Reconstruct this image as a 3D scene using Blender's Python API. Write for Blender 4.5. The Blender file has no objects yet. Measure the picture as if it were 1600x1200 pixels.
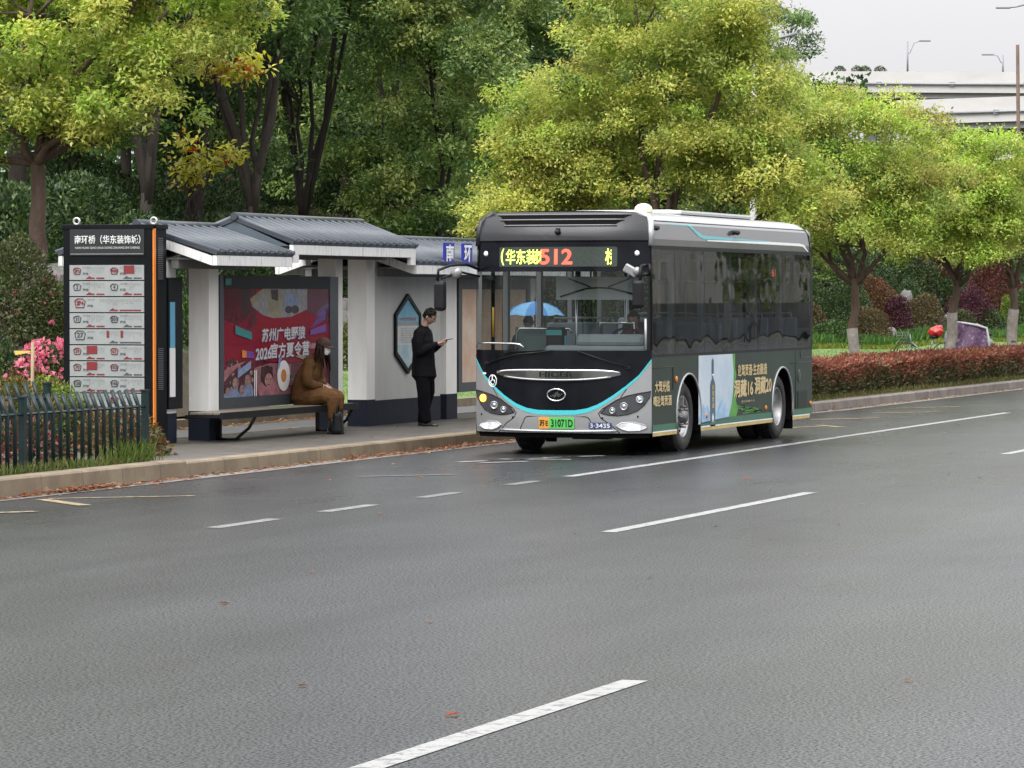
import bpy, bmesh, math, random
import numpy as np
from mathutils import Vector, Matrix, Quaternion
from mathutils.geometry import tessellate_polygon

C = bpy.context.scene.collection
PI = math.pi
rnd = random.Random(11)

# ------------------------------------------------------------------ camera
CAM_H, CAM_YAW, CAM_PITCH = 2.103, 0.337, 0.0238
cam_d = bpy.data.cameras.new("camera")
cam = bpy.data.objects.new("camera", cam_d); C.objects.link(cam)
cam.location = (0, 0, CAM_H)
cam.rotation_euler = (PI/2 - CAM_PITCH, 0, CAM_YAW)
cam_d.sensor_width = 36.0
cam_d.lens = 36.0 * 5796.0 / 1600.0
cam_d.clip_start = 0.5; cam_d.clip_end = 5000
bpy.context.scene.camera = cam

# ------------------------------------------------------------------ sky, sun, exposure
SUN_EL, SUN_AZ = math.radians(52), math.radians(192)     # azimuth from +Y towards +X
world = bpy.data.worlds.new("World"); bpy.context.scene.world = world
world.use_nodes = True
wn = world.node_tree.nodes; wl = world.node_tree.links
for n in list(wn): wn.remove(n)
sky = wn.new("ShaderNodeTexSky"); sky.sky_type = 'NISHITA'; sky.sun_disc = False
sky.sun_elevation = SUN_EL; sky.sun_rotation = SUN_AZ
sky.air_density = 1.0; sky.dust_density = 6.0; sky.ozone_density = 1.0
hs = wn.new("ShaderNodeHueSaturation"); hs.inputs['Saturation'].default_value = 0.10
ov = wn.new("ShaderNodeMix"); ov.data_type = 'RGBA'
ov.inputs[0].default_value = 0.75                          # thick even cloud deck over the clear sky
ov.inputs[7].default_value = (6.55, 6.53, 6.68, 1)
bg = wn.new("ShaderNodeBackground"); bg.inputs['Strength'].default_value = 0.11
wo = wn.new("ShaderNodeOutputWorld")
# an overcast sky is about three times brighter overhead than at the horizon (CIE overcast sky)
gm = wn.new("ShaderNodeTexCoord"); sx = wn.new("ShaderNodeSeparateXYZ"); wl.new(gm.outputs['Generated'], sx.inputs[0])
mr0 = wn.new("ShaderNodeMapRange"); mr0.inputs[1].default_value = 0.03; mr0.inputs[2].default_value = 1.0; mr0.inputs[3].default_value = 0.83; mr0.inputs[4].default_value = 2.85
wl.new(sx.outputs['Z'], mr0.inputs[0])
cl0 = wn.new("ShaderNodeTexNoise"); cl0.inputs['Scale'].default_value = 2.2; cl0.inputs['Detail'].default_value = 5; wl.new(gm.outputs['Generated'], cl0.inputs['Vector'])
mr1 = wn.new("ShaderNodeMapRange"); mr1.inputs[3].default_value = 0.90; mr1.inputs[4].default_value = 1.08; wl.new(cl0.outputs['Fac'], mr1.inputs[0])
m0 = wn.new("ShaderNodeMath"); m0.operation = 'MULTIPLY'; wl.new(mr0.outputs[0], m0.inputs[0]); wl.new(mr1.outputs[0], m0.inputs[1])
mm0 = wn.new("ShaderNodeMix"); mm0.data_type = 'RGBA'; mm0.blend_type = 'MULTIPLY'; mm0.inputs[0].default_value = 1.0
wl.new(sky.outputs[0], hs.inputs['Color']); wl.new(hs.outputs[0], ov.inputs[6]); wl.new(ov.outputs[2], mm0.inputs[6]); wl.new(m0.outputs[0], mm0.inputs[7])
wl.new(mm0.outputs[2], bg.inputs['Color'])
wl.new(bg.outputs[0], wo.inputs['Surface'])
sun_d = bpy.data.lights.new("sun", 'SUN'); sun_d.energy = 1.3; sun_d.angle = math.radians(40)
sun_d.color = (1.0, 0.97, 0.92)
sun = bpy.data.objects.new("sun", sun_d); C.objects.link(sun)
sdir = Vector((math.sin(SUN_AZ)*math.cos(SUN_EL), math.cos(SUN_AZ)*math.cos(SUN_EL), math.sin(SUN_EL)))
sun.rotation_euler = sdir.to_track_quat('Z', 'Y').to_euler()
vs = bpy.context.scene.view_settings
vs.view_transform = 'Standard'; vs.look = 'None'; vs.gamma = 1; vs.exposure = 0.74
bpy.context.scene.cycles.max_bounces = 8
bpy.context.scene.cycles.transparent_max_bounces = 16

# ------------------------------------------------------------------ materials
def mat(name, col, rough=0.6, metal=0.0, var=0.0, scale=4.0, bump=0.0, bscale=None, coat=0.0, emit=None, estr=0.0,
        trans=0.0, col2=None, spec=0.5, detail=4.0, stretch=None):
    m = bpy.data.materials.new(name); m.use_nodes = True
    nt = m.node_tree; N = nt.nodes; L = nt.links
    b = N['Principled BSDF']
    b.inputs['Roughness'].default_value = rough; b.inputs['Metallic'].default_value = metal
    b.inputs['Specular IOR Level'].default_value = spec
    b.inputs['Coat Weight'].default_value = coat; b.inputs['Coat Roughness'].default_value = 0.06
    c = (*col, 1)
    b.inputs['Base Color'].default_value = c
    if var > 0 or col2 or bump > 0:
        tc = N.new('ShaderNodeTexCoord')
        src = tc.outputs['Object']
        if stretch:
            mp = N.new('ShaderNodeMapping'); mp.inputs['Scale'].default_value = stretch
            L.new(src, mp.inputs[0]); src = mp.outputs[0]
    if var > 0 or col2:
        no = N.new('ShaderNodeTexNoise'); no.inputs['Scale'].default_value = scale; no.inputs['Detail'].default_value = detail
        no.inputs['Roughness'].default_value = 0.65
        L.new(src, no.inputs['Vector'])
        cr = N.new('ShaderNodeValToRGB')
        cr.color_ramp.elements[0].position = 0.32; cr.color_ramp.elements[1].position = 0.68
        c2 = col2 if col2 else tuple(min(1, x*(1+var)) for x in col)
        c1 = col if col2 else tuple(x*(1-var) for x in col)
        cr.color_ramp.elements[0].color = (*c1, 1); cr.color_ramp.elements[1].color = (*c2, 1)
        L.new(no.outputs['Fac'], cr.inputs[0]); L.new(cr.outputs[0], b.inputs['Base Color'])
    if bump > 0:
        n2 = N.new('ShaderNodeTexNoise'); n2.inputs['Scale'].default_value = bscale or scale*4; n2.inputs['Detail'].default_value = 3
        L.new(src, n2.inputs['Vector'])
        bp = N.new('ShaderNodeBump'); bp.inputs['Strength'].default_value = bump; bp.inputs['Distance'].default_value = 0.01
        L.new(n2.outputs['Fac'], bp.inputs['Height']); L.new(bp.outputs[0], b.inputs['Normal'])
    if emit:
        b.inputs['Emission Color'].default_value = (*emit, 1); b.inputs['Emission Strength'].default_value = estr
    return m

def glass_mat(name, tint, ior=1.5, refl=1.0, rough=0.01):
    m = bpy.data.materials.new(name); m.use_nodes = True
    nt = m.node_tree; N = nt.nodes; L = nt.links
    for n in list(N): N.remove(n)
    o = N.new('ShaderNodeOutputMaterial'); mx = N.new('ShaderNodeMixShader')
    t = N.new('ShaderNodeBsdfTransparent'); t.inputs[0].default_value = (*tint, 1)
    g = N.new('ShaderNodeBsdfGlossy'); g.inputs['Roughness'].default_value = rough; g.inputs[0].default_value = (refl, refl, refl, 1)
    lw = N.new('ShaderNodeLayerWeight'); lw.inputs['Blend'].default_value = 0.5    # Schlick from the facing angle: same from both sides
    f0 = ((ior-1)/(ior+1))**2
    pw = N.new('ShaderNodeMath'); pw.operation = 'POWER'; pw.inputs[1].default_value = 5; L.new(lw.outputs['Facing'], pw.inputs[0])
    f = N.new('ShaderNodeMath'); f.operation = 'MULTIPLY_ADD'; f.inputs[1].default_value = 1-f0; f.inputs[2].default_value = f0; L.new(pw.outputs[0], f.inputs[0])
    tc = N.new('ShaderNodeTexCoord'); no = N.new('ShaderNodeTexNoise'); no.inputs['Scale'].default_value = 1.6; no.inputs['Detail'].default_value = 1
    bp = N.new('ShaderNodeBump'); bp.inputs['Strength'].default_value = 0.06; bp.inputs['Distance'].default_value = 0.05
    L.new(tc.outputs['Object'], no.inputs['Vector']); L.new(no.outputs['Fac'], bp.inputs['Height'])
    L.new(bp.outputs[0], g.inputs['Normal'])
    L.new(f.outputs[0], mx.inputs[0]); L.new(t.outputs[0], mx.inputs[1]); L.new(g.outputs[0], mx.inputs[2])
    L.new(mx.outputs[0], o.inputs[0])
    return m

def leaf_mat(name, transl=0.35, rough=0.5, spec=0.35):
    m = bpy.data.materials.new(name); m.use_nodes = True
    nt = m.node_tree; N = nt.nodes; L = nt.links
    b = N['Principled BSDF']; o = N['Material Output']
    a = N.new('ShaderNodeAttribute'); a.attribute_name = 'tone'
    b.inputs['Roughness'].default_value = rough; b.inputs['Specular IOR Level'].default_value = spec
    L.new(a.outputs['Color'], b.inputs['Base Color'])
    t = N.new('ShaderNodeBsdfTranslucent'); 
    hsv = N.new('ShaderNodeHueSaturation'); hsv.inputs['Saturation'].default_value = 1.1; hsv.inputs['Value'].default_value = 1.25
    L.new(a.outputs['Color'], hsv.inputs['Color']); L.new(hsv.outputs[0], t.inputs[0])
    mx = N.new('ShaderNodeMixShader'); mx.inputs[0].default_value = transl
    L.new(b.outputs[0], mx.inputs[1]); L.new(t.outputs[0], mx.inputs[2]); L.new(mx.outputs[0], o.inputs[0])
    return m

# ------------------------------------------------------------------ mesh builder
class MB:
    def __init__(s): s.v = []; s.f = []; s.m = []; s.sm = []
    def add(s, vs, fs, mi=0, smooth=False):
        k = len(s.v); s.v += [tuple(p) for p in vs]
        for f in fs:
            s.f.append([i+k for i in f]); s.m.append(mi); s.sm.append(smooth)
        return s
    def box(s, c, d, rot=None, mi=0, bev=0.0, taper=None):
        hx, hy, hz = d[0]/2, d[1]/2, d[2]/2
        if bev > 0:
            bm = bmesh.new(); bmesh.ops.create_cube(bm, size=1)
            for v in bm.verts: v.co = Vector((v.co.x*d[0], v.co.y*d[1], v.co.z*d[2]))
            bmesh.ops.bevel(bm, geom=bm.edges[:], offset=min(bev, min(d)*0.45), segments=2, affect='EDGES', profile=0.5)
            bm.verts.ensure_lookup_table()
            vs = [v.co.copy() for v in bm.verts]; fs = [[v.index for v in f.verts] for f in bm.faces]
            bm.free()
        else:
            vs = [Vector((x, y, z)) for z in (-hz, hz) for y in (-hy, hy) for x in (-hx, hx)]
            fs = [[0,2,3,1],[4,5,7,6],[0,1,5,4],[2,6,7,3],[0,4,6,2],[1,3,7,5]]
        if taper:
            for v in vs:
                k = (v.z+hz)/(2*hz); t = 1+(taper-1)*k; v.x *= t; v.y *= t
        if rot: vs = [rot @ v for v in vs]
        vs = [v + Vector(c) for v in vs]
        return s.add(vs, fs, mi)
    def span(s, a, b, mi=0, bev=0.0):
        c = [(a[i]+b[i])/2 for i in range(3)]; d = [abs(b[i]-a[i]) for i in range(3)]
        return s.box(c, d, None, mi, bev)
    def tube(s, pts, r, n=8, mi=0, cap=True, smooth=True):
        pts = [Vector(p) for p in pts]; rs = r if isinstance(r, (list, tuple)) else [r]*len(pts)
        vs = []; up = Vector((0,0,1)); prev = None
        for i, p in enumerate(pts):
            t = (pts[min(i+1, len(pts)-1)] - pts[max(i-1, 0)])
            if t.length < 1e-9: t = Vector((0,0,1))
            t.normalize()
            if prev is None:
                a = up if abs(t.z) < 0.9 else Vector((1,0,0))
                x = t.cross(a).normalized()
            else:
                x = (prev - t*prev.dot(t)); x = x.normalized() if x.length > 1e-6 else t.orthogonal().normalized()
            prev = x; y = t.cross(x)
            for k in range(n):
                an = 2*PI*k/n; vs.append(p + (x*math.cos(an)+y*math.sin(an))*rs[i])
        fs = []
        for i in range(len(pts)-1):
            for k in range(n):
                k2 = (k+1) % n
                fs.append([i*n+k, i*n+k2, (i+1)*n+k2, (i+1)*n+k])
        s.add(vs, fs, mi, smooth)
        if cap:
            k0 = len(s.v)-len(vs)
            s.f.append([k0+k for k in range(n)][::-1]); s.m.append(mi); s.sm.append(False)
            s.f.append([k0+(len(pts)-1)*n+k for k in range(n)]); s.m.append(mi); s.sm.append(False)
        return s
    def lathe(s, prof, o, ax, n=32, mi=0, smooth=True):
        """prof: (radius, height along ax)"""
        ax = Vector(ax).normalized(); x = ax.orthogonal().normalized(); y = ax.cross(x); o = Vector(o)
        vs = []
        for r, h in prof:
            for k in range(n):
                a = 2*PI*k/n; vs.append(o + ax*h + (x*math.cos(a)+y*math.sin(a))*r)
        fs = []
        for i in range(len(prof)-1):
            for k in range(n):
                k2 = (k+1) % n; fs.append([i*n+k, i*n+k2, (i+1)*n+k2, (i+1)*n+k])
        s.add(vs, fs, mi, smooth)
        return s
    def ell(s, c, r, n=12, mi=0, rot=None, smooth=True):
        vs = []; fs = []; m = max(6, n*2)
        for i in range(n+1):
            th = PI*i/n
            for k in range(m):
                ph = 2*PI*k/m
                v = Vector((math.sin(th)*math.cos(ph)*r[0], math.sin(th)*math.sin(ph)*r[1], math.cos(th)*r[2]))
                if rot: v = rot @ v
                vs.append(v + Vector(c))
        for i in range(n):
            for k in range(m):
                k2 = (k+1) % m; fs.append([i*m+k, (i+1)*m+k, (i+1)*m+k2, i*m+k2])
        s.add(vs, fs, mi, smooth)
        return s
    def prism(s, poly, fn, depth, mi=0):
        """poly of (u,v) mapped by fn(u,v,w): w=0 front, w=depth back"""
        n = len(poly)
        tri = tessellate_polygon([[Vector((p[0], p[1], 0)) for p in poly]])
        vs = [fn(u, v, 0) for u, v in poly] + [fn(u, v, depth) for u, v in poly]
        fs = [list(t) for t in tri] + [[i+n for i in t][::-1] for t in tri]
        for i in range(n):
            j = (i+1) % n; fs.append([i, i+n, j+n, j])
        return s.add(vs, fs, mi)
    def build(s, name, mats, parent=None, smooth=None):
        me = bpy.data.meshes.new(name)
        me.from_pydata(s.v, [], s.f)
        mats = mats if isinstance(mats, (list, tuple)) else [mats]
        for m in mats: me.materials.append(m)
        me.polygons.foreach_set('material_index', s.m)
        me.polygons.foreach_set('use_smooth', s.sm if smooth is None else [smooth]*len(s.f))
        bm = bmesh.new(); bm.from_mesh(me); bmesh.ops.recalc_face_normals(bm, faces=bm.faces[:]); bm.to_mesh(me); bm.free()
        me.update()
        o = bpy.data.objects.new(name, me); C.objects.link(o)
        if parent: o.parent = parent
        return o

def tag(o, label=None, cat=None, group=None, kind=None):
    if label: o['label'] = label
    if cat: o['category'] = cat
    if group: o['group'] = group
    if kind: o['kind'] = kind
    return o
def thing(name, label, cat, loc=(0,0,0), rz=0.0, group=None):
    o = bpy.data.objects.new(name, None); C.objects.link(o)
    o.location = loc; o.rotation_euler = (0, 0, rz); o.empty_display_size = 0.2
    return tag(o, label, cat, group)
def struct(o): o['kind'] = 'structure'; return o
def copy_tree(o, loc, rz=None, label=None, scale=None):
    r = o.copy(); C.objects.link(r); r.location = loc
    if rz is not None: r.rotation_euler = (0, 0, rz)
    if label: r['label'] = label
    if scale: r.scale = scale if isinstance(scale, (tuple, list)) else (scale,)*3
    for ch in list(o.children):
        c = ch.copy(); C.objects.link(c); c.parent = r
        for g in ch.children:
            d = g.copy(); C.objects.link(d); d.parent = c
    return r

def text_geo(s, bold=0.0, res=3):
    cu = bpy.data.curves.new('t', 'FONT'); cu.body = s; cu.size = 1.0; cu.offset = bold; cu.resolution_u = res
    cu.fill_mode = 'FRONT' if hasattr(cu, 'fill_mode') else cu.fill_mode
    ob = bpy.data.objects.new('t', cu); C.objects.link(ob)
    dg = bpy.context.evaluated_depsgraph_get(); dg.update()
    me = bpy.data.meshes.new_from_object(ob.evaluated_get(dg))
    V = np.array([v.co[:] for v in me.vertices]) if len(me.vertices) else np.zeros((0,3))
    F = [list(p.vertices) for p in me.polygons]
    bpy.data.objects.remove(ob); bpy.data.curves.remove(cu); bpy.data.meshes.remove(me)
    return V, F
def text_into(mb, s, origin, right, up, w=None, h=None, mi=0, bold=0.0, slant=0.0, clip=None, align='c', vfun=None):
    """lay the string s into a box centred at origin, w wide and h high (either may be None)"""
    V, F = text_geo(s, min(bold, .012))
    if not len(V): return mb
    lo = V.min(0); hi = V.max(0); sz = hi-lo
    sx = sy = None
    if w: sx = w/sz[0]
    if h: sy = h/sz[1]
    sx = sx or sy; sy = sy or sx
    c = (lo+hi)/2
    right = Vector(right).normalized(); up = Vector(up).normalized(); o = Vector(origin)
    if clip:   # keep x fraction range
        bm = bmesh.new(); bv = [bm.verts.new(v) for v in V]
        for f in F:
            try: bm.faces.new([bv[i] for i in f])
            except ValueError: pass
        for fr, sgn in ((clip[0], -1), (clip[1], 1)):
            bmesh.ops.bisect_plane(bm, geom=bm.verts[:]+bm.edges[:]+bm.faces[:], plane_co=(lo[0]+fr*sz[0], 0, 0), plane_no=(sgn, 0, 0), clear_outer=True)
        bm.verts.index_update(); bm.verts.ensure_lookup_table()
        V = np.array([v.co[:] for v in bm.verts]); F = [[v.index for v in f.verts] for f in bm.faces]; bm.free()
    nrm = right.cross(up)
    k = max(0.0, bold-.012)*sy      # heavier strokes: a few copies shifted sideways, each a hair proud of the last
    shifts = [(0, 0)] if k <= 0 else [(-k, 0), (k, 0), (0, -k*.6), (0, k*.6)]
    for q, (ax, ay) in enumerate(shifts):
        pts = []
        for v in V:
            x = (v[0]-c[0])*sx; y = (v[1]-c[1])*sy
            x += slant*y
            pts.append(o + right*(x+ax) + up*(y+ay) + nrm*(0.0004*q))
        mb.add(pts, F, mi)
    return mb

# ------------------------------------------------------------------ leaves
def leaf_object(name, P, D, size, col, m, parent=None, seed=0, wid=0.50, fold=0.18, nrm=None):
    """one quad per leaf; P base points (N,3), D directions, size (N,), col (N,3)"""
    r = np.random.default_rng(seed); n = len(P)
    P = np.asarray(P, np.float32); D = np.asarray(D, np.float32)
    D /= np.linalg.norm(D, axis=1, keepdims=True)+1e-9
    A = r.normal(size=(n, 3)).astype(np.float32); A[:, 2] += 0.6
    if nrm is not None: A = A*0.33 + np.asarray(nrm, np.float32)
    S = np.cross(D, A); S /= np.linalg.norm(S, axis=1, keepdims=True)+1e-9
    Nn = np.cross(S, D)
    L = np.asarray(size, np.float32)[:, None]
    v = np.empty((n, 4, 3), np.float32)
    v[:, 0] = P; v[:, 2] = P + D*L - Nn*L*fold*0.6
    v[:, 1] = P + D*L*0.45 + S*L*wid*0.5 + Nn*L*fold*0.4
    v[:, 3] = P + D*L*0.45 - S*L*wid*0.5 + Nn*L*fold*0.4
    me = bpy.data.meshes.new(name)
    me.vertices.add(n*4); me.vertices.foreach_set('co', v.ravel())
    me.loops.add(n*4); me.loops.foreach_set('vertex_index', np.arange(n*4, dtype=np.int32))
    me.polygons.add(n); me.polygons.foreach_set('loop_start', np.arange(0, n*4, 4, dtype=np.int32))
    me.polygons.foreach_set('loop_total', np.full(n, 4, np.int32))
    at = me.attributes.new('tone', 'FLOAT_COLOR', 'FACE')
    cc = np.ones((n, 4), np.float32); cc[:, :3] = np.clip(col, 0, 1); at.data.foreach_set('color', cc.ravel())
    me.materials.append(m); me.update(calc_edges=True)
    o = bpy.data.objects.new(name, me); C.objects.link(o)
    if parent: o.parent = parent
    return o

def unit(r, n):
    a = r.normal(size=(n, 3)); return a/np.linalg.norm(a, axis=1, keepdims=True)

def crown_points(lobes, n, seed, puff=0.55, puffs_per=14, twig=0.08, per_twig=10, low=0.25, inner=0.25):
    """leaf positions: lobes -> puffs on their shells -> twigs -> leaves. returns P, outward dir, puff id, puff centres"""
    r = np.random.default_rng(seed)
    pc = []; pr = []
    wts = np.array([l[3]*l[4]+l[4]*l[5]+l[3]*l[5] for l in lobes]); wts = wts/wts.sum()
    tot = puffs_per*len(lobes)
    for l, w in zip(lobes, wts):
        k = max(4, int(round(tot*w)))
        u = unit(r, k*3); u = u[u[:, 2] > -0.75][:k]
        rad = np.where(r.random(len(u)) < inner, r.uniform(0.35, 0.75, len(u)), r.uniform(0.82, 1.04, len(u)))
        pc.append(np.array(l[:3]) + u*rad[:, None]*np.array(l[3:6]))
        pr.append(puff*r.uniform(0.6, 1.35, len(u)))
    pc = np.concatenate(pc); pr = np.concatenate(pr)
    w = pr**2; w /= w.sum()
    nt = n//per_twig
    pid = r.choice(len(pc), nt, p=w)
    u = unit(r, nt); u[:, 2] = np.where(u[:, 2] < -0.2, -u[:, 2]*r.random(nt), u[:, 2])
    u /= np.linalg.norm(u, axis=1, keepdims=True)
    u[:, 2] += 0.25; u /= np.linalg.norm(u, axis=1, keepdims=True)
    tr = r.random(nt)**0.20
    T = pc[pid] + u*tr[:, None]*pr[pid][:, None]*np.array([1.0, 1.0, 0.8])
    P = np.repeat(T, per_twig, 0) + r.normal(size=(nt*per_twig, 3))*twig
    Dm = np.repeat(u, per_twig, 0)*0.7 + r.normal(size=(nt*per_twig, 3))*0.55
    Dm[:, 2] -= 0.35
    Nl = np.repeat(u, per_twig, 0)*0.75; Nl[:, 2] += 0.55
    return P, Dm, np.repeat(pid, per_twig), pc, np.repeat(np.arange(nt), per_twig), Nl

def tones(r, pid, tid, palette, weights, jitter=0.11, puffvar=0.4):
    """per-leaf colour: each puff leans to one palette entry, twigs and leaves vary round it"""
    pal = np.array(palette); npf = pid.max()+1; ntw = tid.max()+1
    pp = r.choice(len(pal), npf, p=np.array(weights)/sum(weights))
    tw = r.choice(len(pal), ntw, p=np.array(weights)/sum(weights))
    use = r.random(ntw) < puffvar
    tcol = np.where(use[tid][:, None], pal[tw[tid]], pal[pp[pid]])
    k = 1 + r.normal(size=(len(pid), 1))*jitter + (r.normal(size=(npf, 1))*0.10)[pid] + (r.normal(size=(ntw, 1))*0.10)[tid]
    return np.clip(tcol*np.clip(k, 0.35, 1.8), 0.003, 0.9)

def wobble(p0, p1, n, amp, r):
    p0 = Vector(p0); p1 = Vector(p1); out = []
    for i in range(n+1):
        t = i/n; p = p0.lerp(p1, t)
        a = amp*math.sin(PI*t)
        out.append(p + Vector((r.uniform(-a, a), r.uniform(-a, a), r.uniform(-a, a)*0.5)))
    return out
# ------------------------------------------------------------------ terrain
def sstep(a, b, x):
    t = min(1.0, max(0.0, (x-a)/(b-a))); return t*t*(3-2*t)
def gz(x, y):
    """height of the park behind the cycle path (x < -24)"""
    if x > -23.95: return 0.15
    z = 0.15 + 0.055*(-24-x) if x > -34 else 0.70
    if x <= -34: z += 3.4*sstep(-34, -48, x)
    z += 1.75*math.exp(-(((x+27.3)/2.9)**2 + ((y-52.5)/4.4)**2)*0.5)*sstep(-23.95, -25.4, x)
    z += 0.08*math.sin(x*0.7+y*0.31)*sstep(-25, -29, x)
    return z

def ramp_mat(name, stops, scale, rough, bump=0.0, bscale=60, detail=6, stretch=None, speck=None, rough2=None, big=None):
    """noise-driven colour with optional fine speckle (scale, dark, amount) and large stains"""
    m = bpy.data.materials.new(name); m.use_nodes = True
    nt = m.node_tree; N = nt.nodes; L = nt.links; b = N['Principled BSDF']
    tc = N.new('ShaderNodeTexCoord'); mp = N.new('ShaderNodeMapping'); L.new(tc.outputs['Object'], mp.inputs[0])
    if stretch: mp.inputs['Scale'].default_value = stretch
    no = N.new('ShaderNodeTexNoise'); no.inputs['Scale'].default_value = scale; no.inputs['Detail'].default_value = detail; no.inputs['Roughness'].default_value = 0.7
    L.new(mp.outputs[0], no.inputs['Vector'])
    cr = N.new('ShaderNodeValToRGB'); e = cr.color_ramp.elements
    for i, (p, c) in enumerate(stops):
        el = e[i] if i < 2 else e.new(p)
        el.position = p; el.color = (*c, 1)
    L.new(no.outputs['Fac'], cr.inputs[0]); out = cr.outputs[0]
    if big:
        n3 = N.new('ShaderNodeTexNoise'); n3.inputs['Scale'].default_value = big[0]; n3.inputs['Detail'].default_value = 3
        L.new(mp.outputs[0], n3.inputs['Vector'])
        mr = N.new('ShaderNodeMapRange'); mr.inputs[1].default_value = 0.35; mr.inputs[2].default_value = 0.65
        mr.inputs[3].default_value = big[1]; mr.inputs[4].default_value = big[2]
        L.new(n3.outputs['Fac'], mr.inputs[0])
        mu = N.new('ShaderNodeMix'); mu.data_type = 'RGBA'; mu.blend_type = 'MULTIPLY'; mu.inputs[0].default_value = 1
        L.new(out, mu.inputs[6]); L.new(mr.outputs[0], mu.inputs[7]); out = mu.outputs[2]
    if speck:
        v = N.new('ShaderNodeTexVoronoi'); v.inputs['Scale'].default_value = speck[0]; L.new(tc.outputs['Object'], v.inputs['Vector'])
        sp = N.new('ShaderNodeSeparateColor'); L.new(v.outputs['Color'], sp.inputs[0])
        mr = N.new('ShaderNodeMapRange'); mr.inputs[3].default_value = speck[1]; mr.inputs[4].default_value = speck[2]
        L.new(sp.outputs[0], mr.inputs[0])
        mu = N.new('ShaderNodeMix'); mu.data_type = 'RGBA'; mu.blend_type = 'MULTIPLY'; mu.inputs[0].default_value = 1
        L.new(out, mu.inputs[6]); L.new(mr.outputs[0], mu.inputs[7]); out = mu.outputs[2]
    L.new(out, b.inputs['Base Color'])
    b.inputs['Roughness'].default_value = rough
    if rough2:
        mr = N.new('ShaderNodeMapRange'); mr.inputs[1].default_value = 0.3; mr.inputs[2].default_value = 0.7
        mr.inputs[3].default_value = rough; mr.inputs[4].default_value = rough2
        n4 = N.new('ShaderNodeTexNoise'); n4.inputs['Scale'].default_value = 0.35; n4.inputs['Detail'].default_value = 4
        L.new(mp.outputs[0], n4.inputs['Vector'])
        L.new(n4.outputs['Fac'], mr.inputs[0]); L.new(mr.outputs[0], b.inputs['Roughness'])
    if bump > 0:
        n2 = N.new('ShaderNodeTexNoise'); n2.inputs['Scale'].default_value = bscale; n2.inputs['Detail'].default_value = 2
        L.new(tc.outputs['Object'], n2.inputs['Vector'])
        bp = N.new('ShaderNodeBump'); bp.inputs['Strength'].default_value = bump; bp.inputs['Distance'].default_value = 0.012
        L.new(n2.outputs['Fac'], bp.inputs['Height']); L.new(bp.outputs[0], b.inputs['Normal'])
    return m

M = {}
def asphalt_mat():
    m = bpy.data.materials.new('asphalt'); m.use_nodes = True
    nt = m.node_tree; N = nt.nodes; L = nt.links; b = N['Principled BSDF']
    tc = N.new('ShaderNodeTexCoord'); P0 = tc.outputs['Object']
    def noise(sc, det, st=None, ro=.6):
        n = N.new('ShaderNodeTexNoise'); n.inputs['Scale'].default_value = sc; n.inputs['Detail'].default_value = det; n.inputs['Roughness'].default_value = ro
        if st:
            mp = N.new('ShaderNodeMapping'); mp.inputs['Scale'].default_value = st; L.new(P0, mp.inputs[0]); L.new(mp.outputs[0], n.inputs['Vector'])
        else: L.new(P0, n.inputs['Vector'])
        return n.outputs['Fac']
    def mrange(s, a, b2, c, d):
        r_ = N.new('ShaderNodeMapRange'); r_.inputs[1].default_value = a; r_.inputs[2].default_value = b2; r_.inputs[3].default_value = c; r_.inputs[4].default_value = d
        L.new(s, r_.inputs[0]); return r_.outputs[0]
    def mul(a, b2):
        k = N.new('ShaderNodeMath'); k.operation = 'MULTIPLY'; L.new(a, k.inputs[0]); L.new(b2, k.inputs[1]); return k.outputs[0]
    gn = noise(52, 2, None, .6); grain = mrange(gn, .38, .60, .12, 1.28)          # coarse aggregate with dark pits
    fine = mrange(noise(75, 2), .3, .7, .72, 1.25)
    lanes = mrange(noise(.60, 4, (1.0, .05, 1)), .38, .62, .74, 1.10)     # tyre-polished and oily bands along the lanes
    patch = mrange(noise(.16, 6, None, .7), .35, .65, .74, 1.16)
    v = mul(mul(grain, fine), mul(lanes, patch))
    col = N.new('ShaderNodeMix'); col.data_type = 'RGBA'; col.blend_type = 'MULTIPLY'; col.inputs[0].default_value = 1
    col.inputs[6].default_value = (.045, .047, .0505, 1); L.new(v, col.inputs[7]); L.new(col.outputs[2], b.inputs['Base Color'])
    L.new(mrange(noise(.22, 4, (1, .3, 1)), .35, .65, .22, .40), b.inputs['Roughness'])
    bp = N.new('ShaderNodeBump'); bp.inputs['Strength'].default_value = .14; bp.inputs['Distance'].default_value = .008
    L.new(mrange(gn, .36, .56, 0, 1), bp.inputs['Height']); L.new(mrange(gn,   .42, .56, .03, .32), b.inputs['Specular IOR Level']); L.new(bp.outputs[0], b.inputs['Normal'])
    return m
M['asphalt'] = asphalt_mat()
M['path'] = ramp_mat('path_asphalt', [(0.3, (0.0544, 0.0557, 0.0576)), (0.7, (0.0800, 0.0806, 0.0832))], 1.1, 0.55, bump=0.5, bscale=60, speck=(70, 0.7, 1.25))
M['paver'] = None
M['earth'] = ramp_mat('garden_soil', [(0.3, (0.0382, 0.0306, 0.0204)), (0.7, (0.0850, 0.0638, 0.0382))], 2.5, 0.9, bump=0.6, bscale=20)
M['lawn'] = ramp_mat('lawn_turf', [(0.28, (0.0723, 0.1318, 0.0298)), (0.5, (0.1105, 0.1870, 0.0425)), (0.75, (0.1870, 0.2380, 0.0723))], 3.0, 0.85, bump=1.0, bscale=35, big=(0.22, 0.8, 1.15), speck=(26, 0.75, 1.25))
M['ground'] = ramp_mat('far_ground', [(0.3, (0.07, 0.09, 0.05)), (0.7, (0.12, 0.13, 0.08))], 0.05, 0.9)
M['kerb'] = None

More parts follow.
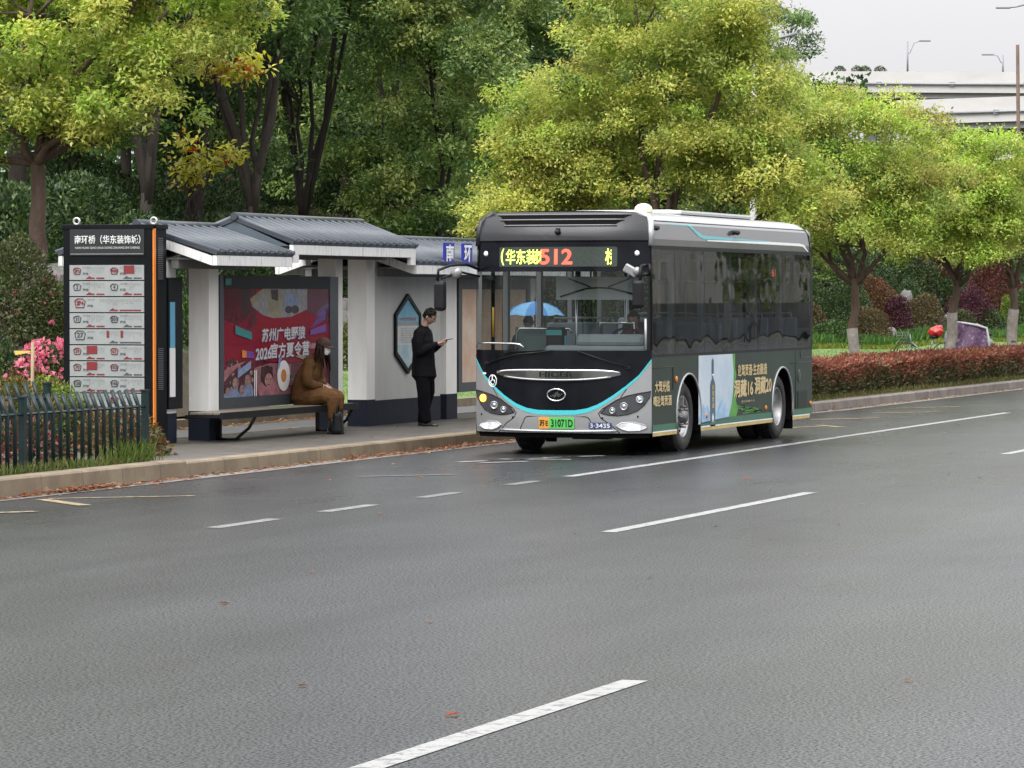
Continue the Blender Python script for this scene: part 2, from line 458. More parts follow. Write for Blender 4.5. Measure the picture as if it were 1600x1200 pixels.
def brick_mat(name, c1, c2, mortar, bw, bh, msize, rough=0.75, dirt=0.35, plane='XY', off=0.5):
    m = bpy.data.materials.new(name); m.use_nodes = True
    nt = m.node_tree; N = nt.nodes; L = nt.links; b = N['Principled BSDF']
    tc = N.new('ShaderNodeTexCoord'); mp = N.new('ShaderNodeMapping'); L.new(tc.outputs['Object'], mp.inputs[0])
    if plane == 'YZ': mp.inputs['Rotation'].default_value = (0, PI/2, PI/2)
    if plane == 'YX': mp.inputs['Rotation'].default_value = (0, 0, PI/2)
    br = N.new('ShaderNodeTexBrick'); br.offset = off
    br.inputs['Color1'].default_value = (*c1, 1); br.inputs['Color2'].default_value = (*c2, 1); br.inputs['Mortar'].default_value = (*mortar, 1)
    br.inputs['Scale'].default_value = 1; br.inputs['Brick Width'].default_value = bw; br.inputs['Row Height'].default_value = bh
    br.inputs['Mortar Size'].default_value = msize; br.inputs['Bias'].default_value = 0.0
    L.new(mp.outputs[0], br.inputs['Vector'])
    no = N.new('ShaderNodeTexNoise'); no.inputs['Scale'].default_value = 1.7; no.inputs['Detail'].default_value = 8; no.inputs['Roughness'].default_value = 0.7
    L.new(tc.outputs['Object'], no.inputs['Vector'])
    mr = N.new('ShaderNodeMapRange'); mr.inputs[1].default_value = 0.3; mr.inputs[2].default_value = 0.7
    mr.inputs[3].default_value = 1-dirt; mr.inputs[4].default_value = 1+dirt*0.4
    L.new(no.outputs['Fac'], mr.inputs[0])
    mu = N.new('ShaderNodeMix'); mu.data_type = 'RGBA'; mu.blend_type = 'MULTIPLY'; mu.inputs[0].default_value = 1
    L.new(br.outputs['Color'], mu.inputs[6]); L.new(mr.outputs[0], mu.inputs[7]); L.new(mu.outputs[2], b.inputs['Base Color'])
    b.inputs['Roughness'].default_value = rough
    return m
M['paver'] = brick_mat('pavement_slabs', (0.0886, 0.0804, 0.0697), (0.1122, 0.1004, 0.0864), (0.0413, 0.0391, 0.0335), 0.6, 0.3, 0.012, dirt=0.4, rough=0.5)
M['kerb'] = brick_mat('kerb_stone', (0.2020, 0.1569, 0.1034), (0.2394, 0.1882, 0.1260), (0.1122, 0.0871, 0.0581), 1.0, 0.9, 0.008, dirt=0.45, plane='YX')
M['kerb_far'] = brick_mat('kerb_stone_dark', (0.1700, 0.1445, 0.1275), (0.2125, 0.1785, 0.1530), (0.0510, 0.0467, 0.0425), 1.0, 0.9, 0.012, dirt=0.5, plane='YX')

def grid_sheet(name, xs, ys, fn, m):
    vs = [(x, y, fn(x, y)) for y in ys for x in xs]; nx = len(xs)
    fs = [[j*nx+i, j*nx+i+1, (j+1)*nx+i+1, (j+1)*nx+i] for j in range(len(ys)-1) for i in range(nx-1)]
    return struct(MB().add(vs, fs, 0, True).build(name, m))
def flat(name, poly, z, m, thick=0.0):
    b = MB()
    tri = tessellate_polygon([[Vector((p[0], p[1], 0)) for p in poly]])
    b.add([(x, y, z) for x, y in poly], [list(t) for t in tri])
    o = b.build(name, m)
    if o.data.polygons[0].normal.z < 0: o.data.flip_normals()
    return o
def fr(a, b, n): return [a+(b-a)*i/n for i in range(n+1)]

def kerb_x(y):      # road-side foot of the kerb
    if y < 39.25: return -17.72
    if y < 55: return -17.80
    return -17.80 + 0.85*sstep(55, 66, y)
struct(flat('ground', [(-1500, -400), (1500, -400), (1500, 2500), (-1500, 2500)], -0.30, M['ground']))
struct(flat('road', [(-18.2, -30), (16, -30), (16, 420), (-18.2, 420)], 0.0, M['asphalt']))
# kerb: real stones with a top face, two runs that step where the bus platform begins
def kerb_run(name, ys, h, w, m, end_cap=True, xf=kerb_x):
    b = MB()
    prof = [(0, -0.1), (0.015, h-0.02), (0.035, h), (w, h), (w, -0.1)]
    vs = []; n = len(prof)
    for y in ys:
        x0 = xf(y)
        for d, z in prof: vs.append((x0-d, y, z))
    fs = []
    for j in range(len(ys)-1):
        for i in range(n-1): fs.append([j*n+i, j*n+i+1, (j+1)*n+i+1, (j+1)*n+i])
    fs.append(list(range(n))[::-1]); fs.append([(len(ys)-1)*n+i for i in range(n)])
    b.add(vs, fs)
    return struct(b.build(name, m))
kerb_run('kerb', [-30, 10, 25, 34, 39.22], 0.20, 0.30, M['kerb'], xf=lambda y: -17.72)
kerb_run('kerb', [39.26]+fr(40, 55, 6)+fr(56, 66, 10)[0:1], 0.17, 0.26, M['kerb'])
kerb_run('kerb', fr(56, 66, 10)+[80, 120, 420], 0.17, 0.24, M['kerb_far'])
# gutter strip of paler concrete along the kerb foot
struct(flat('gutter', [(-17.70, -30), (-17.42, -30), (-17.44, 39), (-17.52, 55), (-16.66, 66), (-16.66, 420), (-16.95, 420), (-16.95, 66), (-17.8, 55), (-17.72, 39)], 0.005,
     ramp_mat('gutter_concrete', [(0.3, (0.12, 0.115, 0.105)), (0.7, (0.18, 0.17, 0.155))], 3, 0.6, speck=(60, .8, 1.15))))
# platform
struct(flat('pavement', [(-18.04, 39.5), (-18.05, 55), (-17.3, 66), (-20.9, 66), (-20.9, 39.5)], 0.165, M['paver']))
struct(flat('planting_soil', [(-18.01, 20), (-18.01, 39.3), (-23.9, 39.3), (-23.9, 20)], 0.17, M['earth']))
b = MB(); b.span((-21.02, 39.5, -0.1), (-20.9, 66, 0.17)); struct(b.build('pavement_edge', M['kerb']))
# hedge strip beyond the bus, cycle path, its kerb
struct(flat('verge', [(-17.2, 66), (-17.2, 420), (-20.9, 420), (-20.9, 66)], 0.16, M['earth']))
struct(flat('cycle_path', [(-21.0, 39.5), (-21.0, 420), (-23.95, 420), (-23.95, 39.5)], 0.02, M['path']))
b = MB(); b.span((-24.15, 20, -0.1), (-23.95, 420, 0.17)); struct(b.build('path_kerb', M['kerb']))
xs = [-24.15, -24.5, -25, -25.5] + fr(-26, -36, 20) + fr(-37, -50, 13) + [-54, -60, -75, -110]
ys = fr(20, 66, 46) + fr(68, 200, 44) + [230, 300, 420]
lawn = grid_sheet('lawn', xs[::-1], ys, gz, M['lawn'])
lawn.data.materials.append(M['earth'])
for p in lawn.data.polygons:
    c = p.center
    if c.x < -34.5 or ((c.x+27.3)/4.2)**2 + ((c.y-52.5)/6.0)**2 < 1 or c.y < 47: p.material_index = 1

# ------------------------------------------------------------------ road markings
def paint_mat(name, col, wear, scale=9):
    m = bpy.data.materials.new(name); m.use_nodes = True
    nt = m.node_tree; N = nt.nodes; L = nt.links; b = N['Principled BSDF']
    tc = N.new('ShaderNodeTexCoord')
    no = N.new('ShaderNodeTexNoise'); no.inputs['Scale'].default_value = scale; no.inputs['Detail'].default_value = 8; no.inputs['Roughness'].default_value = 0.75
    L.new(tc.outputs['Object'], no.inputs['Vector'])
    cr = N.new('ShaderNodeValToRGB'); e = cr.color_ramp.elements
    e[0].position = wear; e[0].color = (0.11, 0.11, 0.112, 1); e[1].position = wear+0.09; e[1].color = (*col, 1)
    L.new(no.outputs['Fac'], cr.inputs[0]); L.new(cr.outputs[0], b.inputs['Base Color']); b.inputs['Roughness'].default_value = 0.5
    n2 = N.new('ShaderNodeTexNoise'); n2.inputs['Scale'].default_value = 60; L.new(tc.outputs['Object'], n2.inputs['Vector'])
    bp = N.new('ShaderNodeBump'); bp.inputs['Strength'].default_value = 0.5; bp.inputs['Distance'].default_value = 0.01
    L.new(n2.outputs['Fac'], bp.inputs['Height']); L.new(bp.outputs[0], b.inputs['Normal'])
    return m
M['paint'] = paint_mat('road_paint_white', (0.275, 0.275, 0.27), 0.40)
M['paint_thin'] = paint_mat('road_paint_worn', (0.20, 0.20, 0.197), 0.45)
M['paint_faint'] = paint_mat('road_paint_faint', (0.13, 0.13, 0.128), 0.47)
M['paint_yel'] = paint_mat('road_paint_yellow', (0.40, 0.27, 0.09), 0.45)
def line(x, y0, y1, w, m, slant=0.0):
    return struct(flat('road_marking', [(x-w/2, y0), (x+w/2, y0+slant), (x+w/2, y1+slant), (x-w/2, y1)], 0.004, m))
for y0, y1 in ((7.5, 19.3), (31.44, 38.0), (48.5, 55.0)): line(-6.05, y0, y1, 0.15, M['paint'])
for y0, y1 in ((14.0, 19.45),): line(-10.05, y0, y1, 0.15, M['paint_thin'])
for y0, y1 in ((31.35, 38.4), (48.5, 55.5), (65.6, 72.6), (83, 90), (100, 107)): line(-10.08, y0, y1, 0.15, M['paint'])
line(-13.62, 40.84, 65.8, 0.15, M['paint'])
for y0, y1 in ((69, 76), (83, 90), (97, 104)): line(-13.6, y0, y1, 0.15, M['paint_thin'])
for (y0, y1), mm in zip(((30.76, 32.2), (33.39, 34.7), (36.06, 37.17), (38.83, 39.77)), ('paint_thin', 'paint_thin', 'paint_faint', 'paint_faint')):
    line(-13.64, y0, y1, 0.16, M[mm])
def stroke(p, q, w, m):
    d = Vector((q[0]-p[0], q[1]-p[1])).normalized(); n = Vector((-d.y, d.x))*w/2
    return struct(flat('road_marking', [(p[0]-n.x, p[1]-n.y), (q[0]-n.x, q[1]-n.y), (q[0]+n.x, q[1]+n.y), (p[0]+n.x, p[1]+n.y)], 0.006, m))
# yellow bus-bay strokes (worn)
stroke((-17.2, 34.45), (-16.3, 33.6), 0.16, M['paint_yel']); stroke((-17.2, 34.6), (-16.0, 35.6), 0.10, M['paint_yel'])
stroke((-17.0, 31.7), (-16.3, 32.5), 0.16, M['paint_yel'])
for (a, c2) in (((-15.6, 56.6), (-15.0, 57.8)), ((-16.0, 61.0), (-15.1, 62.2)), ((-15.8, 64.6), (-14.9, 65.8)), ((-16.2, 67.5), (-15.2, 69)), ((-15.2, 58.4), (-14.6, 57.6))):
    stroke(a, c2, 0.14, M['paint_yel'])
# white stop mark in front of the bus
for (a, c2, w) in (((-16.1, 43.9), (-15.2, 46.0), .14), ((-15.75, 43.8), (-15.35, 44.4), .14), ((-15.9, 44.9), (-15.0, 45.1), .14), ((-15.5, 45.5), (-14.95, 46.3), .14), ((-15.9, 44.4), (-15.5, 45.4), .12)):
    stroke(a, c2, w, M['paint'])
stroke((-15.9, 40.0), (-15.0, 40.9), 0.12, M['paint_faint'])
# ------------------------------------------------------------------ bus
BX, BY = -15.558, 46.176
M['silver'] = mat('silver_paint', (0.3680, 0.3760, 0.3840), 0.32, metal=0.55, var=0.06, scale=3, coat=0.5)
M['whitesilver'] = mat('pale_silver_paint', (0.4100, 0.4182, 0.4305), 0.32, metal=0.35, var=0.05, scale=2, coat=0.4)
M['black_gloss'] = mat('black_gloss', (0.006, 0.007, 0.010), 0.16, var=0.4, scale=2.5, spec=0.22)
M['black_wet'] = mat('black_mask_top', (0.0160, 0.0168, 0.0200), 0.36, var=0.25, scale=60, bump=0.25, bscale=150, coat=0.1, spec=.4)
M['black'] = mat('black_plastic', (0.008, 0.008, 0.010), 0.5, var=0.3, scale=8, spec=.25)
M['rubber'] = mat('tyre_rubber', (0.028, 0.027, 0.026), 0.75, var=0.35, scale=9)
M['under'] = mat('underbody_black', (0.004, 0.004, 0.004), 0.9, spec=.08)
M['cyan'] = mat('cyan_stripe', (0.0510, 0.4420, 0.4930), 0.3, coat=0.4)
M['green'] = mat('green_vinyl', (0.0255, 0.0425, 0.0323), 0.42, var=0.14, scale=1.2, coat=0.0, spec=.25)
M['green2'] = mat('bright_green_vinyl', (0.0153, 0.1275, 0.0638), 0.38, var=0.15, scale=3, coat=0.25)
M['lime'] = mat('lime_print', (0.10, 0.38, 0.05), 0.4, col2=(0.05, 0.24, 0.04), scale=5)
M['gold'] = mat('gold_print', (0.5580, 0.4140, 0.1800), 0.4, col2=(0.6750, 0.5580, 0.3240), scale=9)
M['skyad'] = mat('pale_blue_print', (0.4250, 0.5610, 0.6800), 0.35, col2=(0.6630, 0.7140, 0.7480), scale=1.4, coat=0.2)
M['mistad'] = mat('blue_mist_print', (0.20, 0.38, 0.62), 0.35, col2=(0.45, 0.62, 0.78), scale=6)
M['bottle'] = mat('bottle_print', (0.035, 0.075, 0.10), 0.3, col2=(0.06, 0.14, 0.18), scale=4)
M['yellowline'] = mat('reflective_strip', (0.5270, 0.3995, 0.1360), 0.4, var=0.15, scale=6)
M['white'] = mat('white_plastic', (0.74, 0.74, 0.72), 0.4, var=0.06, scale=5)
M['chrome'] = mat('chrome', (0.62, 0.63, 0.65), 0.10, metal=1.0)
M['steel'] = mat('wheel_steel', (0.42, 0.42, 0.42), 0.32, metal=0.8, var=0.15, scale=8)
M['steel_d'] = mat('hub_steel', (0.20, 0.195, 0.19), 0.45, metal=0.7, var=0.3, scale=14)
M['sidegrey'] = mat('upper_side_panel', (0.1218, 0.1263, 0.1355), 0.16, metal=0.35, var=0.05, scale=1.5, coat=0.6)
M['glass_f'] = glass_mat('windscreen_glass', (0.60, 0.64, 0.63), 1.45, 0.75)
M['glass_s'] = glass_mat('tinted_glass', (0.31, 0.34, 0.36), 1.48, 0.80)
M['glass_l'] = glass_mat('door_glass', (0.72, 0.75, 0.74), 1.4, 0.7)
M['led'] = mat('led_panel', (0.035, 0.045, 0.04), 0.25, var=0.15, scale=30)
M['led_y'] = mat('led_yellow_green', (0.5, 0.6, 0.1), 0.5, emit=(0.80, 1.0, 0.16), estr=1.15)
M['led_r'] = mat('led_red', (0.6, 0.05, 0.03), 0.5, emit=(1.0, 0.10, 0.06), estr=1.25)
M['amber_on'] = mat('amber_lamp_lit', (0.8, 0.3, 0.05), 0.3, emit=(1.0, 0.36, 0.04), estr=3.0)
M['amber'] = mat('amber_reflector', (0.60, 0.20, 0.02), 0.3, var=0.1)
M['drl'] = mat('running_lamp_lit', (0.75, 0.76, 0.78), 0.15, emit=(0.95, 0.97, 1.0), estr=.22, col2=(.25, .26, .28), scale=11)
M['lamp_dark'] = mat('headlamp_housing', (0.045, 0.047, 0.052), 0.18, coat=0.7)
M['lens'] = mat('lamp_lens', (0.30, 0.32, 0.34), 0.08, metal=0.6, coat=0.6)
M['plate_g'] = mat('plate_green', (0.0850, 0.4760, 0.1020), 0.4)
M['plate_y'] = mat('plate_orange', (0.6375, 0.2890, 0.0425), 0.4)
M['ink'] = mat('black_ink', (0.01, 0.02, 0.012), 0.5)
M['blue_ink'] = mat('blue_sticker', (0.03, 0.05, 0.16), 0.5)
M['lettering_w'] = mat('white_lettering', (0.80, 0.80, 0.80), 0.5)
M['seat_f'] = mat('seat_back_grey_blue', (0.20, 0.25, 0.30), 0.6, var=0.1)
M['seat_r'] = mat('seat_cushion_red', (0.36, 0.03, 0.045), 0.7, var=0.2)
M['in_wall'] = mat('interior_grey', (0.2550, 0.2635, 0.2720), 0.6, var=0.05)
M['in_dark'] = mat('interior_dark', (0.05, 0.052, 0.056), 0.6, var=0.1)
M['dash'] = mat('dashboard_grey', (0.1360, 0.1530, 0.1700), 0.55, var=0.1)
M['shade'] = mat('sun_blind_grey', (0.42, 0.45, 0.45), 0.6, var=0.06)
M['pole_y'] = mat('yellow_pole', (0.60, 0.36, 0.04), 0.4)

bus = thing('city_bus', 'silver, black and green city bus with lit route display, pulled up at the kerb', 'bus', (BX, BY, 0))

def sec_x(z):
    pts = [(0, 1.225), (2.0, 1.225), (2.85, 1.205), (3.05, 1.185), (3.12, 1.15), (3.18, 1.06), (3.21, 0.90)]
    for (a, xa), (b2, xb) in zip(pts, pts[1:]):
        if z <= b2: return xa + (xb-xa)*(z-a)/(b2-a)
    return 0.9
def Fy(x, z):
    y = 0.28*(min(abs(x), 1.23)/1.225)**3.2
    if z > 1.4: y += 0.05*min(1, (z-1.4)/1.3)
    if z > 2.84: y += 0.22*((z-2.84)/0.37)**2
    if z < 0.55: y += 0.03*((0.55-z)/0.28)**2
    return y
def cut_poly(poly, us, vs2):
    bm = bmesh.new()
    vv = [bm.verts.new((p[0], p[1], 0)) for p in poly]
    for t in tessellate_polygon([[Vector((p[0], p[1], 0)) for p in poly]]):
        try: bm.faces.new([vv[i] for i in t])
        except ValueError: pass
    for u in us: bmesh.ops.bisect_plane(bm, geom=bm.verts[:]+bm.edges[:]+bm.faces[:], plane_co=(u, 0, 0), plane_no=(1, 0, 0), dist=1e-5)
    for v in vs2: bmesh.ops.bisect_plane(bm, geom=bm.verts[:]+bm.edges[:]+bm.faces[:], plane_co=(0, v, 0), plane_no=(0, 1, 0), dist=1e-5)
    bm.verts.index_update(); bm.verts.ensure_lookup_table()
    V = [(v.co.x, v.co.y) for v in bm.verts]; F = [[v.index for v in f.verts] for f in bm.faces]
    bm.free(); return V, F
def rng_between(a, b2, st):
    k0 = math.ceil(a/st+1e-6); out = []
    while k0*st < b2-1e-6: out.append(k0*st); k0 += 1
    return out
def front(poly, off, mb, mi=0, st=0.1):
    xs_ = [p[0] for p in poly]; zs_ = [p[1] for p in poly]
    V, F = cut_poly(poly, rng_between(min(xs_), max(xs_), st), rng_between(min(zs_), max(zs_), st))
    return mb.add([(x, Fy(x, z)-off, z) for x, z in V], F, mi, True)
def side(poly, off, mb, mi=0, s=1):
    zs_ = [p[1] for p in poly]
    V, F = cut_poly(poly, [], [q for q in (2.0, 2.85, 3.05, 3.12) if min(zs_) < q < max(zs_)])
    return mb.add([(s*(sec_x(z)+off), y, z) for y, z in V], F, mi, False)
def bp(name, mb, m, parent=None): return mb.build(name, m, parent or bus)
def rrect(x0, x1, z0, z1, r, n=5):
    out = []
    for cx, cz, a0 in ((x1-r, z1-r, 0), (x0+r, z1-r, 90), (x0+r, z0+r, 180), (x1-r, z0+r, 270)):
        for i in range(n+1):
            a = math.radians(a0+90*i/n); out.append((cx+r*math.cos(a), cz+r*math.sin(a)))
    return out
def ell2(cx, cz, a, b2, n=28): return [(cx+a*math.cos(2*PI*i/n), cz+b2*math.sin(2*PI*i/n)) for i in range(n)]

def curve_z(x):     # lower edge of the cyan line
    pts = [(0, .535), (.25, .54), (.42, .57), (.58, .635), (.75, .745), (.92, .88), (1.08, 1.03), (1.225, 1.25)]
    x = abs(x)
    for (a, za), (b2, zb) in zip(pts, pts[1:]):
        if x <= b2:
            t = (x-a)/(b2-a); return za + (zb-za)*t
    return 1.25
cxs = [-1.222+2.444*i/48 for i in range(49)]
def cy_w(x): return 0.062 - 0.030*(abs(x)/1.22)**1.5
# bumper
pb = MB(); front([(x, curve_z(x)) for x in cxs] + [(1.222, .30), (-1.222, .30)], 0, pb)
bumper = bp('bumper', pb, M['silver'])
pb = MB(); front([(x, curve_z(x)) for x in cxs] + [(x, curve_z(x)+cy_w(x)) for x in cxs[::-1]], 0.005, pb); bp('cyan_stripe', pb, M['cyan'])
pb = MB(); front([(x, curve_z(x)+cy_w(x)*.7) for x in cxs] + [(1.222, 1.385), (-1.222, 1.385)], 0.001, pb); lowmask = bp('lower_front_panel', pb, M['black_gloss'])
zz = [2.42, 2.7, 2.85, 2.95, 3.05, 3.12, 3.18, 3.205]
pb = MB(); front([(-sec_x(z)+.002, z) for z in zz][::-1] + [(sec_x(z)-.002, z) for z in zz], 0, pb)
upmask = bp('upper_front_panel', pb, M['black_gloss'])
pb = MB(); zz2 = [2.83, 2.95, 3.05, 3.12, 3.18, 3.207]
front([(-sec_x(z)+.001, z) for z in zz2][::-1] + [(sec_x(z)-.001, z) for z in zz2], 0.012, pb); hood = bp('roof_fairing', pb, M['black_wet'])
pb = MB()
for zb_, zt_, k in ((3.118, 3.163, 0), (3.040, 3.092, 1)):
    xa = 0.90-0.08*k; xb = xa-0.06
    front([(-xa, zt_), (xa+.02, zt_), (xb, zb_), (-xb, zb_)], 0.016, pb)
bp('air_slot', pb, M['under'], hood)
pb = MB()
for z in (3.172, 3.103, 3.028):
    k = {3.172: .93, 3.103: .86, 3.028: .78}[z]
    pb.tube([(x, Fy(x, z)-.022, z+0.012*(1-abs(x)/k)**0.5*0) for x in fr(-k, k, 16)], 0.011, 6)
bp('louvre_bar', pb, mat('fairing_bar', (0.13, 0.13, 0.14), 0.35, coat=.3), hood)
# windscreen
pb = MB(); front([(-1.205, 1.385), (1.205, 1.385), (1.19, 2.42), (-1.19, 2.42)], 0.003, pb); bp('windscreen', pb, M['glass_f'])
for s in (-1, 1):
    pb = MB(); front([(s*1.15, 1.385), (s*1.222, 1.385), (s*1.215, 2.42), (s*1.155, 2.42)], -0.05, pb)
    bp('windscreen_pillar', pb, M['whitesilver'] if s < 0 else M['black'])
pb = MB(); pb.tube([(1.15, .24, 1.40), (1.145, .25, 1.80)], .02, 6); bp('light_bar', pb, M['whitesilver'])
# route display
pb = MB(); front(rrect(-.84, .80, 2.485, 2.745, .02), 0.006, pb); disp = bp('route_display', pb, M['led'])
def ftext(s, cx, cz, w, h, off, m, name, parent, bold=0.0, clip=None, slant=0.0, thick=None):
    mb = MB(); text_into(mb, s, (cx, 0, cz), (1, 0, 0), (0, 0, 1), w, h, 0, bold, slant, clip)
    mb.v = [(x, Fy(x, z)-off, z) for x, y, z in mb.v]
    return bp(name, mb, m, parent)
ftext('(', -.79, 2.615, .05, .22, .010, M['led_y'], 'lettering', disp, .012)
ftext('华东装', -.515, 2.615, .45, .20, .010, M['led_y'], 'lettering', disp, .014)
ftext('饰', -.235, 2.615, .15, .20, .010, M['led_y'], 'lettering', disp, .014, clip=(0.0, 0.55))
ftext('512', -.02, 2.615, .44, .20, .012, M['led_r'], 'lettering', disp, .03)
ftext('桥', .73, 2.615, .17, .21, .010, M['led_y'], 'lettering', disp, .014, clip=(0.0, 0.48))
# chrome bar, emblem, symbols
pb = MB()
def bar_out(k, dz=0):
    n = 14; up = [(-.86*k + 1.72*k*i/n, 1.128 - .03*abs(2*i/n-1)**6 + dz) for i in range(n+1)]
    lo = [(-.86*k + 1.72*k*i/n, 1.035 - .05*(1-abs(2*i/n-1)**2.2) + .03*abs(2*i/n-1)**4 + dz) for i in range(n+1)]
    return up + lo[::-1]
front(bar_out(1.0), 0.022, pb); chromebar = bp('chrome_bar', pb, mat('chrome_dark_reflection', (.27, .275, .285), .12, metal=1.0))  # dark reflection of the bar put into its metal colour
pb = MB(); pb.tube([(x, Fy(x, 1.125)-.026, 1.125-.03*(abs(x)/.86)**6) for x in fr(-.85, .85, 24)], .014, 6); bp('bar_rim', pb, mat('bright_trim', (.85, .85, .86), .2, metal=.9), chromebar)
pb = MB(); pb.tube([(x, Fy(x, 1.0)-.02, .995+.045*(abs(x)/.74)**2.4) for x in fr(-.74, .74, 24)], .016, 6); bp('bar_rim', pb, mat('grey_trim', (.30, .30, .31), .3, metal=.7), chromebar)
ftext('HIGER', 0, 1.07, .46, .07, .028, M['ink'], 'lettering', chromebar, .035)
pb = MB(); pb.tube([(x, Fy(x, z)-.014, z) for x, z in ell2(0, .80, .125, .078, 32)] + [(.125, Fy(.125, .8)-.014, .80)], .011, 6, cap=False); emb = bp('emblem', pb, M['chrome'])
pb = MB()
front([(-.10, .785), (-.045, .80), (.0, .838), (.03, .845), (.02, .825), (.055, .815), (.108, .822), (.06, .79), (.03, .765), (.015, .785), (-.02, .765), (-.045, .752), (-.03, .785), (-.06, .775)], .014, pb)
bp('emblem_bird', pb, M['chrome'], emb)
pb = MB(); pb.tube([(x, Fy(x, z)-.006, z) for x, z in ell2(-.93, .975, .062, .078, 24)] + [(-.868, Fy(-.868, .975)-.006, .975)], .007, 5, cap=False)
pb.tube([(x, Fy(x, z)-.006, z) for x, z in [(-.935, 1.02), (-.94, .985), (-.905, .985), (-.89, .945)]], .007, 5)
pb.tube([(x, Fy(x, z)-.006, z) for x, z in [(-.95, .985), (-.965, .955), (-.94, .925), (-.91, .935)]], .007, 5)
pb.ell((-.935, Fy(-.935, 1.03)-.006, 1.033), (.011, .006, .013), 6)
bp('wheelchair_symbol', pb, M['lettering_w'], lowmask)
pb = MB(); front(rrect(-1.10, -1.04, 1.06, 1.085, .008), .006, pb); bp('sticker', pb, M['lettering_w'], lowmask)
# white marker dots beside the display
for x, z in ((-1.06, 2.66), (1.04, 2.66)):
    pb = MB(); pb.ell((x, Fy(x, z)-.004, z), (.035, .02, .035), 10); bp('marker_lamp', pb, M['white'])
pb = MB(); pb.ell((0.0, Fy(0, 2.94)-.03, 2.94), (.04, .04, .035), 10); pb.box((0, Fy(0, 2.98)-.02, 2.975), (.05, .05, .03)); bp('front_camera', pb, M['black'], hood)
# seam above the display
pb = MB(); pb.tube([(x, Fy(x, 2.82)-.004, 2.82) for x in fr(-1.2, 1.2, 24)], .006, 4); bp('panel_seam', pb, M['under'], upmask)
# number plate recess and plate
pb = MB(); pb.tube([(x, Fy(x, z)-.001, z) for x, z in [(-.52, .345), (-.44, .50), (-.40, .515), (.40, .515), (.44, .50), (.52, .345)]], .006, 4)
for s in (-1, 1):
    pb.tube([(s*x, Fy(s*x, z)-.001, z) for x, z in [(.93, .93-.045), (.86, .78), (.84, .72)]], .005, 4)
    pb.tube([(s*x, Fy(s*x, z)-.001, z) for x, z in [(.84, .30), (.72, .42), (.60, .50), (.57, .56), (.62, .62), (.80, .73)]], .006, 4)
bp('panel_seam', pb, M['under'], bumper)
pb = MB(); front(rrect(-.245, .245, .355, .505, .012), .012, pb, 0); front(rrect(-.245, -.105, .355, .505, .012), .014, pb, 1)
plate = bp('number_plate', pb, [M['plate_g'], M['plate_y']])
ftext('苏E', -.175, .43, .12, .085, .017, M['ink'], 'lettering', plate, .02)
ftext('31071D', .075, .43, .30, .10, .017, M['ink'], 'lettering', plate, .02)
pb = MB(); front(rrect(.44, .74, .36, .44, .01), .006, pb); nb = bp('fleet_number', pb, M['blue_ink'])
ftext('3·3435', .59, .40, .26, .055, .010, M['lettering_w'], 'lettering', nb, .03)
# lower lip and valance
pb = MB(); pb.tube([(x, Fy(x, .32)-.012, .335-.012*(1-(abs(x)/.8)**2)) for x in fr(-.80, .80, 20)], .015, 6); bp('lower_lip', pb, M['whitesilver'], bumper)
pb = MB(); front([(-1.18, .235), (1.18, .235), (1.20, .30), (-1.20, .30)], -.03, pb); bp('valance', pb, M['under'], bumper)
for x, z in ((-.62, .50), (-1.12, .53), (.62, .50), (1.06, .52)):
    pb = MB(); pb.ell((x, Fy(x, z), z), (.016, .006, .016), 6); bp('parking_sensor', pb, M['black'], bumper)
# headlamps
for s in (-1, 1):
    out = [(.60, .565), (.68, .655), (.80, .735), (.93, .79), (1.08, .825), (1.215, .85), (1.20, .77), (1.14, .67), (1.06, .595), (.95, .55), (.82, .53), (.70, .54)]
    pb = MB(); front([(s*x, z) for x, z in out], .006, pb); hl = bp('headlight', pb, M['lamp_dark'])
    pb = MB(); ring = out + [out[0]]
    pb.tube([(s*x, Fy(s*x, z)-.007, z) for x, z in ring], .007, 5, cap=False); bp('headlight_rim', pb, M['black'], hl)
    for q, (x, z, r) in enumerate(((.755, .60, .042), (.90, .655, .052), (1.085, .745, .048))):
        pb = MB(); pb.lathe([(r, 0), (r*1.05, .02), (r*.8, .026), (r*.78, .012), (r*.5, .022), (0.001, .03)], (s*x, Fy(s*x, z)-.004, z), (s*.35*(x > 1), -1, 0), 18)
        lit = (s < 0 and q == 2)
        bp('lamp', pb, M['amber_on'] if lit else (M['lens'] if q != 2 else mat('lamp_clear', (.45, .47, .5), .15, metal=.5, coat=.5)), hl)
    fo = [(.80, .405), (.86, .445), (1.0, .455), (1.14, .42), (1.17, .385), (1.08, .345), (.94, .34), (.86, .365)]
    fo = [(x+.0, z-.01) for x, z in fo]
    pb = MB(); front([(s*x, z) for x, z in fo], .012, pb); bp('running_lamp', pb, M['drl'])
    pb = MB(); pb.tube([(s*x, Fy(s*x, z)-.008, z) for x, z in fo+[fo[0]]], .009, 5, cap=False); bp('running_lamp_rim', pb, M['silver'])
# wipers, outside grab rail
for pts in ([(.30, 1.375), (.62, 1.27), (.95, 1.165)], [(-.05, 1.38), (-.55, 1.33), (-1.0, 1.22)], [(-.2, 1.385), (-.7, 1.365), (.55, 1.34)][:2]):
    pb = MB(); pb.tube([(x, Fy(x, z)-.035, z) for x, z in pts], [.012, .009, .008][:len(pts)], 5)
    a, z = pts[-1]; pb.box((a, Fy(a, z)-.03, z), (.08, .02, .03)); bp('wiper', pb, M['black'])
pb = MB(); pb.tube([(x, Fy(x, z)-.05, z) for x, z in [(-1.19, 1.42), (-1.18, 1.47), (-1.0, 1.475), (-.6, 1.472), (-.50, 1.462), (-.44, 1.42)]], .013, 6); bp('front_rail', pb, M['chrome'])

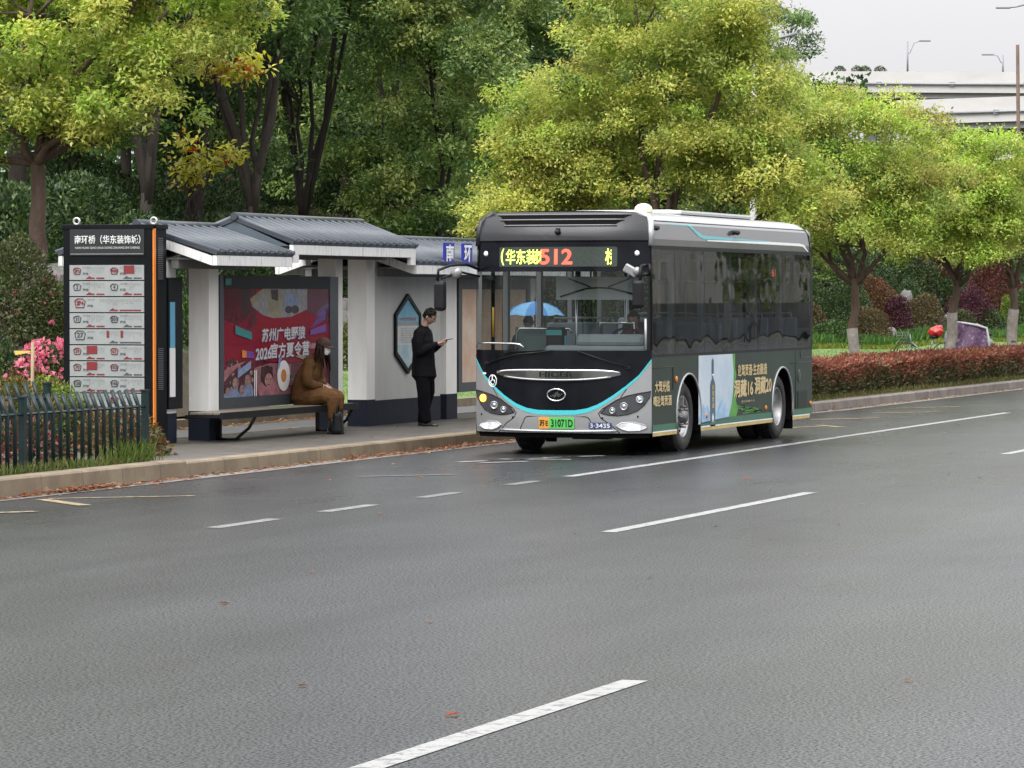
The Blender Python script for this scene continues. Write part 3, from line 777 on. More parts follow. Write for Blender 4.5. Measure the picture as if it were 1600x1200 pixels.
# ---- right side and left side
AR = [(1.96, .58), (6.80, .58)]
def arch(cy, r, y_dir=1, z0=.30, cz=.47):
    a0 = math.asin(max(-1, (z0-cz)/r)); n = 18
    return [(cy-r*math.cos(a0+(PI-2*a0)*i/n), cz+r*math.sin(a0+(PI-2*a0)*i/n)) for i in range(n+1)]
low_poly = [(.28, .30)] + arch(*AR[0]) + arch(*AR[1]) + [(8.30, .30), (8.52, .36), (8.52, 1.30), (.28, 1.30)]
for s in (1, -1):
    pb = MB(); side(low_poly, 0, pb, s=s); lp = bp('side_panel', pb, M['green'] if s > 0 else M['silver'])
    if s > 0: side_low = lp
    pb = MB()
    for (a, b2) in ((.29, 1.395), (2.525, 6.235), (7.365, 8.34)):
        side([(a, .255), (b2, .255), (b2+(.05 if b2 > 8 else 0), .305), (a, .305)], .006, pb, s=s)
    bp('reflective_strip', pb, M['yellowline'], lp)
    if s > 0:
        pb = MB()
        for (a, b2) in ((.30, 1.41), (2.51, 6.25), (7.35, 8.5)): side([(a, .315), (b2, .315), (b2 - (.05 if 1 < b2 < 7 and False else 0), .405), (a, .405)], .004, pb)
        bp('green_band', pb, M['green2'], lp)
        pb = MB()
        for (a, b2) in ((.29, 1.395), (2.525, 6.235), (7.365, 8.36)): side([(a, .300), (b2, .300), (b2, .318), (a, .318)], .008, pb)
        bp('white_line', pb, M['lettering_w'], lp)
    for cy, r in AR:
        pb = MB()
        ar = arch(cy, r, cz=.47, z0=.32)
        pb.tube([(s*(1.228), y, z) for y, z in ar], .016, 6); bp('wheel_arch_trim', pb, M['silver'] if s > 0 else M['black'], lp)
        pb = MB(); n = len(ar)
        a2 = arch(cy, r, cz=.47, z0=.26)
        vs_ = [(s*1.21, y, z) for y, z in a2] + [(s*.80, y, z) for y, z in a2]; n = len(a2)
        pb.add(vs_, [[i, i+1, n+i+1, n+i] for i in range(n-1)] + [[n+i for i in range(n)]], 0, False); bp('wheel_housing', pb, M['under'], lp)
        pb = MB(); pb.box((s*1.12, cy+.60, .33), (.20, .025, .42)); bp('mud_flap', pb, M['under'], lp)
    # window band: black frame sheet parts and panes
    brk = [.30, 1.33, 2.72, 4.08, 5.44, 6.80, 8.46]
    for a, b2 in zip(brk, brk[1:]):
        pb = MB(); side([(a+.012, 1.325), (b2-.012, 1.325), (b2-.012, 2.715), (a+.012, 2.715)], .002, pb, s=s)
        bp('window', pb, M['glass_s'] if s > 0 else M['glass_l'])
    pb = MB()
    for y in brk: side([(y-.012, 1.325), (y+.012, 1.325), (y+.012, 2.715), (y-.012, 2.715)], .000, pb, s=s)
    side([(.285, 1.295), (8.52, 1.295), (8.52, 1.328), (.285, 1.328)], .003, pb, s=s)
    side([(.285, 2.712), (8.52, 2.712), (8.52, 2.765), (.285, 2.765)], .003, pb, s=s)
    side([(8.42, 1.325), (8.53, 1.325), (8.53, 2.72), (8.42, 2.72)], .004, pb, s=s)
    bp('window_frame', pb, M['black'])
    pb = MB(); side([(.285, 2.765), (8.52, 2.765), (8.46, 3.10), (.34, 3.10)], 0, pb, s=s); up = bp('upper_side_panel', pb, M['sidegrey'])
    pb = MB()
    pb.tube([(s*(sec_x(3.085)+.002), y, 3.085) for y in (.40, 8.30)], .012, 5)
    pb.tube([(s*(sec_x(z)+.002), y, z) for y, z in ((.40, 3.085), (.34, 3.02), (.32, 2.77))], .012, 5)
    pb.tube([(s*(sec_x(z)+.002), y, z) for y, z in ((8.30, 3.085), (8.42, 3.0), (8.46, 2.77))], .012, 5)
    bp('panel_edge', pb, M['black'], up)
    pb = MB()
    side([(1.05, 3.055), (2.02, 3.052), (2.22, 3.0), (2.52, 2.905), (2.75, 2.88), (6.2, 2.885), (6.2, 2.895), (2.95, 2.925), (2.72, 2.93), (2.40, 2.99), (2.16, 3.068), (2.0, 3.078), (1.05, 3.068)], .005, pb, s=s)
    bp('cyan_stripe', pb, M['cyan'], up)
    pb = MB()
    side([(2.9, 2.853), (7.75, 2.845), (8.02, 2.838), (8.28, 2.765), (8.34, 2.765), (8.10, 2.868), (7.8, 2.885), (6.3, 2.887), (2.9, 2.868)], .006, pb, s=s)
    bp('white_stripe', pb, M['lettering_w'], up)
    for y in (.44, 4.32):
        pb = MB(); pb.box((s*1.215, y, 2.995), (.09, .17, .06), None, 0, .02); pb.ell((s*1.25, y-.05, 2.985), (.03, .05, .03), 6); bp('side_camera', pb, M['black'], up)
# body ends and roof
pb = MB(); prof = [(1.185, 3.05), (1.178, 3.085), (1.15, 3.12), (1.06, 3.18), (.90, 3.21), (.45, 3.225), (0, 3.23)]
prof = [(-x, z) for x, z in prof] + [(x, z) for x, z in prof[::-1][1:]]
rings = [(.36, 1.0, 0), (8.0, 1.0, 0), (8.25, 1.0, -.01), (8.42, .995, -.05), (8.52, .99, -.14)]
vs_ = []
for y, k, dz in rings:
    for x, z in prof: vs_.append((x*k, y + (0 if y > 1 else .10*max(0, (z-3.08))/.13), z + dz*(1 if z > 3.06 else .3)))
n = len(prof)
pb.add(vs_, [[j*n+i, j*n+i+1, (j+1)*n+i+1, (j+1)*n+i] for j in range(len(rings)-1) for i in range(n-1)], 0, True)
roof = bp('roof', pb, M['whitesilver'])
pb = MB(); pb.box((0, 4.42, 3.245), (1.85, 3.55, .06), None, 0, .03); pb.box((0, 4.0, 3.28), (1.4, 2.2, .02), None, 0, .012); bp('roof_unit', pb, M['whitesilver'], roof)
for s in (-1, 1):
    pb = MB(); pb.tube([(s*1.0, Fy(1.0, 3.19)+.0, 3.195), (s*1.13, .43, 3.14), (s*1.18, .37, 3.07), (s*1.197, .325, 2.95), (s*1.203, .315, 2.76)], .042, 8)
    bp('roof_edge_trim', pb, M['whitesilver'] if s > 0 else M['black_wet'], roof)
pb = MB(); pb.lathe([(.125, 0), (.125, .03), (.11, .075), (.075, .105), (.03, .12), (.001, .122)], (1.0, .62, 3.20), (0, 0, 1), 20); bp('antenna_dome', pb, mat('cream_plastic', (.72, .64, .44), .4), roof)
pb = MB(); pb.span((-1.2, 8.50, .36), (1.2, 8.535, 1.62)); pb.span((-1.19, 8.50, 2.62), (1.19, 8.53, 3.06)); rear = bp('rear_panel', pb, M['silver'])
pb = MB(); pb.span((-1.18, 8.505, 1.62), (1.18, 8.525, 2.62)); bp('rear_window', pb, M['glass_s'], rear)
for s in (-1, 1):
    pb = MB(); pb.span((s*1.02, 8.53, .62), (s*1.16, 8.55, 1.1), 0, .008); bp('tail_lamp', pb, mat('red_lamp', (.35, .015, .015), .25), rear)
pb = MB(); pb.span((-1.13, .45, .27), (1.13, 1.12, .52)); pb.span((-.78, 1.12, .27), (.78, 7.2, .42)); pb.span((-1.13, 2.36, .27), (1.13, 5.97, .42)); pb.span((-1.13, 7.2, .30), (1.13, 8.45, .5))
for cy, r in AR: pb.tube([(-.95, cy, .465), (.95, cy, .465)], .075, 8); pb.ell((0, cy, .42), (.22, .2, .2), 8)
pb.box((-.28, .62, .22), (.12, .1, .12)); pb.box((.2, .9, .24), (.5, .2, .1)); bp('underbody', pb, M['under'])
# wheels
def wheel(x, y, s, rear_):
    R, W = .465, .26
    pb = MB()
    prof = [(.285, -.10), (.30, -.125), (.36, -.135), (.43, -.13), (.455, -.11), (.465, -.08), (.465, .08), (.455, .11), (.43, .13), (.36, .135), (.30, .125), (.285, .10)]
    pb.lathe(prof, (x, y, R), (s, 0, 0), 40)
    for k in range(60):
        a = 2*PI*k/60
        for h in (-.07, 0.0, .07): pb.box((x+s*h, y+.466*math.cos(a), R+.466*math.sin(a)), (.055, .018, .03), Matrix.Rotation(a, 3, 'X'))
    w = bp('wheel', pb, M['rubber'])
    pb = MB()
    if not rear_: pr = [(.288, .105), (.275, .118), (.262, .095), (.255, .04), (.235, .03), (.17, .055), (.12, .085), (.105, .088)]
    else: pr = [(.288, .105), (.275, .118), (.262, .095), (.25, -.02), (.235, -.06), (.17, -.075), (.11, -.07), (.10, -.01), (.085, .02), (.001, .022)]
    pb.lathe(pr, (x, y, R), (s, 0, 0), 40)
    if not rear_:
        for k in range(8):
            a = 2*PI*(k+.5)/8; pb.ell((x+s*.047, y+.208*math.cos(a), R+.208*math.sin(a)), (.006, .026, .026), 5, 1)
    bp('rim', pb, [M['steel'], M['under']], w)
    pb = MB()
    if not rear_:
        pb.lathe([(.115, .06), (.11, .115), (.085, .135), (.075, .165), (.05, .18), (.001, .182)], (x, y, R), (s, 0, 0), 20)
        for k in range(8):
            a = 2*PI*k/8; pb.tube([(x+s*.07, y+.137*math.cos(a), R+.137*math.sin(a)), (x+s*.155, y+.137*math.cos(a), R+.137*math.sin(a))], .017, 6)
    else:
        for k in range(10):
            a = 2*PI*k/10; pb.tube([(x-s*.07, y+.145*math.cos(a), R+.145*math.sin(a)), (x-s*.02, y+.145*math.cos(a), R+.145*math.sin(a))], .015, 6)
    bp('wheel_nuts', pb, M['steel_d'], w)['kind'] = 'stuff'
for s in (1, -1):
    wheel(s*1.03, 1.96, s, False); wheel(s*1.03, 6.80, s, True)
for s in (1, -1):
    pb = MB(); pb.lathe([(.465, -.12), (.465, .12), (.3, .12)], (s*.74, 6.80, .465), (1, 0, 0), 32); bp('inner_tyre', pb, M['rubber'])
# advert on the side
def sp(poly, off, m, name, parent=None):
    pb = MB(); side(poly, off, pb); return bp(name, pb, m, parent or side_low)
ad = sp([(2.42, .345), (3.92, .40), (4.08, .62), (4.16, .85), (4.16, 1.05), (4.10, 1.285), (2.42, 1.285)], .004, M['skyad'], 'advert_panel')
sp([(4.10, 1.285), (4.16, 1.05), (4.16, .85), (4.08, .62), (3.92, .405), (4.30, .405), (4.40, .50), (4.28, .62), (4.33, .78), (4.27, .86), (4.30, 1.0), (4.24, 1.08), (4.24, 1.285)], .004, M['lime'], 'green_print', ad)
sp([(2.42, .42), (2.55, .52), (2.64, .62), (2.74, .55), (2.86, .60), (2.95, .50), (3.30, .50), (3.42, .58), (3.56, .66), (3.72, .60), (3.86, .50), (3.94, .46), (3.90, .405), (2.42, .36)], .006, M['mistad'], 'mist_print', ad)
sp([(2.98, .30), (2.98, .86), (3.02, .92), (3.07, .965), (3.07, 1.02), (3.05, 1.03), (3.05, 1.20), (3.10, 1.245), (3.15, 1.20), (3.15, 1.03), (3.13, 1.02), (3.13, .965), (3.19, .92), (3.23, .86), (3.23, .30)], .008, M['bottle'], 'bottle_print', ad)
sp([(3.045, 1.0), (3.155, 1.0), (3.155, 1.022), (3.045, 1.022)], .010, M['lettering_w'], 'bottle_print', ad)
sp([(3.105, .345), (3.155, .415), (3.105, .49), (3.055, .415)], .010, M['lettering_w'], 'bottle_print', ad)
r9 = random.Random(3); pb = MB()
for i in range(26):
    y = r9.uniform(4.25, 5.5); z = r9.uniform(.42, .56)*1.0; l = r9.uniform(.15, .5)
    z = .42 + (z-.42)*max(0.15, 1-(y-4.25)/1.5)
    side([(y, z), (y+l, z+.006), (y+l*.6, z+.016), (y, z+.012)], .006, pb)
bp('green_print', pb, M['lime'], ad)
def stext(s, y, z, w, h, m, parent, bold=.01, off=.009):
    mb = MB(); text_into(mb, s, (sec_x(z)+off, y, z), (0, 1, 0), (0, 0, 1), w, h, 0, bold); return bp('lettering', mb, m, parent)
stext('迎驾贡酒·生态酿造', 5.14, 1.045, 1.55, .165, M['gold'], side_low, .035)
stext('洞藏16', 4.66, .79, 1.0, .25, M['gold'], side_low, .04)
stext('洞藏20', 5.70, .81, .92, .25, M['gold'], side_low, .04)
stext('大驾光临', .715, .905, .66, .15, M['gold'], side_low, .035)
stext('喝迎驾贡酒', .725, .715, .82, .14, M['gold'], side_low, .035)
for i, ch in enumerate('迎驾贡酒'):
    stext(ch, 3.105, .84-.085*i, .11, .07, M['gold'], ad, .02, .011)
stext('图为洞藏十六', 4.9, .60, .7, .03, M['gold'], side_low, 0)
pb = MB()
for pts in ([(.31, 1.155), (1.22, 1.155), (1.22, .85)], [(7.82, 1.29), (7.82, 1.17), (8.46, 1.17)], [(7.2, 1.10), (8.5, 1.10)], [(7.55, 1.29), (7.55, .42)]):
    pb.tube([(1.2275, y, z) for y, z in pts], .005, 4)
bp('panel_seam', pb, M['ink'], side_low)
for y, z, r in ((1.36, .985, .045), (2.80, .455, .035), (5.86, .475, .038), (8.40, .475, .035)):
    pb = MB(); pb.ell((1.232, y, z), (.02, r, r), 8); bp('side_marker', pb, M['amber'], side_low)
pb = MB(); side([(7.66, .42), (8.22, .42), (8.22, .68), (7.66, .68)], .004, pb)
for k in range(9): pb.box((1.232, 7.94, .44+.028*k), (.008, .54, .012))
bp('vent_grille', pb, M['ink'], side_low)
pb = MB(); pb.ell((1.228, 7.75, .90), (.012, .09, .10), 10); bp('charge_flap', pb, mat('dark_green_flap', (.03, .05, .04), .4), side_low)
# mirrors
pb = MB(); pb.box((1.19, -.20, 2.125), (.16, .10, .37), Matrix.Rotation(.15, 3, 'Z'), 0, .045)
mr_ = bp('wing_mirror', pb, M['black'])
pb = MB(); pb.tube([(1.16, .26, 2.50), (1.20, .02, 2.50), (1.21, -.16, 2.49), (1.21, -.2, 2.30)], .022, 6); pb.tube([(1.16, .26, 2.38), (1.20, .02, 2.38), (1.21, -.15, 2.37)], .022, 6); pb.tube([(1.28, .0, 2.37), (1.28, .0, 2.51)], .02, 6); pb.tube([(1.18, .15, 2.505), (1.29, .0, 2.505)], .018, 6); pb.tube([(1.18, .15, 2.375), (1.29, .0, 2.375)], .018, 6)
bp('mirror_arm', pb, M['black'], mr_)
pb = MB(); pb.box((1.06, -.12, 2.43), (.20, .05, .12), Matrix.Rotation(.5, 3, 'Y'), 0, .02); pb.ell((1.15, -.13, 2.42), (.06, .05, .06), 8); bp('close_view_mirror', pb, mat('grey_mirror_shell', (.25, .25, .26), .35, metal=.4), mr_)
pb = MB(); pb.box((-1.50, -.35, 2.10), (.17, .11, .40), Matrix.Rotation(-.2, 3, 'Z'), 0, .05); ml_ = bp('wing_mirror', pb, M['black'])
pb = MB(); pb.tube([(-1.17, .26, 2.45), (-1.28, .05, 2.52), (-1.42, -.2, 2.50), (-1.53, -.34, 2.44), (-1.54, -.35, 2.30)], .020, 6); pb.tube([(-1.17, .26, 2.36), (-1.34, -.05, 2.42), (-1.50, -.3, 2.33)], .016, 6); bp('mirror_arm', pb, M['black'], ml_)
pb = MB(); pb.ell((-1.36, -.12, 2.40), (.09, .05, .07), 8, 0, Matrix.Rotation(-.6, 3, 'Y')); bp('close_view_mirror', pb, mat('grey_mirror_shell', (.25, .25, .26), .35, metal=.4), ml_)
# ---- interior
pb = MB(); pb.span((-.75, .42, .40), (.75, 8.48, .44)); pb.span((-1.19, 2.62, .40), (-.75, 6.15, .44)); pb.span((.75, 2.62, .40), (1.19, 6.15, .44)); bp('floor_panel', pb, M['in_dark'])
pb = MB(); pb.span((-1.10, .75, 2.66), (1.10, 8.45, 2.70)); bp('ceiling_panel', pb, M['in_wall'])
pb = MB()
for s in (-1, 1):
    pb.span((s*1.185, 1.35, 1.12), (s*1.20, 8.45, 1.33))
    for y in brk[1:-1]: pb.span((s*1.13, y-.05, 1.33), (s*1.195, y+.05, 2.66))
bp('interior_lining', pb, M['in_wall'])
pb = MB(); pb.box((.42, .62, 1.25), (1.45, .55, .30), Matrix.Rotation(-.25, 3, 'X'), 0, .06); pb.box((.60, .60, 1.46), (.95, .40, .18), Matrix.Rotation(-.35, 3, 'X'), 0, .05); pb.span((-1.12, .40, 1.05), (1.12, .62, 1.34)); bp('dashboard', pb, M['dash'])
pb = MB(); ring = [(.62+.23*math.cos(2*PI*i/24), .98+.10*math.sin(2*PI*i/24), 1.47+.20*math.sin(2*PI*i/24)) for i in range(25)]; pb.tube(ring, .016, 6, cap=False); pb.tube([(.62, .98, 1.47), (.62, .86, 1.2)], .03, 6); pb.tube([ring[2], (.62, .98, 1.47), ring[10]], .012, 5); bp('steering_wheel', pb, M['black'])
pb = MB(); pb.box((.42, .52, 2.20), (1.20, .012, .30), Matrix.Rotation(.06, 3, 'X')); bl = bp('sun_blind', pb, M['shade'])
pb = MB(); pb.tube([(-.12, .50, 2.09), (.25, .50, 2.20), (.42, .50, 2.21), (.60, .50, 2.20), (1.0, .50, 2.10)], .010, 5); pb.tube([(0, .50, 2.33), (.30, .50, 2.22)], .008, 5); pb.tube([(.85, .50, 2.33), (.55, .50, 2.22)], .008, 5); bp('blind_arm', pb, M['black'], bl)
pb = MB(); pb.box((-.32, .95, 1.42), (.24, .22, .52), None, 0, .03); fb = bp('fare_box', pb, M['black'])
pb = MB(); pb.box((-.32, .84, 1.61), (.22, .02, .07)); bp('fare_box_screen', pb, mat('teal_screen', (.05, .30, .32), .3), fb)
pb = MB(); pb.box((-.16, .86, 1.40), (.03, .02, .34)); bp('fare_box_trim', pb, mat('teal_trim', (.04, .22, .25), .4), fb)
pb = MB(); pb.tube([(-.90, 1.0, .45), (-.90, 1.0, 1.60), (-.86, 1.0, 1.66), (-.15, 1.0, 1.66), (-.12, 1.0, 1.6)], .018, 6); pb.tube([(-.05, .98, .45), (-.05, .98, 2.66)], .018, 6); pb.tube([(.25, 1.1, 1.45), (.25, 1.1, 1.74), (.72, 1.1, 1.74), (.72, 1.1, 1.45)], .02, 6)
pb.tube([(.32, 2.0, .45), (.32, 2.0, 2.66)], .018, 6); bp('hand_rail', pb, M['chrome'])
pb = MB(); pb.span((.12, 1.95, .45), (1.15, 1.98, 1.55)); pb.span((-1.12, 2.6, .45), (-.45, 2.63, 1.4)); bp('driver_screen', pb, M['in_wall'])
pb = MB(); pb.box((-.68, 1.1, 1.52), (.55, .03, .32)); bp('partition_panel', pb, mat('panel_green_grey', (.10, .15, .15), .5))
pb = MB(); pb.tube([(-1.06, .5, 1.55), (-1.06, .5, 1.95)], .016, 6); bp('door_pole', pb, M['pole_y'])
pb = MB(); pb.span((.38, 1.62, .9), (.88, 1.72, 1.75), 0, .04); pb.span((.38, 1.2, .85), (.88, 1.7, .98), 0, .04); bp('driver_seat', pb, M['in_dark'])
first = True
for k in range(7):
    y = 2.55 + .82*k
    for s in (-1, 1):
        if s < 0 and 3.6 < y < 5.2: continue
        zb = 1.0 if k > 1 else .95
        pb = MB(); pb.box((s*.76, y+.42, zb+.42), (.78, .07, .72), Matrix.Rotation(-.12, 3, 'X'), 0, .03); st_ = bp('seat', pb, M['seat_f'])
        pb = MB(); pb.box((s*.76, y+.20, zb+.08), (.76, .42, .10), None, 0, .03); bp('cushion', pb, M['seat_r'], st_)
        pb = MB(); pb.tube([(s*.76-.32, y+.46, zb+.70), (s*.76-.28, y+.47, zb+.84), (s*.76+.28, y+.47, zb+.84), (s*.76+.32, y+.46, zb+.70)], .016, 6); bp('grab_rail', pb, M['in_wall'], st_)
    if k % 2 == 0:
        for s in (-1, 1):
            pb = MB(); pb.tube([(s*.36, y+.5, .45), (s*.36, y+.5, 2.66)], .017, 6); bp('hand_rail', pb, M['in_wall'])
pb = MB()
for s in (-1, 1): pb.tube([(s*.55, 2.0, 2.30), (s*.55, 8.2, 2.30)], .016, 6)
bp('ceiling_rail', pb, M['in_wall'])
pb = MB(); text_into(pb, '512', (.9, 7.6, 2.44), (0, 1, 0), (0, 0, 1), .42, .10, 0, .03); bp('next_stop_display', pb, M['led_r'])
# doors on the kerb side
for y0 in (.42, 4.12):
    pb = MB()
    for a, b2 in ((y0, y0+.56), (y0+.58, y0+1.14)):
        for q in ((a, .34, a+.05, 2.62), (b2-.05, .34, b2, 2.62), (a, .34, b2, .44), (a, 2.52, b2, 2.62)): pb.span((-1.245, q[0], q[1]), (-1.232, q[2], q[3]))
    bp('door', pb, M['black'])
# ------------------------------------------------------------------ bus shelter
M['render_w'] = ramp_mat('shelter_white_render', [(0.25, (0.68, 0.67, 0.64)), (0.7, (0.82, 0.81, 0.78))], 1.3, 0.6, bump=0.1, bscale=40, stretch=(3, 3, .5))
M['base_d'] = ramp_mat('shelter_dark_base', [(0.3, (0.009, 0.012, 0.022)), (0.7, (0.018, 0.023, 0.036))], 1.5, 0.6)
M['base_d'].node_tree.nodes['Principled BSDF'].inputs['Specular IOR Level'].default_value = 0.15
M['roof_t'] = ramp_mat('roof_grey_metal', [(0.3, (0.0280, 0.0344, 0.0432)), (0.7, (0.0520, 0.0624, 0.0752))], 2.0, 0.38, stretch=(1, 1, 1))
M['roof_rib'] = ramp_mat('roof_rib_metal', [(0.3, (0.0600, 0.0704, 0.0840)), (0.7, (0.1000, 0.1136, 0.1320))], 2.0, 0.4)
M['gable'] = ramp_mat('gable_grey', [(0.3, (0.0600, 0.0800, 0.1000)), (0.7, (0.0760, 0.1000, 0.1200))], 2.0, 0.6)
M['fascia'] = ramp_mat('fascia_white', [(0.30, (0.30, 0.30, 0.29)), (0.45, (0.66, 0.66, 0.65)), (0.7, (0.74, 0.74, 0.73))], 2.2, 0.5, stretch=(9, 9, 1.2))
M['soffit'] = mat('soffit_grey', (0.16, 0.16, 0.16), 0.7, var=0.15)
M['frame_g'] = mat('light_box_frame', (0.0600, 0.0680, 0.0800), 0.45, metal=0.2, var=0.1)
M['frame_k'] = mat('light_box_black', (0.007, 0.008, 0.010), 0.45, var=0.2, spec=.15)
M['seat_wood'] = ramp_mat('bench_slats', [(0.3, (0.1445, 0.1232, 0.0978)), (0.7, (0.2210, 0.1870, 0.1445))], 3.0, 0.5, stretch=(8, 1, 8))

SZ = 0.165
shelter = thing('bus_shelter', 'white pillared bus shelter with stepped grey tiled roofs behind the pavement edge', 'bus shelter', (-20.34, 45.6, SZ))
def sh(name, mb, m, parent=None):
    o = mb.build(name, m, parent or shelter)
    if not parent:
        me = o.data
        me.transform(Matrix.Translation((20.34, -45.6, -SZ)))
    else:
        o.data.transform(Matrix.Translation((20.34, -45.6, -SZ)))
    return o
# pillars: white shaft, dark base a few mm proud
def pillar(x0, x1, y0, y1, ztop, zb=0.56):
    mb = MB(); mb.span((x0, y0, SZ), (x1, y1, ztop), 0, .008); p = sh('pillar', mb, M['render_w'])
    mb = MB(); mb.span((x0-.006, y0-.006, SZ), (x1+.006, y1+.006, zb), 0, .005); sh('pillar_base', mb, M['base_d'], p)
    return p
pillar(-20.62, -20.30, 44.30, 44.58, 2.60)
pillar(-20.50, -20.20, 45.42, 45.74, 2.62)
pillar(-20.52, -20.24, 50.02, 50.30, 2.75)
pillar(-20.50, -20.20, 51.14, 51.48, 2.75)
pillar(-20.50, -20.20, 54.54, 55.02, 2.55)
pillar(-20.50, -20.20, 58.6, 59.0, 2.55)
mb = MB(); mb.span((-20.46, 51.485, SZ), (-20.215, 54.30, 2.74)); wp = sh('wall_panel', mb, ramp_mat('shelter_wall_shaded', [(0.25, (0.40, 0.40, 0.39)), (0.7, (0.50, 0.50, 0.48))], 1.3, .6, stretch=(2, 2, .5)))  # white wall in a grey that holds the shade under the roof
mb = MB(); mb.span((-20.466, 51.49, SZ), (-20.209, 54.306, .54)); sh('pillar_base', mb, M['base_d'], wp)
# roofs: two slopes of standing-seam tiles, fascias, gables
def roof_sec(y0, y1, xr, hw, ze, zr, drops=False, gable=True):
    th = 0.05
    mb = MB(); n = int((y1-y0)/0.26)
    for s in (1, -1):
        e = Vector((xr+s*hw, 0, ze)); r = Vector((xr, 0, zr))
        nv = Vector((s*(zr-ze), 0, hw)).normalized()
        p = [e, r, r+nv*th, e+nv*th]
        vs_ = [(q.x, y, q.z) for y in (y0, y1) for q in p]
        mb.add(vs_, [[0,1,2,3],[4,7,6,5],[0,4,5,1],[3,2,6,7],[0,3,7,4],[1,5,6,2]])
        for k in range(n+1):
            y = y0+.03+(y1-y0-.06)*k/n
            a = e+nv*(th+.008); b2 = r+nv*(th+.008)
            mb.tube([(a.x+s*.02, y, a.z-.008), (b2.x, y, b2.z)], .034, 6, 1)
    mb.tube([(xr, y0-.03, zr+th+.015), (xr, y1+.03, zr+th+.015)], .055, 8)
    rf = sh('roof', mb, [M['roof_t'], M['roof_rib']])
    fh = 0.135
    for s in (1, -1):
        mb = MB(); x = xr+s*(hw-.03)
        mb.span((x-.03, y0+.01, ze-fh), (x+.03, y1-.01, ze-.003), 0, .004)
        if drops:
            for y in (y0+.01, y1-.21): mb.span((x-.028, y, ze-fh-.11), (x+.028, y+.20, ze-fh+.001))
        sh('fascia', mb, M['fascia'], rf)
    for y in (y0+.035, y1-.035):     # sloped white barge boards or grey gable
        mb = MB()
        if gable:
            mb.prism([(xr-hw+.065, ze-.02), (xr+hw-.065, ze-.02), (xr, zr-.005)], lambda u, v, w: Vector((u, y+.02-w, v)), .04)
            sh('gable', mb, M['gable'], rf)
        else:
            mb.prism([(xr-hw+.065, ze-fh), (xr-.0, zr-fh), (xr+hw-.065, ze-fh), (xr+hw-.065, ze-.012), (xr, zr-.004), (xr-hw+.065, ze-.012)], lambda u, v, w: Vector((u, y+.02-w, v)), .04)
            sh('barge_board', mb, M['fascia'], rf)
    mb = MB(); mb.span((xr-hw+.07, y0+.07, ze-.055), (xr+hw-.07, y1-.07, ze-.03)); sh('soffit', mb, M['soffit'], rf)
    for xb in (xr-.55*hw, xr+.45*hw):
        mb = MB(); mb.span((xb-.05, y0+.08, ze-.17), (xb+.05, y1-.08, ze-.056)); sh('beam', mb, M['soffit'], rf)
    return rf
roof_sec(44.22, 46.78, -20.70, 1.14, 2.63, 2.985, gable=False)
roof_sec(46.80, 51.52, -20.43, 0.87, 2.80, 3.13, drops=True)
roof_sec(51.54, 60.0, -20.70, 1.14, 2.56, 2.92, gable=False)
# step faces where the middle roof rides above the side roofs
# light box with the poster
lb = thing('advertising_light_box', 'wide dark framed light box with a red summer camp poster', 'advert', (-20.34, 47.9, SZ+.36))
def lbp(name, mb, m, parent=None):
    o = mb.build(name, m, parent or lb); o.data.transform(Matrix.Translation((20.34, -47.9, -(SZ+.36)))); return o
PX = -20.19
mb = MB()
y0, y1, z0, z1 = 45.76, 50.0, .575, 2.375
mb.span((-20.45, y0, z0), (PX-.02, y1, z1)); lbp('box_body', mb, M['frame_k'])
mb = MB()
for a in (((-20.3, y0, z0), (PX, y0+.13, z1)), ((-20.3, y1-.32, z0), (PX, y1, z1)), ((-20.3, y0+.13, z0), (PX, y1-.32, z0+.15)), ((-20.3, y0+.13, z1-.17), (PX, y1-.32, z1))): mb.span(*a)
lbp('box_frame', mb, [M['frame_g']])
mb = MB(); mb.span((-20.21, y0+.132, z1-.172), (PX+.006, y1-.322, z1+.004)); lbp('header_strip', mb, M['frame_k'])
M['pred'] = mat('poster_red', (0.3060, 0.0085, 0.0221), 0.4, spec=.15, col2=(0.2295, 0.0119, 0.0382), scale=1.2)
M['pred2'] = mat('poster_dark_red', (0.0850, 0.0051, 0.0119), 0.25, col2=(0.1445, 0.0085, 0.0255), scale=1.5)
M['ppink'] = mat('poster_pink', (0.3910, 0.1870, 0.2040), 0.35, col2=(0.2040, 0.0680, 0.0850), scale=9)
M['pskin'] = mat('poster_skin', (0.48, 0.28, 0.25), 0.35, col2=(0.22, 0.10, 0.10), scale=16)
M['pdark'] = mat('poster_dark', (0.035, 0.02, 0.025), 0.25, col2=(0.07, 0.03, 0.04), scale=7)
M['pblue'] = mat('poster_blue', (0.1190, 0.1700, 0.3400), 0.35, col2=(0.2890, 0.3570, 0.4930), scale=12)
M['pgrey'] = mat('poster_grey', (0.1700, 0.1615, 0.1785), 0.35, col2=(0.3740, 0.3570, 0.3655), scale=11)
M['pteal'] = mat('poster_teal', (0.03, 0.20, 0.20), 0.25)
M['ppurple'] = mat('poster_purple', (0.15, 0.05, 0.25), 0.25)
M['pyel'] = mat('poster_yellow', (0.3400, 0.2975, 0.1785), 0.35, col2=(0.2210, 0.1870, 0.1360), scale=8)
M['pwhite'] = mat('poster_white', (0.7020, 0.6840, 0.6840), 0.25)
M['poran'] = mat('poster_orange', (0.62, 0.20, 0.03), 0.25)
py0, py1, pz0, pz1 = y0+.13, y1-.32, z0+.15, z1-.17
PW, PH = py1-py0, pz1-pz0
mb = MB(); mb.add([(PX-.012, py0, pz0), (PX-.012, py1, pz0), (PX-.012, py1, pz1), (PX-.012, py0, pz1)], [[0,1,2,3]]); poster = lbp('poster', mb, M['pred'])
lay = [0]
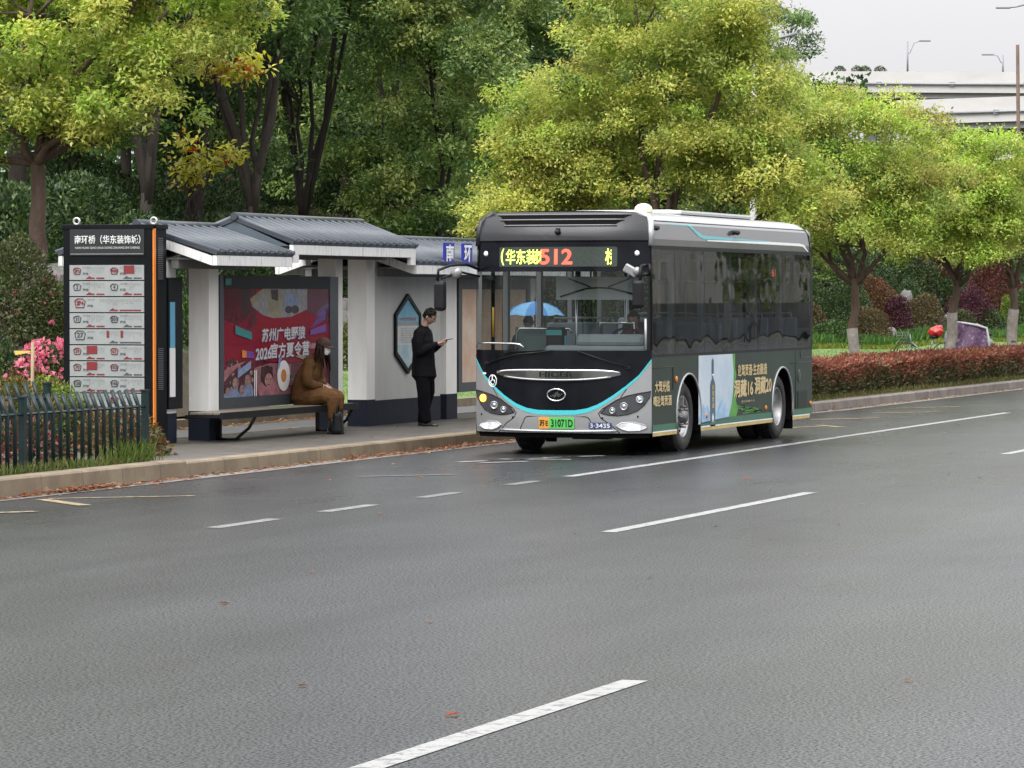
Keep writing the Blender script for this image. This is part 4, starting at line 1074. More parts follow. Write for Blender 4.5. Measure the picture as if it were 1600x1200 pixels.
def pp(poly, m, name='poster_print', k=None):
    lay[0] += 1
    mb = MB(); tri = tessellate_polygon([[Vector((p[0], p[1], 0)) for p in poly]])
    d = PX-.0112+.00012*lay[0] if k is None else k
    mb.add([(d, py0+u*PW, pz0+v*PH) for u, v in poly], [list(t) for t in tri]); return lbp(name, mb, m, poster)
def pe(cx, cz, a, b2, m, n=20): return pp([(cx+a*math.cos(2*PI*i/n), cz+b2*math.sin(2*PI*i/n)) for i in range(n)], m)
# darker red top corners, photo strip along the top
pp([(0, 1), (0, .72), (.12, .66), (.22, .72), (.30, .80), (.30, 1)], M['pred2']); pp([(.76, 1), (.74, .80), (.86, .74), (1, .66), (1, 1)], M['pred2'])
pp([(.16, 1), (.16, .78), (.22, .74), (.24, 1)], M['pdark'])
pp([(.26, .83), (.36, .75), (.46, .72), (.62, .73), (.78, .80), (.78, 1), (.38, 1)], M['pgrey'])
pp([(.26, .83), (.40, 1), (.36, 1), (.24, .9)], M['pyel'])
pp([(.40, .99), (.40, .78), (.46, .735), (.53, .735), (.53, .99)], M['pyel']); pp([(.43, .99), (.44, .90), (.50, .88), (.50, .99)], M['pdark'])
pe(.63, .87, .055, .085, M['pblue']); pe(.66, .80, .04, .04, M['pdark']); pe(.60, .80, .035, .035, M['pdark'])
pp([(.20, .60), (.30, .66), (.30, .79), (.25, .76)], M['pred2'])
pp([(.82, .62), (.96, .70), (.97, .80), (.90, .76)], M['ppurple'])
# bottom: crowd of generic young faces
pp([(0, 0), (0, .25), (.10, .33), (.22, .30), (.34, .33), (.45, .31), (.60, .30), (.75, .28), (.9, .33), (1, .30), (1, 0)], M['pred2'])
pp([(.30, 0), (.28, .26), (.42, .30), (.62, .28), (.62, 0)], M['ppink'])
r8 = random.Random(8)
for i in range(34):
    cx = r8.uniform(.02, .26); cz = r8.uniform(.10, .34); pe(cx, cz, .014, .022, M['pdark'] if i % 3 else M['pskin'], 8)
for cx, cz, k in ((.10, .14, .045), (.21, .16, .045), (.155, .08, .035), (.03, .07, .03), (.62, .12, .04), (.90, .20, .045)):
    pe(cx, cz-.12*k/.045, k*1.25, .10*k/.045, M['pblue'] if cx < .5 else M['ppink'])
    pe(cx, cz, k*.85, k*1.55, M['pdark']); pe(cx+.006, cz-.015, k*.62, k*1.25, M['pskin'])
    for e in (-.014, .022): pe(cx+e, cz, .005, .006, M['pdark'], 6)
    pe(cx+.006, cz-.045, .010, .004, M['pred2'], 6)
pe(.40, .05, .10, .09, M['ppink']); pe(.39, .18, .055, .10, M['pdark']); pe(.405, .14, .036, .065, M['pskin'])
for e in (-.02, .02): pe(.405+e, .15, .006, .007, M['pdark'], 6)
pe(.405, .10, .012, .005, M['pred2'], 6)
for i in range(5): pe(.35+.02*i, .24-.006*(i % 2), .014, .03, M['pdark'], 8)
for cx in (.27, .285): pp([(cx, 0), (cx, .24), (cx+.01, .24), (cx+.008, 0)], M['pwhite'])
pe(.545, .175, .060, .145, M['pwhite'], 28)
pe(.545, .175, .026, .062, M['poran'], 20); pe(.545, .175, .015, .02, M['pyel'], 12)
# tilted side tags
for poly, m in (([(.10, .66), (.25, .59), (.25, .52), (.10, .58)], 'pteal'), ([(.16, .43), (.27, .41), (.27, .35), (.16, .36)], 'ppurple'), ([(.12, .24), (.24, .33), (.24, .26), (.12, .17)], 'pblue'),
                ([(.80, .60), (.96, .66), (.96, .58), (.80, .55)], 'ppurple'), ([(.80, .47), (.94, .49), (.94, .42), (.80, .42)], 'ppink'), ([(0, .15), (.10, .26), (.20, .33), (.10, .30), (0, .25)], 'ppink')):
    pp(poly, M[m])
pp([(.16, .43), (.20, .42), (.20, .36), (.16, .36)], M['poran'])
def ptext(s, u, v, w, h, m, bold=.02, slant=0.0, tilt=0.0, k=.0085):
    mb = MB(); text_into(mb, s, (PX-.012+k, py0+u*PW, pz0+v*PH), (0, math.cos(tilt), math.sin(tilt)), (0, -math.sin(tilt), math.cos(tilt)), w*PW, h*PH, 0, bold, slant)
    return lbp('lettering', mb, m, poster)
M['inkblue'] = mat('lettering_edge', (0.10, 0.04, 0.16), 0.4)
for d, m in ((.0, 'pwhite'),):
    ptext('苏州广电野狼', .555, .565, .42, .13, M['inkblue'], .065, .12, .02, .0078)
    ptext('苏州广电野狼', .550, .570, .41, .125, M['pwhite'], .035, .12, .02)
    ptext('2026', .365, .385, .15, .11, M['inkblue'], .065, .12, .03, .0078)
    ptext('2026', .360, .39, .145, .105, M['pwhite'], .04, .12, .03)
    ptext('官方夏令营', .615, .415, .38, .145, M['inkblue'], .065, .10, .02, .0078)
    ptext('官方夏令营', .610, .42, .37, .14, M['pwhite'], .035, .10, .02)
ptext('野狼军事夏令营', .175, .588, .125, .035, M['pwhite'], .01, 0, -.13); ptext('独立自理', .215, .385, .08, .035, M['pwhite'], .01)
ptext('感恩成长', .88, .605, .12, .035, M['pwhite'], .01, 0, .1); ptext('团队协作', .87, .45, .10, .035, M['pwhite'], .01); ptext('快乐学习', .18, .25, .09, .035, M['pwhite'], .01, 0, .2)
pp([(.50, .35), (.53, .35), (.50, .24), (.485, .24)], M['pblue']); pp([(.66, .35), (.76, .31), (.78, .34), (.70, .37)], M['pyel'])
M['pane'] = glass_mat('poster_cover_glass', (0.94, 0.95, 0.95), 1.33, 0.30)
mb = MB(); mb.add([(PX-.0015, py0, pz0), (PX-.0015, py1, pz0), (PX-.0015, py1, pz1), (PX-.0015, py0, pz1)], [[0,1,2,3]]); lbp('cover_glass', mb, M['pane'])
mb = MB(); mb.add([(PX+.009, y0+.16, z1-.13), (PX+.009, y0+.36, z1-.13), (PX+.009, y0+.36, z1-.04), (PX+.009, y0+.16, z1-.04)], [[0,1,2,3]]); lbp('status_sticker', mb, M['pteal'])
# second light box beyond, mostly behind the bus
lb2 = thing('advertising_light_box', 'light box with a pale poster, half hidden by the front of the bus', 'advert', (-20.34, 56.8, SZ+.36))
mb = MB(); mb.span((-.11, -1.72, .05), (.10, 1.74, 1.85)); mb.build('box_body', M['frame_k'], lb2)
mb = MB()
for a in (((.10, -1.72, .05), (.15, -1.56, 1.85)), ((.10, 1.58, .05), (.15, 1.74, 1.85)), ((.10, -1.56, .05), (.15, 1.58, .2)), ((.10, -1.56, 1.68), (.15, 1.58, 1.85))): mb.span(*a)
mb.build('box_frame', M['frame_g'], lb2)
mb = MB(); mb.add([(.135, -1.56, .2), (.135, 1.58, .2), (.135, 1.58, 1.68), (.135, -1.56, 1.68)], [[0,1,2,3]]); mb.build('poster', mat('orange_poster', (.5, .26, .14), .3, col2=(.62, .52, .42), scale=1.5), lb2)
# info box on the far left pillar
ib = thing('notice_case', 'slim black notice case with blue and white sheet behind the totem sign', 'notice board', (-20.28, 44.42, .62))
mb = MB(); mb.span((-.36, -.22, .0), (.05, .22, 1.72), 0, .01); mb.build('case', M['frame_k'], ib)
mb = MB(); mb.span((.051, -.20, .16), (.056, -.03, .80)); mb.build('notice_sheet', M['pwhite'], ib)
mb = MB(); mb.span((.051, -.19, .80), (.0575, -.04, 1.40)); mb.build('notice_sheet', mat('blue_sheet', (.10, .30, .45), .4), ib)
# hexagonal display
hx = thing('hexagonal_display_case', 'hexagonal dark framed display case with a blue sky poster on the white wall', 'display case', (-20.21, 52.82, 1.515))
hp = [(0, -.60), (.54, -.30), (.54, .31), (0, .62), (-.54, .31), (-.54, -.30)]
def ringpoly(k0, k1, x0, x1, m, name, parent):
    mb = MB(); n = len(hp)
    vs_ = [(x, u*k, v*k) for x in (x0, x1) for k in (k0, k1) for u, v in hp]
    fs = []
    for i in range(n):
        j = (i+1) % n
        fs += [[i, j, n+j, n+i], [2*n+i, 3*n+i, 3*n+j, 2*n+j], [i, 2*n+i, 2*n+j, j], [n+i, n+j, 3*n+j, 3*n+i]]
    mb.add(vs_, fs); return mb.build(name, m, parent)
ringpoly(1.0, .885, .0, .04, M['frame_k'], 'case_frame', hx)
def hexpiece(za, zb_, m, x=.02):
    mb = MB(); n = 24
    def wid(z):
        k = .89
        if z > .31*k: return max(0.001, .54*k*(.62*k-z)/(.31*k))
        if z < -.30*k: return max(0.001, .54*k*(z+.60*k)/(.30*k))
        return .54*k
    zs_ = sorted(set([za+(zb_-za)*i/10 for i in range(11)]))
    vs_ = []
    for z in zs_: vs_ += [(x, -wid(z), z), (x, wid(z), z)]
    mb.add(vs_, [[2*i, 2*i+1, 2*i+3, 2*i+2] for i in range(len(zs_)-1)]); return mb.build('poster_sheet', m, hx)
hexpiece(-.515, -.16, mat('hex_lower', (.28, .50, .60), .35, col2=(.62, .72, .74), scale=4))
hexpiece(-.16, .13, mat('hex_pale', (.66, .67, .65), .35, col2=(.76, .77, .75), scale=6))
hexpiece(.13, .19, mat('hex_skyline', (.28, .32, .36), .35, col2=(.45, .44, .42), scale=20))
hexpiece(.19, .53, mat('hex_sky', (.12, .42, .64), .35, col2=(.30, .60, .74), scale=3))
mb = MB(); text_into(mb, '苏州公交欢迎您', (.024, .0, .235), (0, 1, 0), (0, 0, 1), .72, .05, 0, .02); mb.build('lettering', mat('pink_ink', (.55, .25, .27), .4), hx)
for i in range(7):
    mb = MB(); text_into(mb, ['站点一览表', '首班末班', '换乘信息', '票价说明', '线路走向', '服务热线', '温馨提示'][i], (.024, 0, .09-.035*i), (0, 1, 0), (0, 0, 1), .62, .018, 0, 0); mb.build('lettering', mat('grey_ink', (.25, .25, .25), .5), hx)
mb = MB(); mb.add([(.034, u*.89, v*.89) for u, v in hp], [[0,1,2,3,4,5]]); mb.build('cover_glass', M['pane'], hx)
# blue station name boxes on the eave
M['sign_blue'] = mat('blue_sign', (0.012, 0.022, 0.28), 0.35, var=0.08)
for k, (ch, y, lab) in enumerate((('南', 52.85, 'blue box sign with white character nan on the shelter eave'), ('环', 53.65, 'blue box sign with white character huan, right of the nan sign'), ('桥', 54.4, 'blue box sign on the eave hidden behind the bus roof'))):
    if k == 2: continue
    sg = thing('station_name_sign', lab, 'sign', (-19.58, y, 2.66), 0, 'blue name boxes on the shelter eave')
    mb = MB(); mb.span((.03, -.215, -.07), (.06, .215, .25), 0, .006); mb.build('sign_box', M['sign_blue'], sg)
    for fx, rd in ((.078, 1),):
        mb = MB(); text_into(mb, ch, (fx-.012, .0, .09), (0, rd, 0), (0, 0, 1), .33, .25, 0, .04); mb.build('lettering', M['lettering_w'], sg)
# bench
bench = thing('bench', 'long timber topped bench with black metal frame in front of the poster', 'bench', (-19.86, 46.9, SZ))
mb = MB()
for k in range(4): mb.span((-.235+.11*k, -2.35, .375), (-.135+.11*k, 2.40, .405), 0, .006)
mb.build('seat', M['seat_wood'], bench)
mb = MB()
for a in (((.215, -2.38, .315), (.255, 2.43, .405)), ((-.29, -2.38, .315), (-.25, 2.43, .37)), ((-.25, -2.38, .335), (.215, -2.34, .372)), ((-.25, 2.39, .335), (.215, 2.43, .372)), ((-.25, 0, .335), (.215, .04, .372))): mb.span(*a)
mb.build('frame', M['black'], bench)
for y in (-1.25, 2.25):
    mb = MB()
    mb.tube([(.235, y, .33), (.14, y, .17), (.0, y, .06), (-.06, y, .005)], .022, 6); mb.span((-.33, y-.03, .0), (-.27, y+.03, .37)); mb.span((-.33, y-.03, 0), (-.0, y+.03, .03))
    mb.build('leg', M['black'], bench)

# ------------------------------------------------------------------ totem sign
M['totem'] = mat('totem_black', (0.005, 0.006, 0.0075), 0.45, var=0.2, scale=3, spec=.12)
M['orange_line'] = mat('orange_strip', (0.6800, 0.2040, 0.0255), 0.35)
tt = thing('route_totem_sign', 'tall black totem sign with white route panels and an orange edge strip', 'sign', (-20.82, 43.6, SZ))
mb = MB(); mb.span((-.645, .01, 0), (.625, .46, 2.83), 0, .012); mb.build('totem_body', M['totem'], tt)
mb = MB(); mb.span((-.665, .0, 2.80), (.645, .47, 2.86), 0, .006); mb.build('top_cap', M['totem'], tt)
mb = MB(); mb.span((.628, .02, .20), (.645, .085, 2.84)); mb.build('orange_strip', M['orange_line'], tt)
mb = MB()
for z0_ in (2.15, .72):
    for k in range(22): mb.span((.626, .18, z0_+.025*k), (.632, .34, z0_+.025*k+.012))
mb.build('louvre_panel', mat('louvre_grey', (.09, .09, .10), .4), tt)
for x in (-.50, .60):
    mb = MB(); mb.tube([(x+.042*math.cos(2*PI*i/16), .12, 2.905+.042*math.sin(2*PI*i/16)) for i in range(17)], .015, 6, cap=False); mb.tube([(x, .12, 2.85), (x, .12, 2.88)], .02, 6); mb.build('lifting_eye', mat('pale_steel', (.5, .5, .48), .35, metal=.5), tt)
mb = MB(); mb.span((-.54, -.004, 2.46), (.52, .012, 2.80)); hd = mb.build('header_panel', mat('header_black', (.018, .022, .024), .25), tt)
mb = MB(); mb.span((-.53, -.008, 2.475), (.51, -.0045, 2.482)); mb.build('rule_line', mat('grey_line', (.30, .32, .32), .4), hd)
mb = MB(); text_into(mb, '南环桥（华东装饰城）', (0, -.009, 2.665), (1, 0, 0), (0, 0, 1), .94, .115, 0, .016); mb.build('lettering', mat('pale_lettering', (.62, .65, .63), .5), hd)
mb = MB(); text_into(mb, 'NAN HUAN QIAO (HUA DONG ZHUANG SHI CHENG)', (0, -.009, 2.555), (1, 0, 0), (0, 0, 1), .92, .036, 0, .012); mb.build('lettering', mat('pale_lettering_small', (.45, .47, .46), .5), hd)
M['panel_w'] = mat('route_panel_white', (0.2624, 0.2829, 0.2829), 0.35, var=0.08, scale=4)
M['route_red'] = mat('route_red', (0.1700, 0.0187, 0.0238), 0.4); M['route_dk'] = mat('route_dark', (0.0595, 0.0595, 0.0638), 0.5); M['route_gr'] = mat('route_grey', (0.2210, 0.2295, 0.2295), 0.5)
rows = [('游2', '快线5', 0, 1), ('3', '4', 0, 0), ('游4', None, 0, 0), ('31', '501', 0, 0), ('27', None, 2, 0), ('39', '67', 1, 0), ('70', '103', 1, 0), ('126', '146', 0, 0), ('501', '512', 0, 0), ('921', '931', 0, 0)]
r7 = random.Random(5)
ph = .205; ptop = 2.335
for i, (a, b2, rq, lq) in enumerate(rows):
    z1_ = ptop - i*(ph+.003); z0_ = z1_-ph+.012
    mb = MB(); mb.span((-.545, -.004, z0_), (.515, .014, z1_)); pn = mb.build('route_panel', M['panel_w'], tt)
    red = MB(); dk = MB(); gr = MB()
    cols = [(-.545, .53)] if b2 is None else [(-.545, .265), (-.015, .265)]
    for (x0_, hwid), t in zip(cols, (a, b2)):
        wide = b2 is None; W_ = hwid*2
        cx = x0_ + (.15 if wide else .11); cz = (z0_+z1_)/2+.02; rr = .075 if wide else .052
        # pentagon-like badge outline
        pts = [(cx-rr, cz+rr*.35), (cx-rr*.5, cz+rr*.75), (cx+rr*.5, cz+rr*.75), (cx+rr, cz+rr*.35), (cx+rr*.75, cz-rr*.75), (cx-rr*.75, cz-rr*.75), (cx-rr, cz+rr*.35)]
        bd = red if i in (0, 2, 5, 6, 8) else dk
        bd.tube([(x, -.008, z) for x, z in pts], .007, 4, cap=False)
        text_into(red if i in (0, 2, 8, 9, 5) else dk, t, (cx, -.008, cz), (1, 0, 0), (0, 0, 1), None, rr*.85, 0, .04)
        text_into(dk, '开往', (cx+rr+.07, -.007, cz-.035), (1, 0, 0), (0, 0, 1), .085, .032, 0, .02)
        xs0 = x0_ + (.43 if wide else .245); xs1 = x0_ + (1.02 if wide else .50)
        text_into(gr, '首班 末班', (cx+rr+.08, -.007, cz+.045), (1, 0, 0), (0, 0, 1), .10, .025, 0, .01)
        x = xs0
        while x < xs1:
            nlet = r7.randint(2, 4)
            text_into(gr, '南\n环\n桥\n东'[:nlet*2-1], (x+.01, -.007, z1_-.025-.011*nlet*.9), (1, 0, 0), (0, 0, 1), .014, .022*nlet, 0, .0)
            x += .026
        # arrow bar
        ab = red if (i+len(t)) % 3 else dk
        xa = x0_ + (.56 if wide else .23); zb_ = z0_+.012
        ab.add([(xa, -.006, zb_), (xa+.09, -.006, zb_), (xa+.09, -.006, zb_+.02), (xa+.055, -.006, zb_+.04)], [[0,1,2,3]])
        ab.add([(xa+.09, -.006, zb_), (xa+.13, -.006, zb_), (xa+.13, -.006, zb_+.02), (xa+.09, -.006, zb_+.02)], [[0,1,2,3]])
        ab.add([(xa+.155, -.006, zb_), (xs1-.0, -.006, zb_), (xs1, -.006, zb_+.02), (xa+.155, -.006, zb_+.02)], [[0,1,2,3]])
        if (rq == 1 and t == a) or (lq and t == b2):
            red.add([(xs0-.0, -.0095, cz-.035), (xs0+.15, -.0095, cz-.035), (xs0+.15, -.0095, cz+.07), (xs0, -.0095, cz+.07)], [[0,1,2,3]])
        if rq == 2:
            for xx in (xs0+.10, xs0+.30): red.add([(xx, -.0095, cz-.03), (xx+.035, -.0095, cz-.03), (xx+.035, -.0095, cz+.06), (xx, -.0095, cz+.06)], [[0,1,2,3]])
    red.build('lettering', M['route_red'], pn); dk.build('lettering', M['route_dk'], pn); gr.build('lettering', M['route_gr'], pn)

# ------------------------------------------------------------------ green fence round the planting bed
M['fence'] = mat('fence_green', (0.0085, 0.0213, 0.0221), 0.4, var=0.25, scale=6, spec=.35)
def fence(p, q, label, lean):
    f = thing('picket_fence', label, 'fence', (p[0], p[1], .16))
    P0 = Vector((0, 0, 0)); P1 = Vector((q[0]-p[0], q[1]-p[1], 0)); L = P1.length; d = P1.normalized(); nrm = Vector((-d.y, d.x, 0))*lean
    n = int(L/.182)
    for z in (.06, .66):
        mb = MB(); a = P0+Vector((0,0,z)); b2 = P1+Vector((0,0,z)); mb.tube([a, b2], .018, 4, smooth=False); mb.build('rail', M['fence'], f)
    for k in range(n+1):
        c = P0 + d*(L*k/n)
        post = (k % 17 == 0)
        mb = MB()
        if post:
            mb.box(c+Vector((0,0,.41)), (.07, .07, .86), Matrix.Rotation(math.atan2(d.y, d.x), 3, 'Z')); mb.box(c+Vector((0,0,.845)), (.09, .09, .02), Matrix.Rotation(math.atan2(d.y, d.x), 3, 'Z'))
            mb.build('post', M['fence'], f)
        else:
            mb.tube([c+Vector((0,0,.02)), c+Vector((0,0,.66)), c+nrm*.012+Vector((0,0,.70)), c+nrm*.075+Vector((0,0,.86+.008*math.sin(k*1.7)))], .025, 6)
            mb.build('picket', M['fence'], f)
    return f
fence((-18.27, 39.25), (-18.27, 33.0), 'green metal picket fence with bent tops along the kerb', -1)
fence((-20.9, 42.0), (-22.6, 33.5), 'dark picket fence row behind the flower bed', -1)
# ------------------------------------------------------------------ people
M['skin'] = mat('skin', (0.3570, 0.2210, 0.1615), 0.5, var=0.08, scale=12)
M['hair'] = mat('black_hair', (0.009, 0.008, 0.007), 0.7, var=0.4, scale=40, bump=0.4, bscale=90, spec=.15)
M['hair_br'] = mat('dark_brown_hair', (0.024, 0.012, 0.008), 0.65, var=0.4, scale=40, bump=0.4, bscale=90, spec=.2)
M['suit'] = mat('black_cloth', (0.006, 0.006, 0.008), 0.85, var=0.35, scale=9, bump=0.6, bscale=12, spec=.12)
M['trouser'] = mat('black_trousers', (0.0055, 0.0055, 0.007), 0.9, var=0.3, scale=9, bump=0.5, bscale=10, spec=.1)
M['shoe'] = mat('black_leather', (0.010, 0.009, 0.009), 0.35, var=0.2)
M['coat'] = mat('brown_corduroy', (0.1275, 0.0629, 0.0238), 0.85, col2=(0.0782, 0.0382, 0.0153), scale=9, bump=1.0, bscale=13, spec=.15)
M['cap'] = mat('brown_cap', (0.0553, 0.0221, 0.0145), 0.8, var=0.2, scale=9)
M['maskw'] = mat('white_mask', (0.72, 0.72, 0.73), 0.7, var=0.05)
M['bag'] = mat('black_bag', (0.006, 0.007, 0.009), 0.5, var=0.3, bump=0.8, bscale=9, spec=.25)
M['phone'] = mat('phone_black', (0.01, 0.01, 0.012), 0.2)
M['eye'] = mat('eye_dark', (0.02, 0.015, 0.012), 0.2)

def skin_geo(joints, edges, root, vox=0.009, smooth=5):
    """one continuous skin: tapered limbs laid along the skeleton, fused by a voxel remesh and relaxed.
    radius is a number, or (depth, width) for flattened trunk joints"""
    mb = MB()
    def rad(n): r_ = joints[n][1]; return r_ if isinstance(r_, tuple) else (r_, r_)
    for a, b2 in edges:
        pa, pb_ = Vector(joints[a][0]), Vector(joints[b2][0]); ra, rb = rad(a), rad(b2)
        L_ = (pb_-pa).length; k = max(2, int(L_/(0.35*min(ra+rb)))+1)
        vertical = abs((pb_-pa).z) > .75*L_
        if not vertical:
            sa = min(ra); sb = min(rb)
            k = 3; mb.tube([pa.lerp(pb_, i/k) for i in range(k+1)], [sa+(sb-sa)*i/k for i in range(k+1)], 12)
            mb.ell(pb_, (sb,)*3, 6); mb.ell(pa, (sa,)*3, 6)
        else:
            vs_ = []; m = 20; k = 4
            ring = [(pa + (pa-pb_).normalized()*min(ra)*.55, ra, .6)] + [(pa.lerp(pb_, i/k), tuple(ra[q]+(rb[q]-ra[q])*i/k for q in (0, 1)), 1) for i in range(k+1)] + [(pb_ + (pb_-pa).normalized()*min(rb)*.55, rb, .6)]
            for c, r_, s_ in ring:
                for q in range(m):
                    an = 2*PI*q/m; vs_.append(c + Vector((math.cos(an)*r_[0]*s_, math.sin(an)*r_[1]*s_, 0)))
            n_ = len(ring)
            fs = [[i*m+q, i*m+(q+1) % m, (i+1)*m+(q+1) % m, (i+1)*m+q] for i in range(n_-1) for q in range(m)] + [list(range(m))[::-1], [(n_-1)*m+q for q in range(m)]]
            mb.add(vs_, fs, 0, True)
    ob = mb.build('sk', M['skin'])
    rm = ob.modifiers.new('r', 'REMESH'); rm.mode = 'VOXEL'; rm.voxel_size = vox; rm.use_smooth_shade = True
    sm = ob.modifiers.new('s', 'SMOOTH'); sm.factor = .5; sm.iterations = smooth
    dg = bpy.context.evaluated_depsgraph_get(); dg.update()
    m2 = bpy.data.meshes.new_from_object(ob.evaluated_get(dg))
    V = [tuple(v.co) for v in m2.vertices]; F = [list(p.vertices) for p in m2.polygons]
    me = ob.data; bpy.data.objects.remove(ob); bpy.data.meshes.remove(me); bpy.data.meshes.remove(m2)
    return V, F
def chain(*ns): return list(zip(ns, ns[1:]))

def head_geo(mb, c, fwd, up, s=1.0, mi=0):
    """head 0.23 high; fwd/up unit vectors; face with brow, nose, lips, chin, ears"""
    f = Vector(fwd).normalized(); u = Vector(up).normalized(); u = (u-f*u.dot(f)).normalized(); l = u.cross(f)
    n, m = 20, 28; vs_ = []
    for i in range(n+1):
        th = PI*i/n
        for k in range(m):
            ph = 2*PI*k/m
            z = math.cos(th); r_ = math.sin(th); x = r_*math.cos(ph); y = r_*math.sin(ph)
            X = x*.098; Y = y*.076; Z = z*.118
            if z < 0: Y *= 1-.32*(-z)**1.3; X *= 1-.10*(-z) if x > 0 else 1-.25*(-z)
            if x > 0.2:
                w = max(0, 1-abs(y)/.30)
                X += .010*math.exp(-((z-.30)/.12)**2)*max(0, 1-abs(y)/.7)
                X -= .010*math.exp(-((z-.10)/.10)**2)*math.exp(-((abs(y)-.36)/.18)**2)
                X += .026*w**1.5*math.exp(-((z+.18)/.13)**2) + .012*w*math.exp(-((z-.02)/.14)**2)
                X += .008*max(0, 1-abs(y)/.35)*math.exp(-((z+.48)/.09)**2)
                X += .010*max(0, 1-abs(y)/.45)*math.exp(-((z+.80)/.13)**2)
            vs_.append(Vector(c) + (f*X + l*Y + u*Z)*s)
    fs = [[i*m+k, (i+1)*m+k, (i+1)*m+(k+1) % m, i*m+(k+1) % m] for i in range(n) for k in range(m)]
    mb.add(vs_, fs, mi, True)
    R3 = Matrix((f, l, u)).transposed()
    for sg in (1, -1): mb.ell(Vector(c)+(f*-.005+l*.078*sg+u*-.008)*s, (.018*s, .010*s, .032*s), 6, mi, R3)
    return f, l, u, R3

def hand_joints(J, E, tag_, wrist, d, palm_n, side, curl=0.5, s=1.0):
    """palm and five bent fingers growing from the wrist joint `wrist` (name)"""
    w = Vector(J[wrist][0]); d = Vector(d).normalized(); pn = Vector(palm_n).normalized(); pn = (pn-d*pn.dot(d)).normalized(); sd = d.cross(pn)*side
    base = w + d*.055*s
    J[tag_+'p'] = (tuple(base), (.036*s, .016*s)); E.append((wrist, tag_+'p'))
    ln = [.068, .078, .073, .058]
    for q in range(4):
        o = base + d*.028*s + sd*(.024-.0165*q)*s
        pts = [o]; dd = d.copy()
        for b2 in range(3):
            dd = (dd + pn*curl*(.55 if b2 == 0 else .8)).normalized(); pts.append(pts[-1] + dd*ln[q]*s/3)
        pv = tag_+'p'
        for b2, p in enumerate(pts):
            nm = f'{tag_}f{q}{b2}'; J[nm] = (tuple(p), .0088*s if b2 < 3 else .0068*s); E.append((pv, nm)); pv = nm
    o = w + d*.025*s + sd*.030*s; t1 = o + (d*.6+sd*.6+pn*.5).normalized()*.035*s; t2 = t1 + (d*.85+pn*.45).normalized()*.032*s
    for nm, p, r_, pv in ((tag_+'t0', o, .011, wrist), (tag_+'t1', t1, .0098, tag_+'t0'), (tag_+'t2', t2, .008, tag_+'t1')):
        J[nm] = (tuple(p), r_*s); E.append((pv, nm))

def mesh_from(name, geo, m, parent):
    mb = MB(); mb.add(geo[0], geo[1], 0, True); return mb.build(name, m, parent)
def shoe_geo(mb, heel, fw, L=.27, w=.047, h=.075):
    f = Vector(fw).normalized(); l = Vector((-f.y, f.x, 0))
    R3 = Matrix((f, l, Vector((0, 0, 1)))).transposed()
    n = 12; vs_ = []; prof = [(0, .62, .07), (.06, .95, .085), (.25, 1.0, .08), (.45, .92, .072), (.65, 1.08, .055), (.85, .95, .042), (.97, .55, .03), (1.0, .25, .02)]
    m = 10
    for t, ww, hh in prof:
        for k in range(m):
            a = PI*k/(m-1); vs_.append(Vector(heel) + f*(t*L-.06) + l*math.cos(a)*w*ww + Vector((0, 0, max(.0, math.sin(a))*hh)))
    fs = [[i*m+k, i*m+k+1, (i+1)*m+k+1, (i+1)*m+k] for i in range(len(prof)-1) for k in range(m-1)]
    fs += [[i*m, (i+1)*m, (i+1)*m+m-1, i*m+m-1] for i in range(len(prof)-1)] + [list(range(m)), [(len(prof)-1)*m+k for k in range(m)][::-1]]
    mb.add(vs_, fs, 0, True)

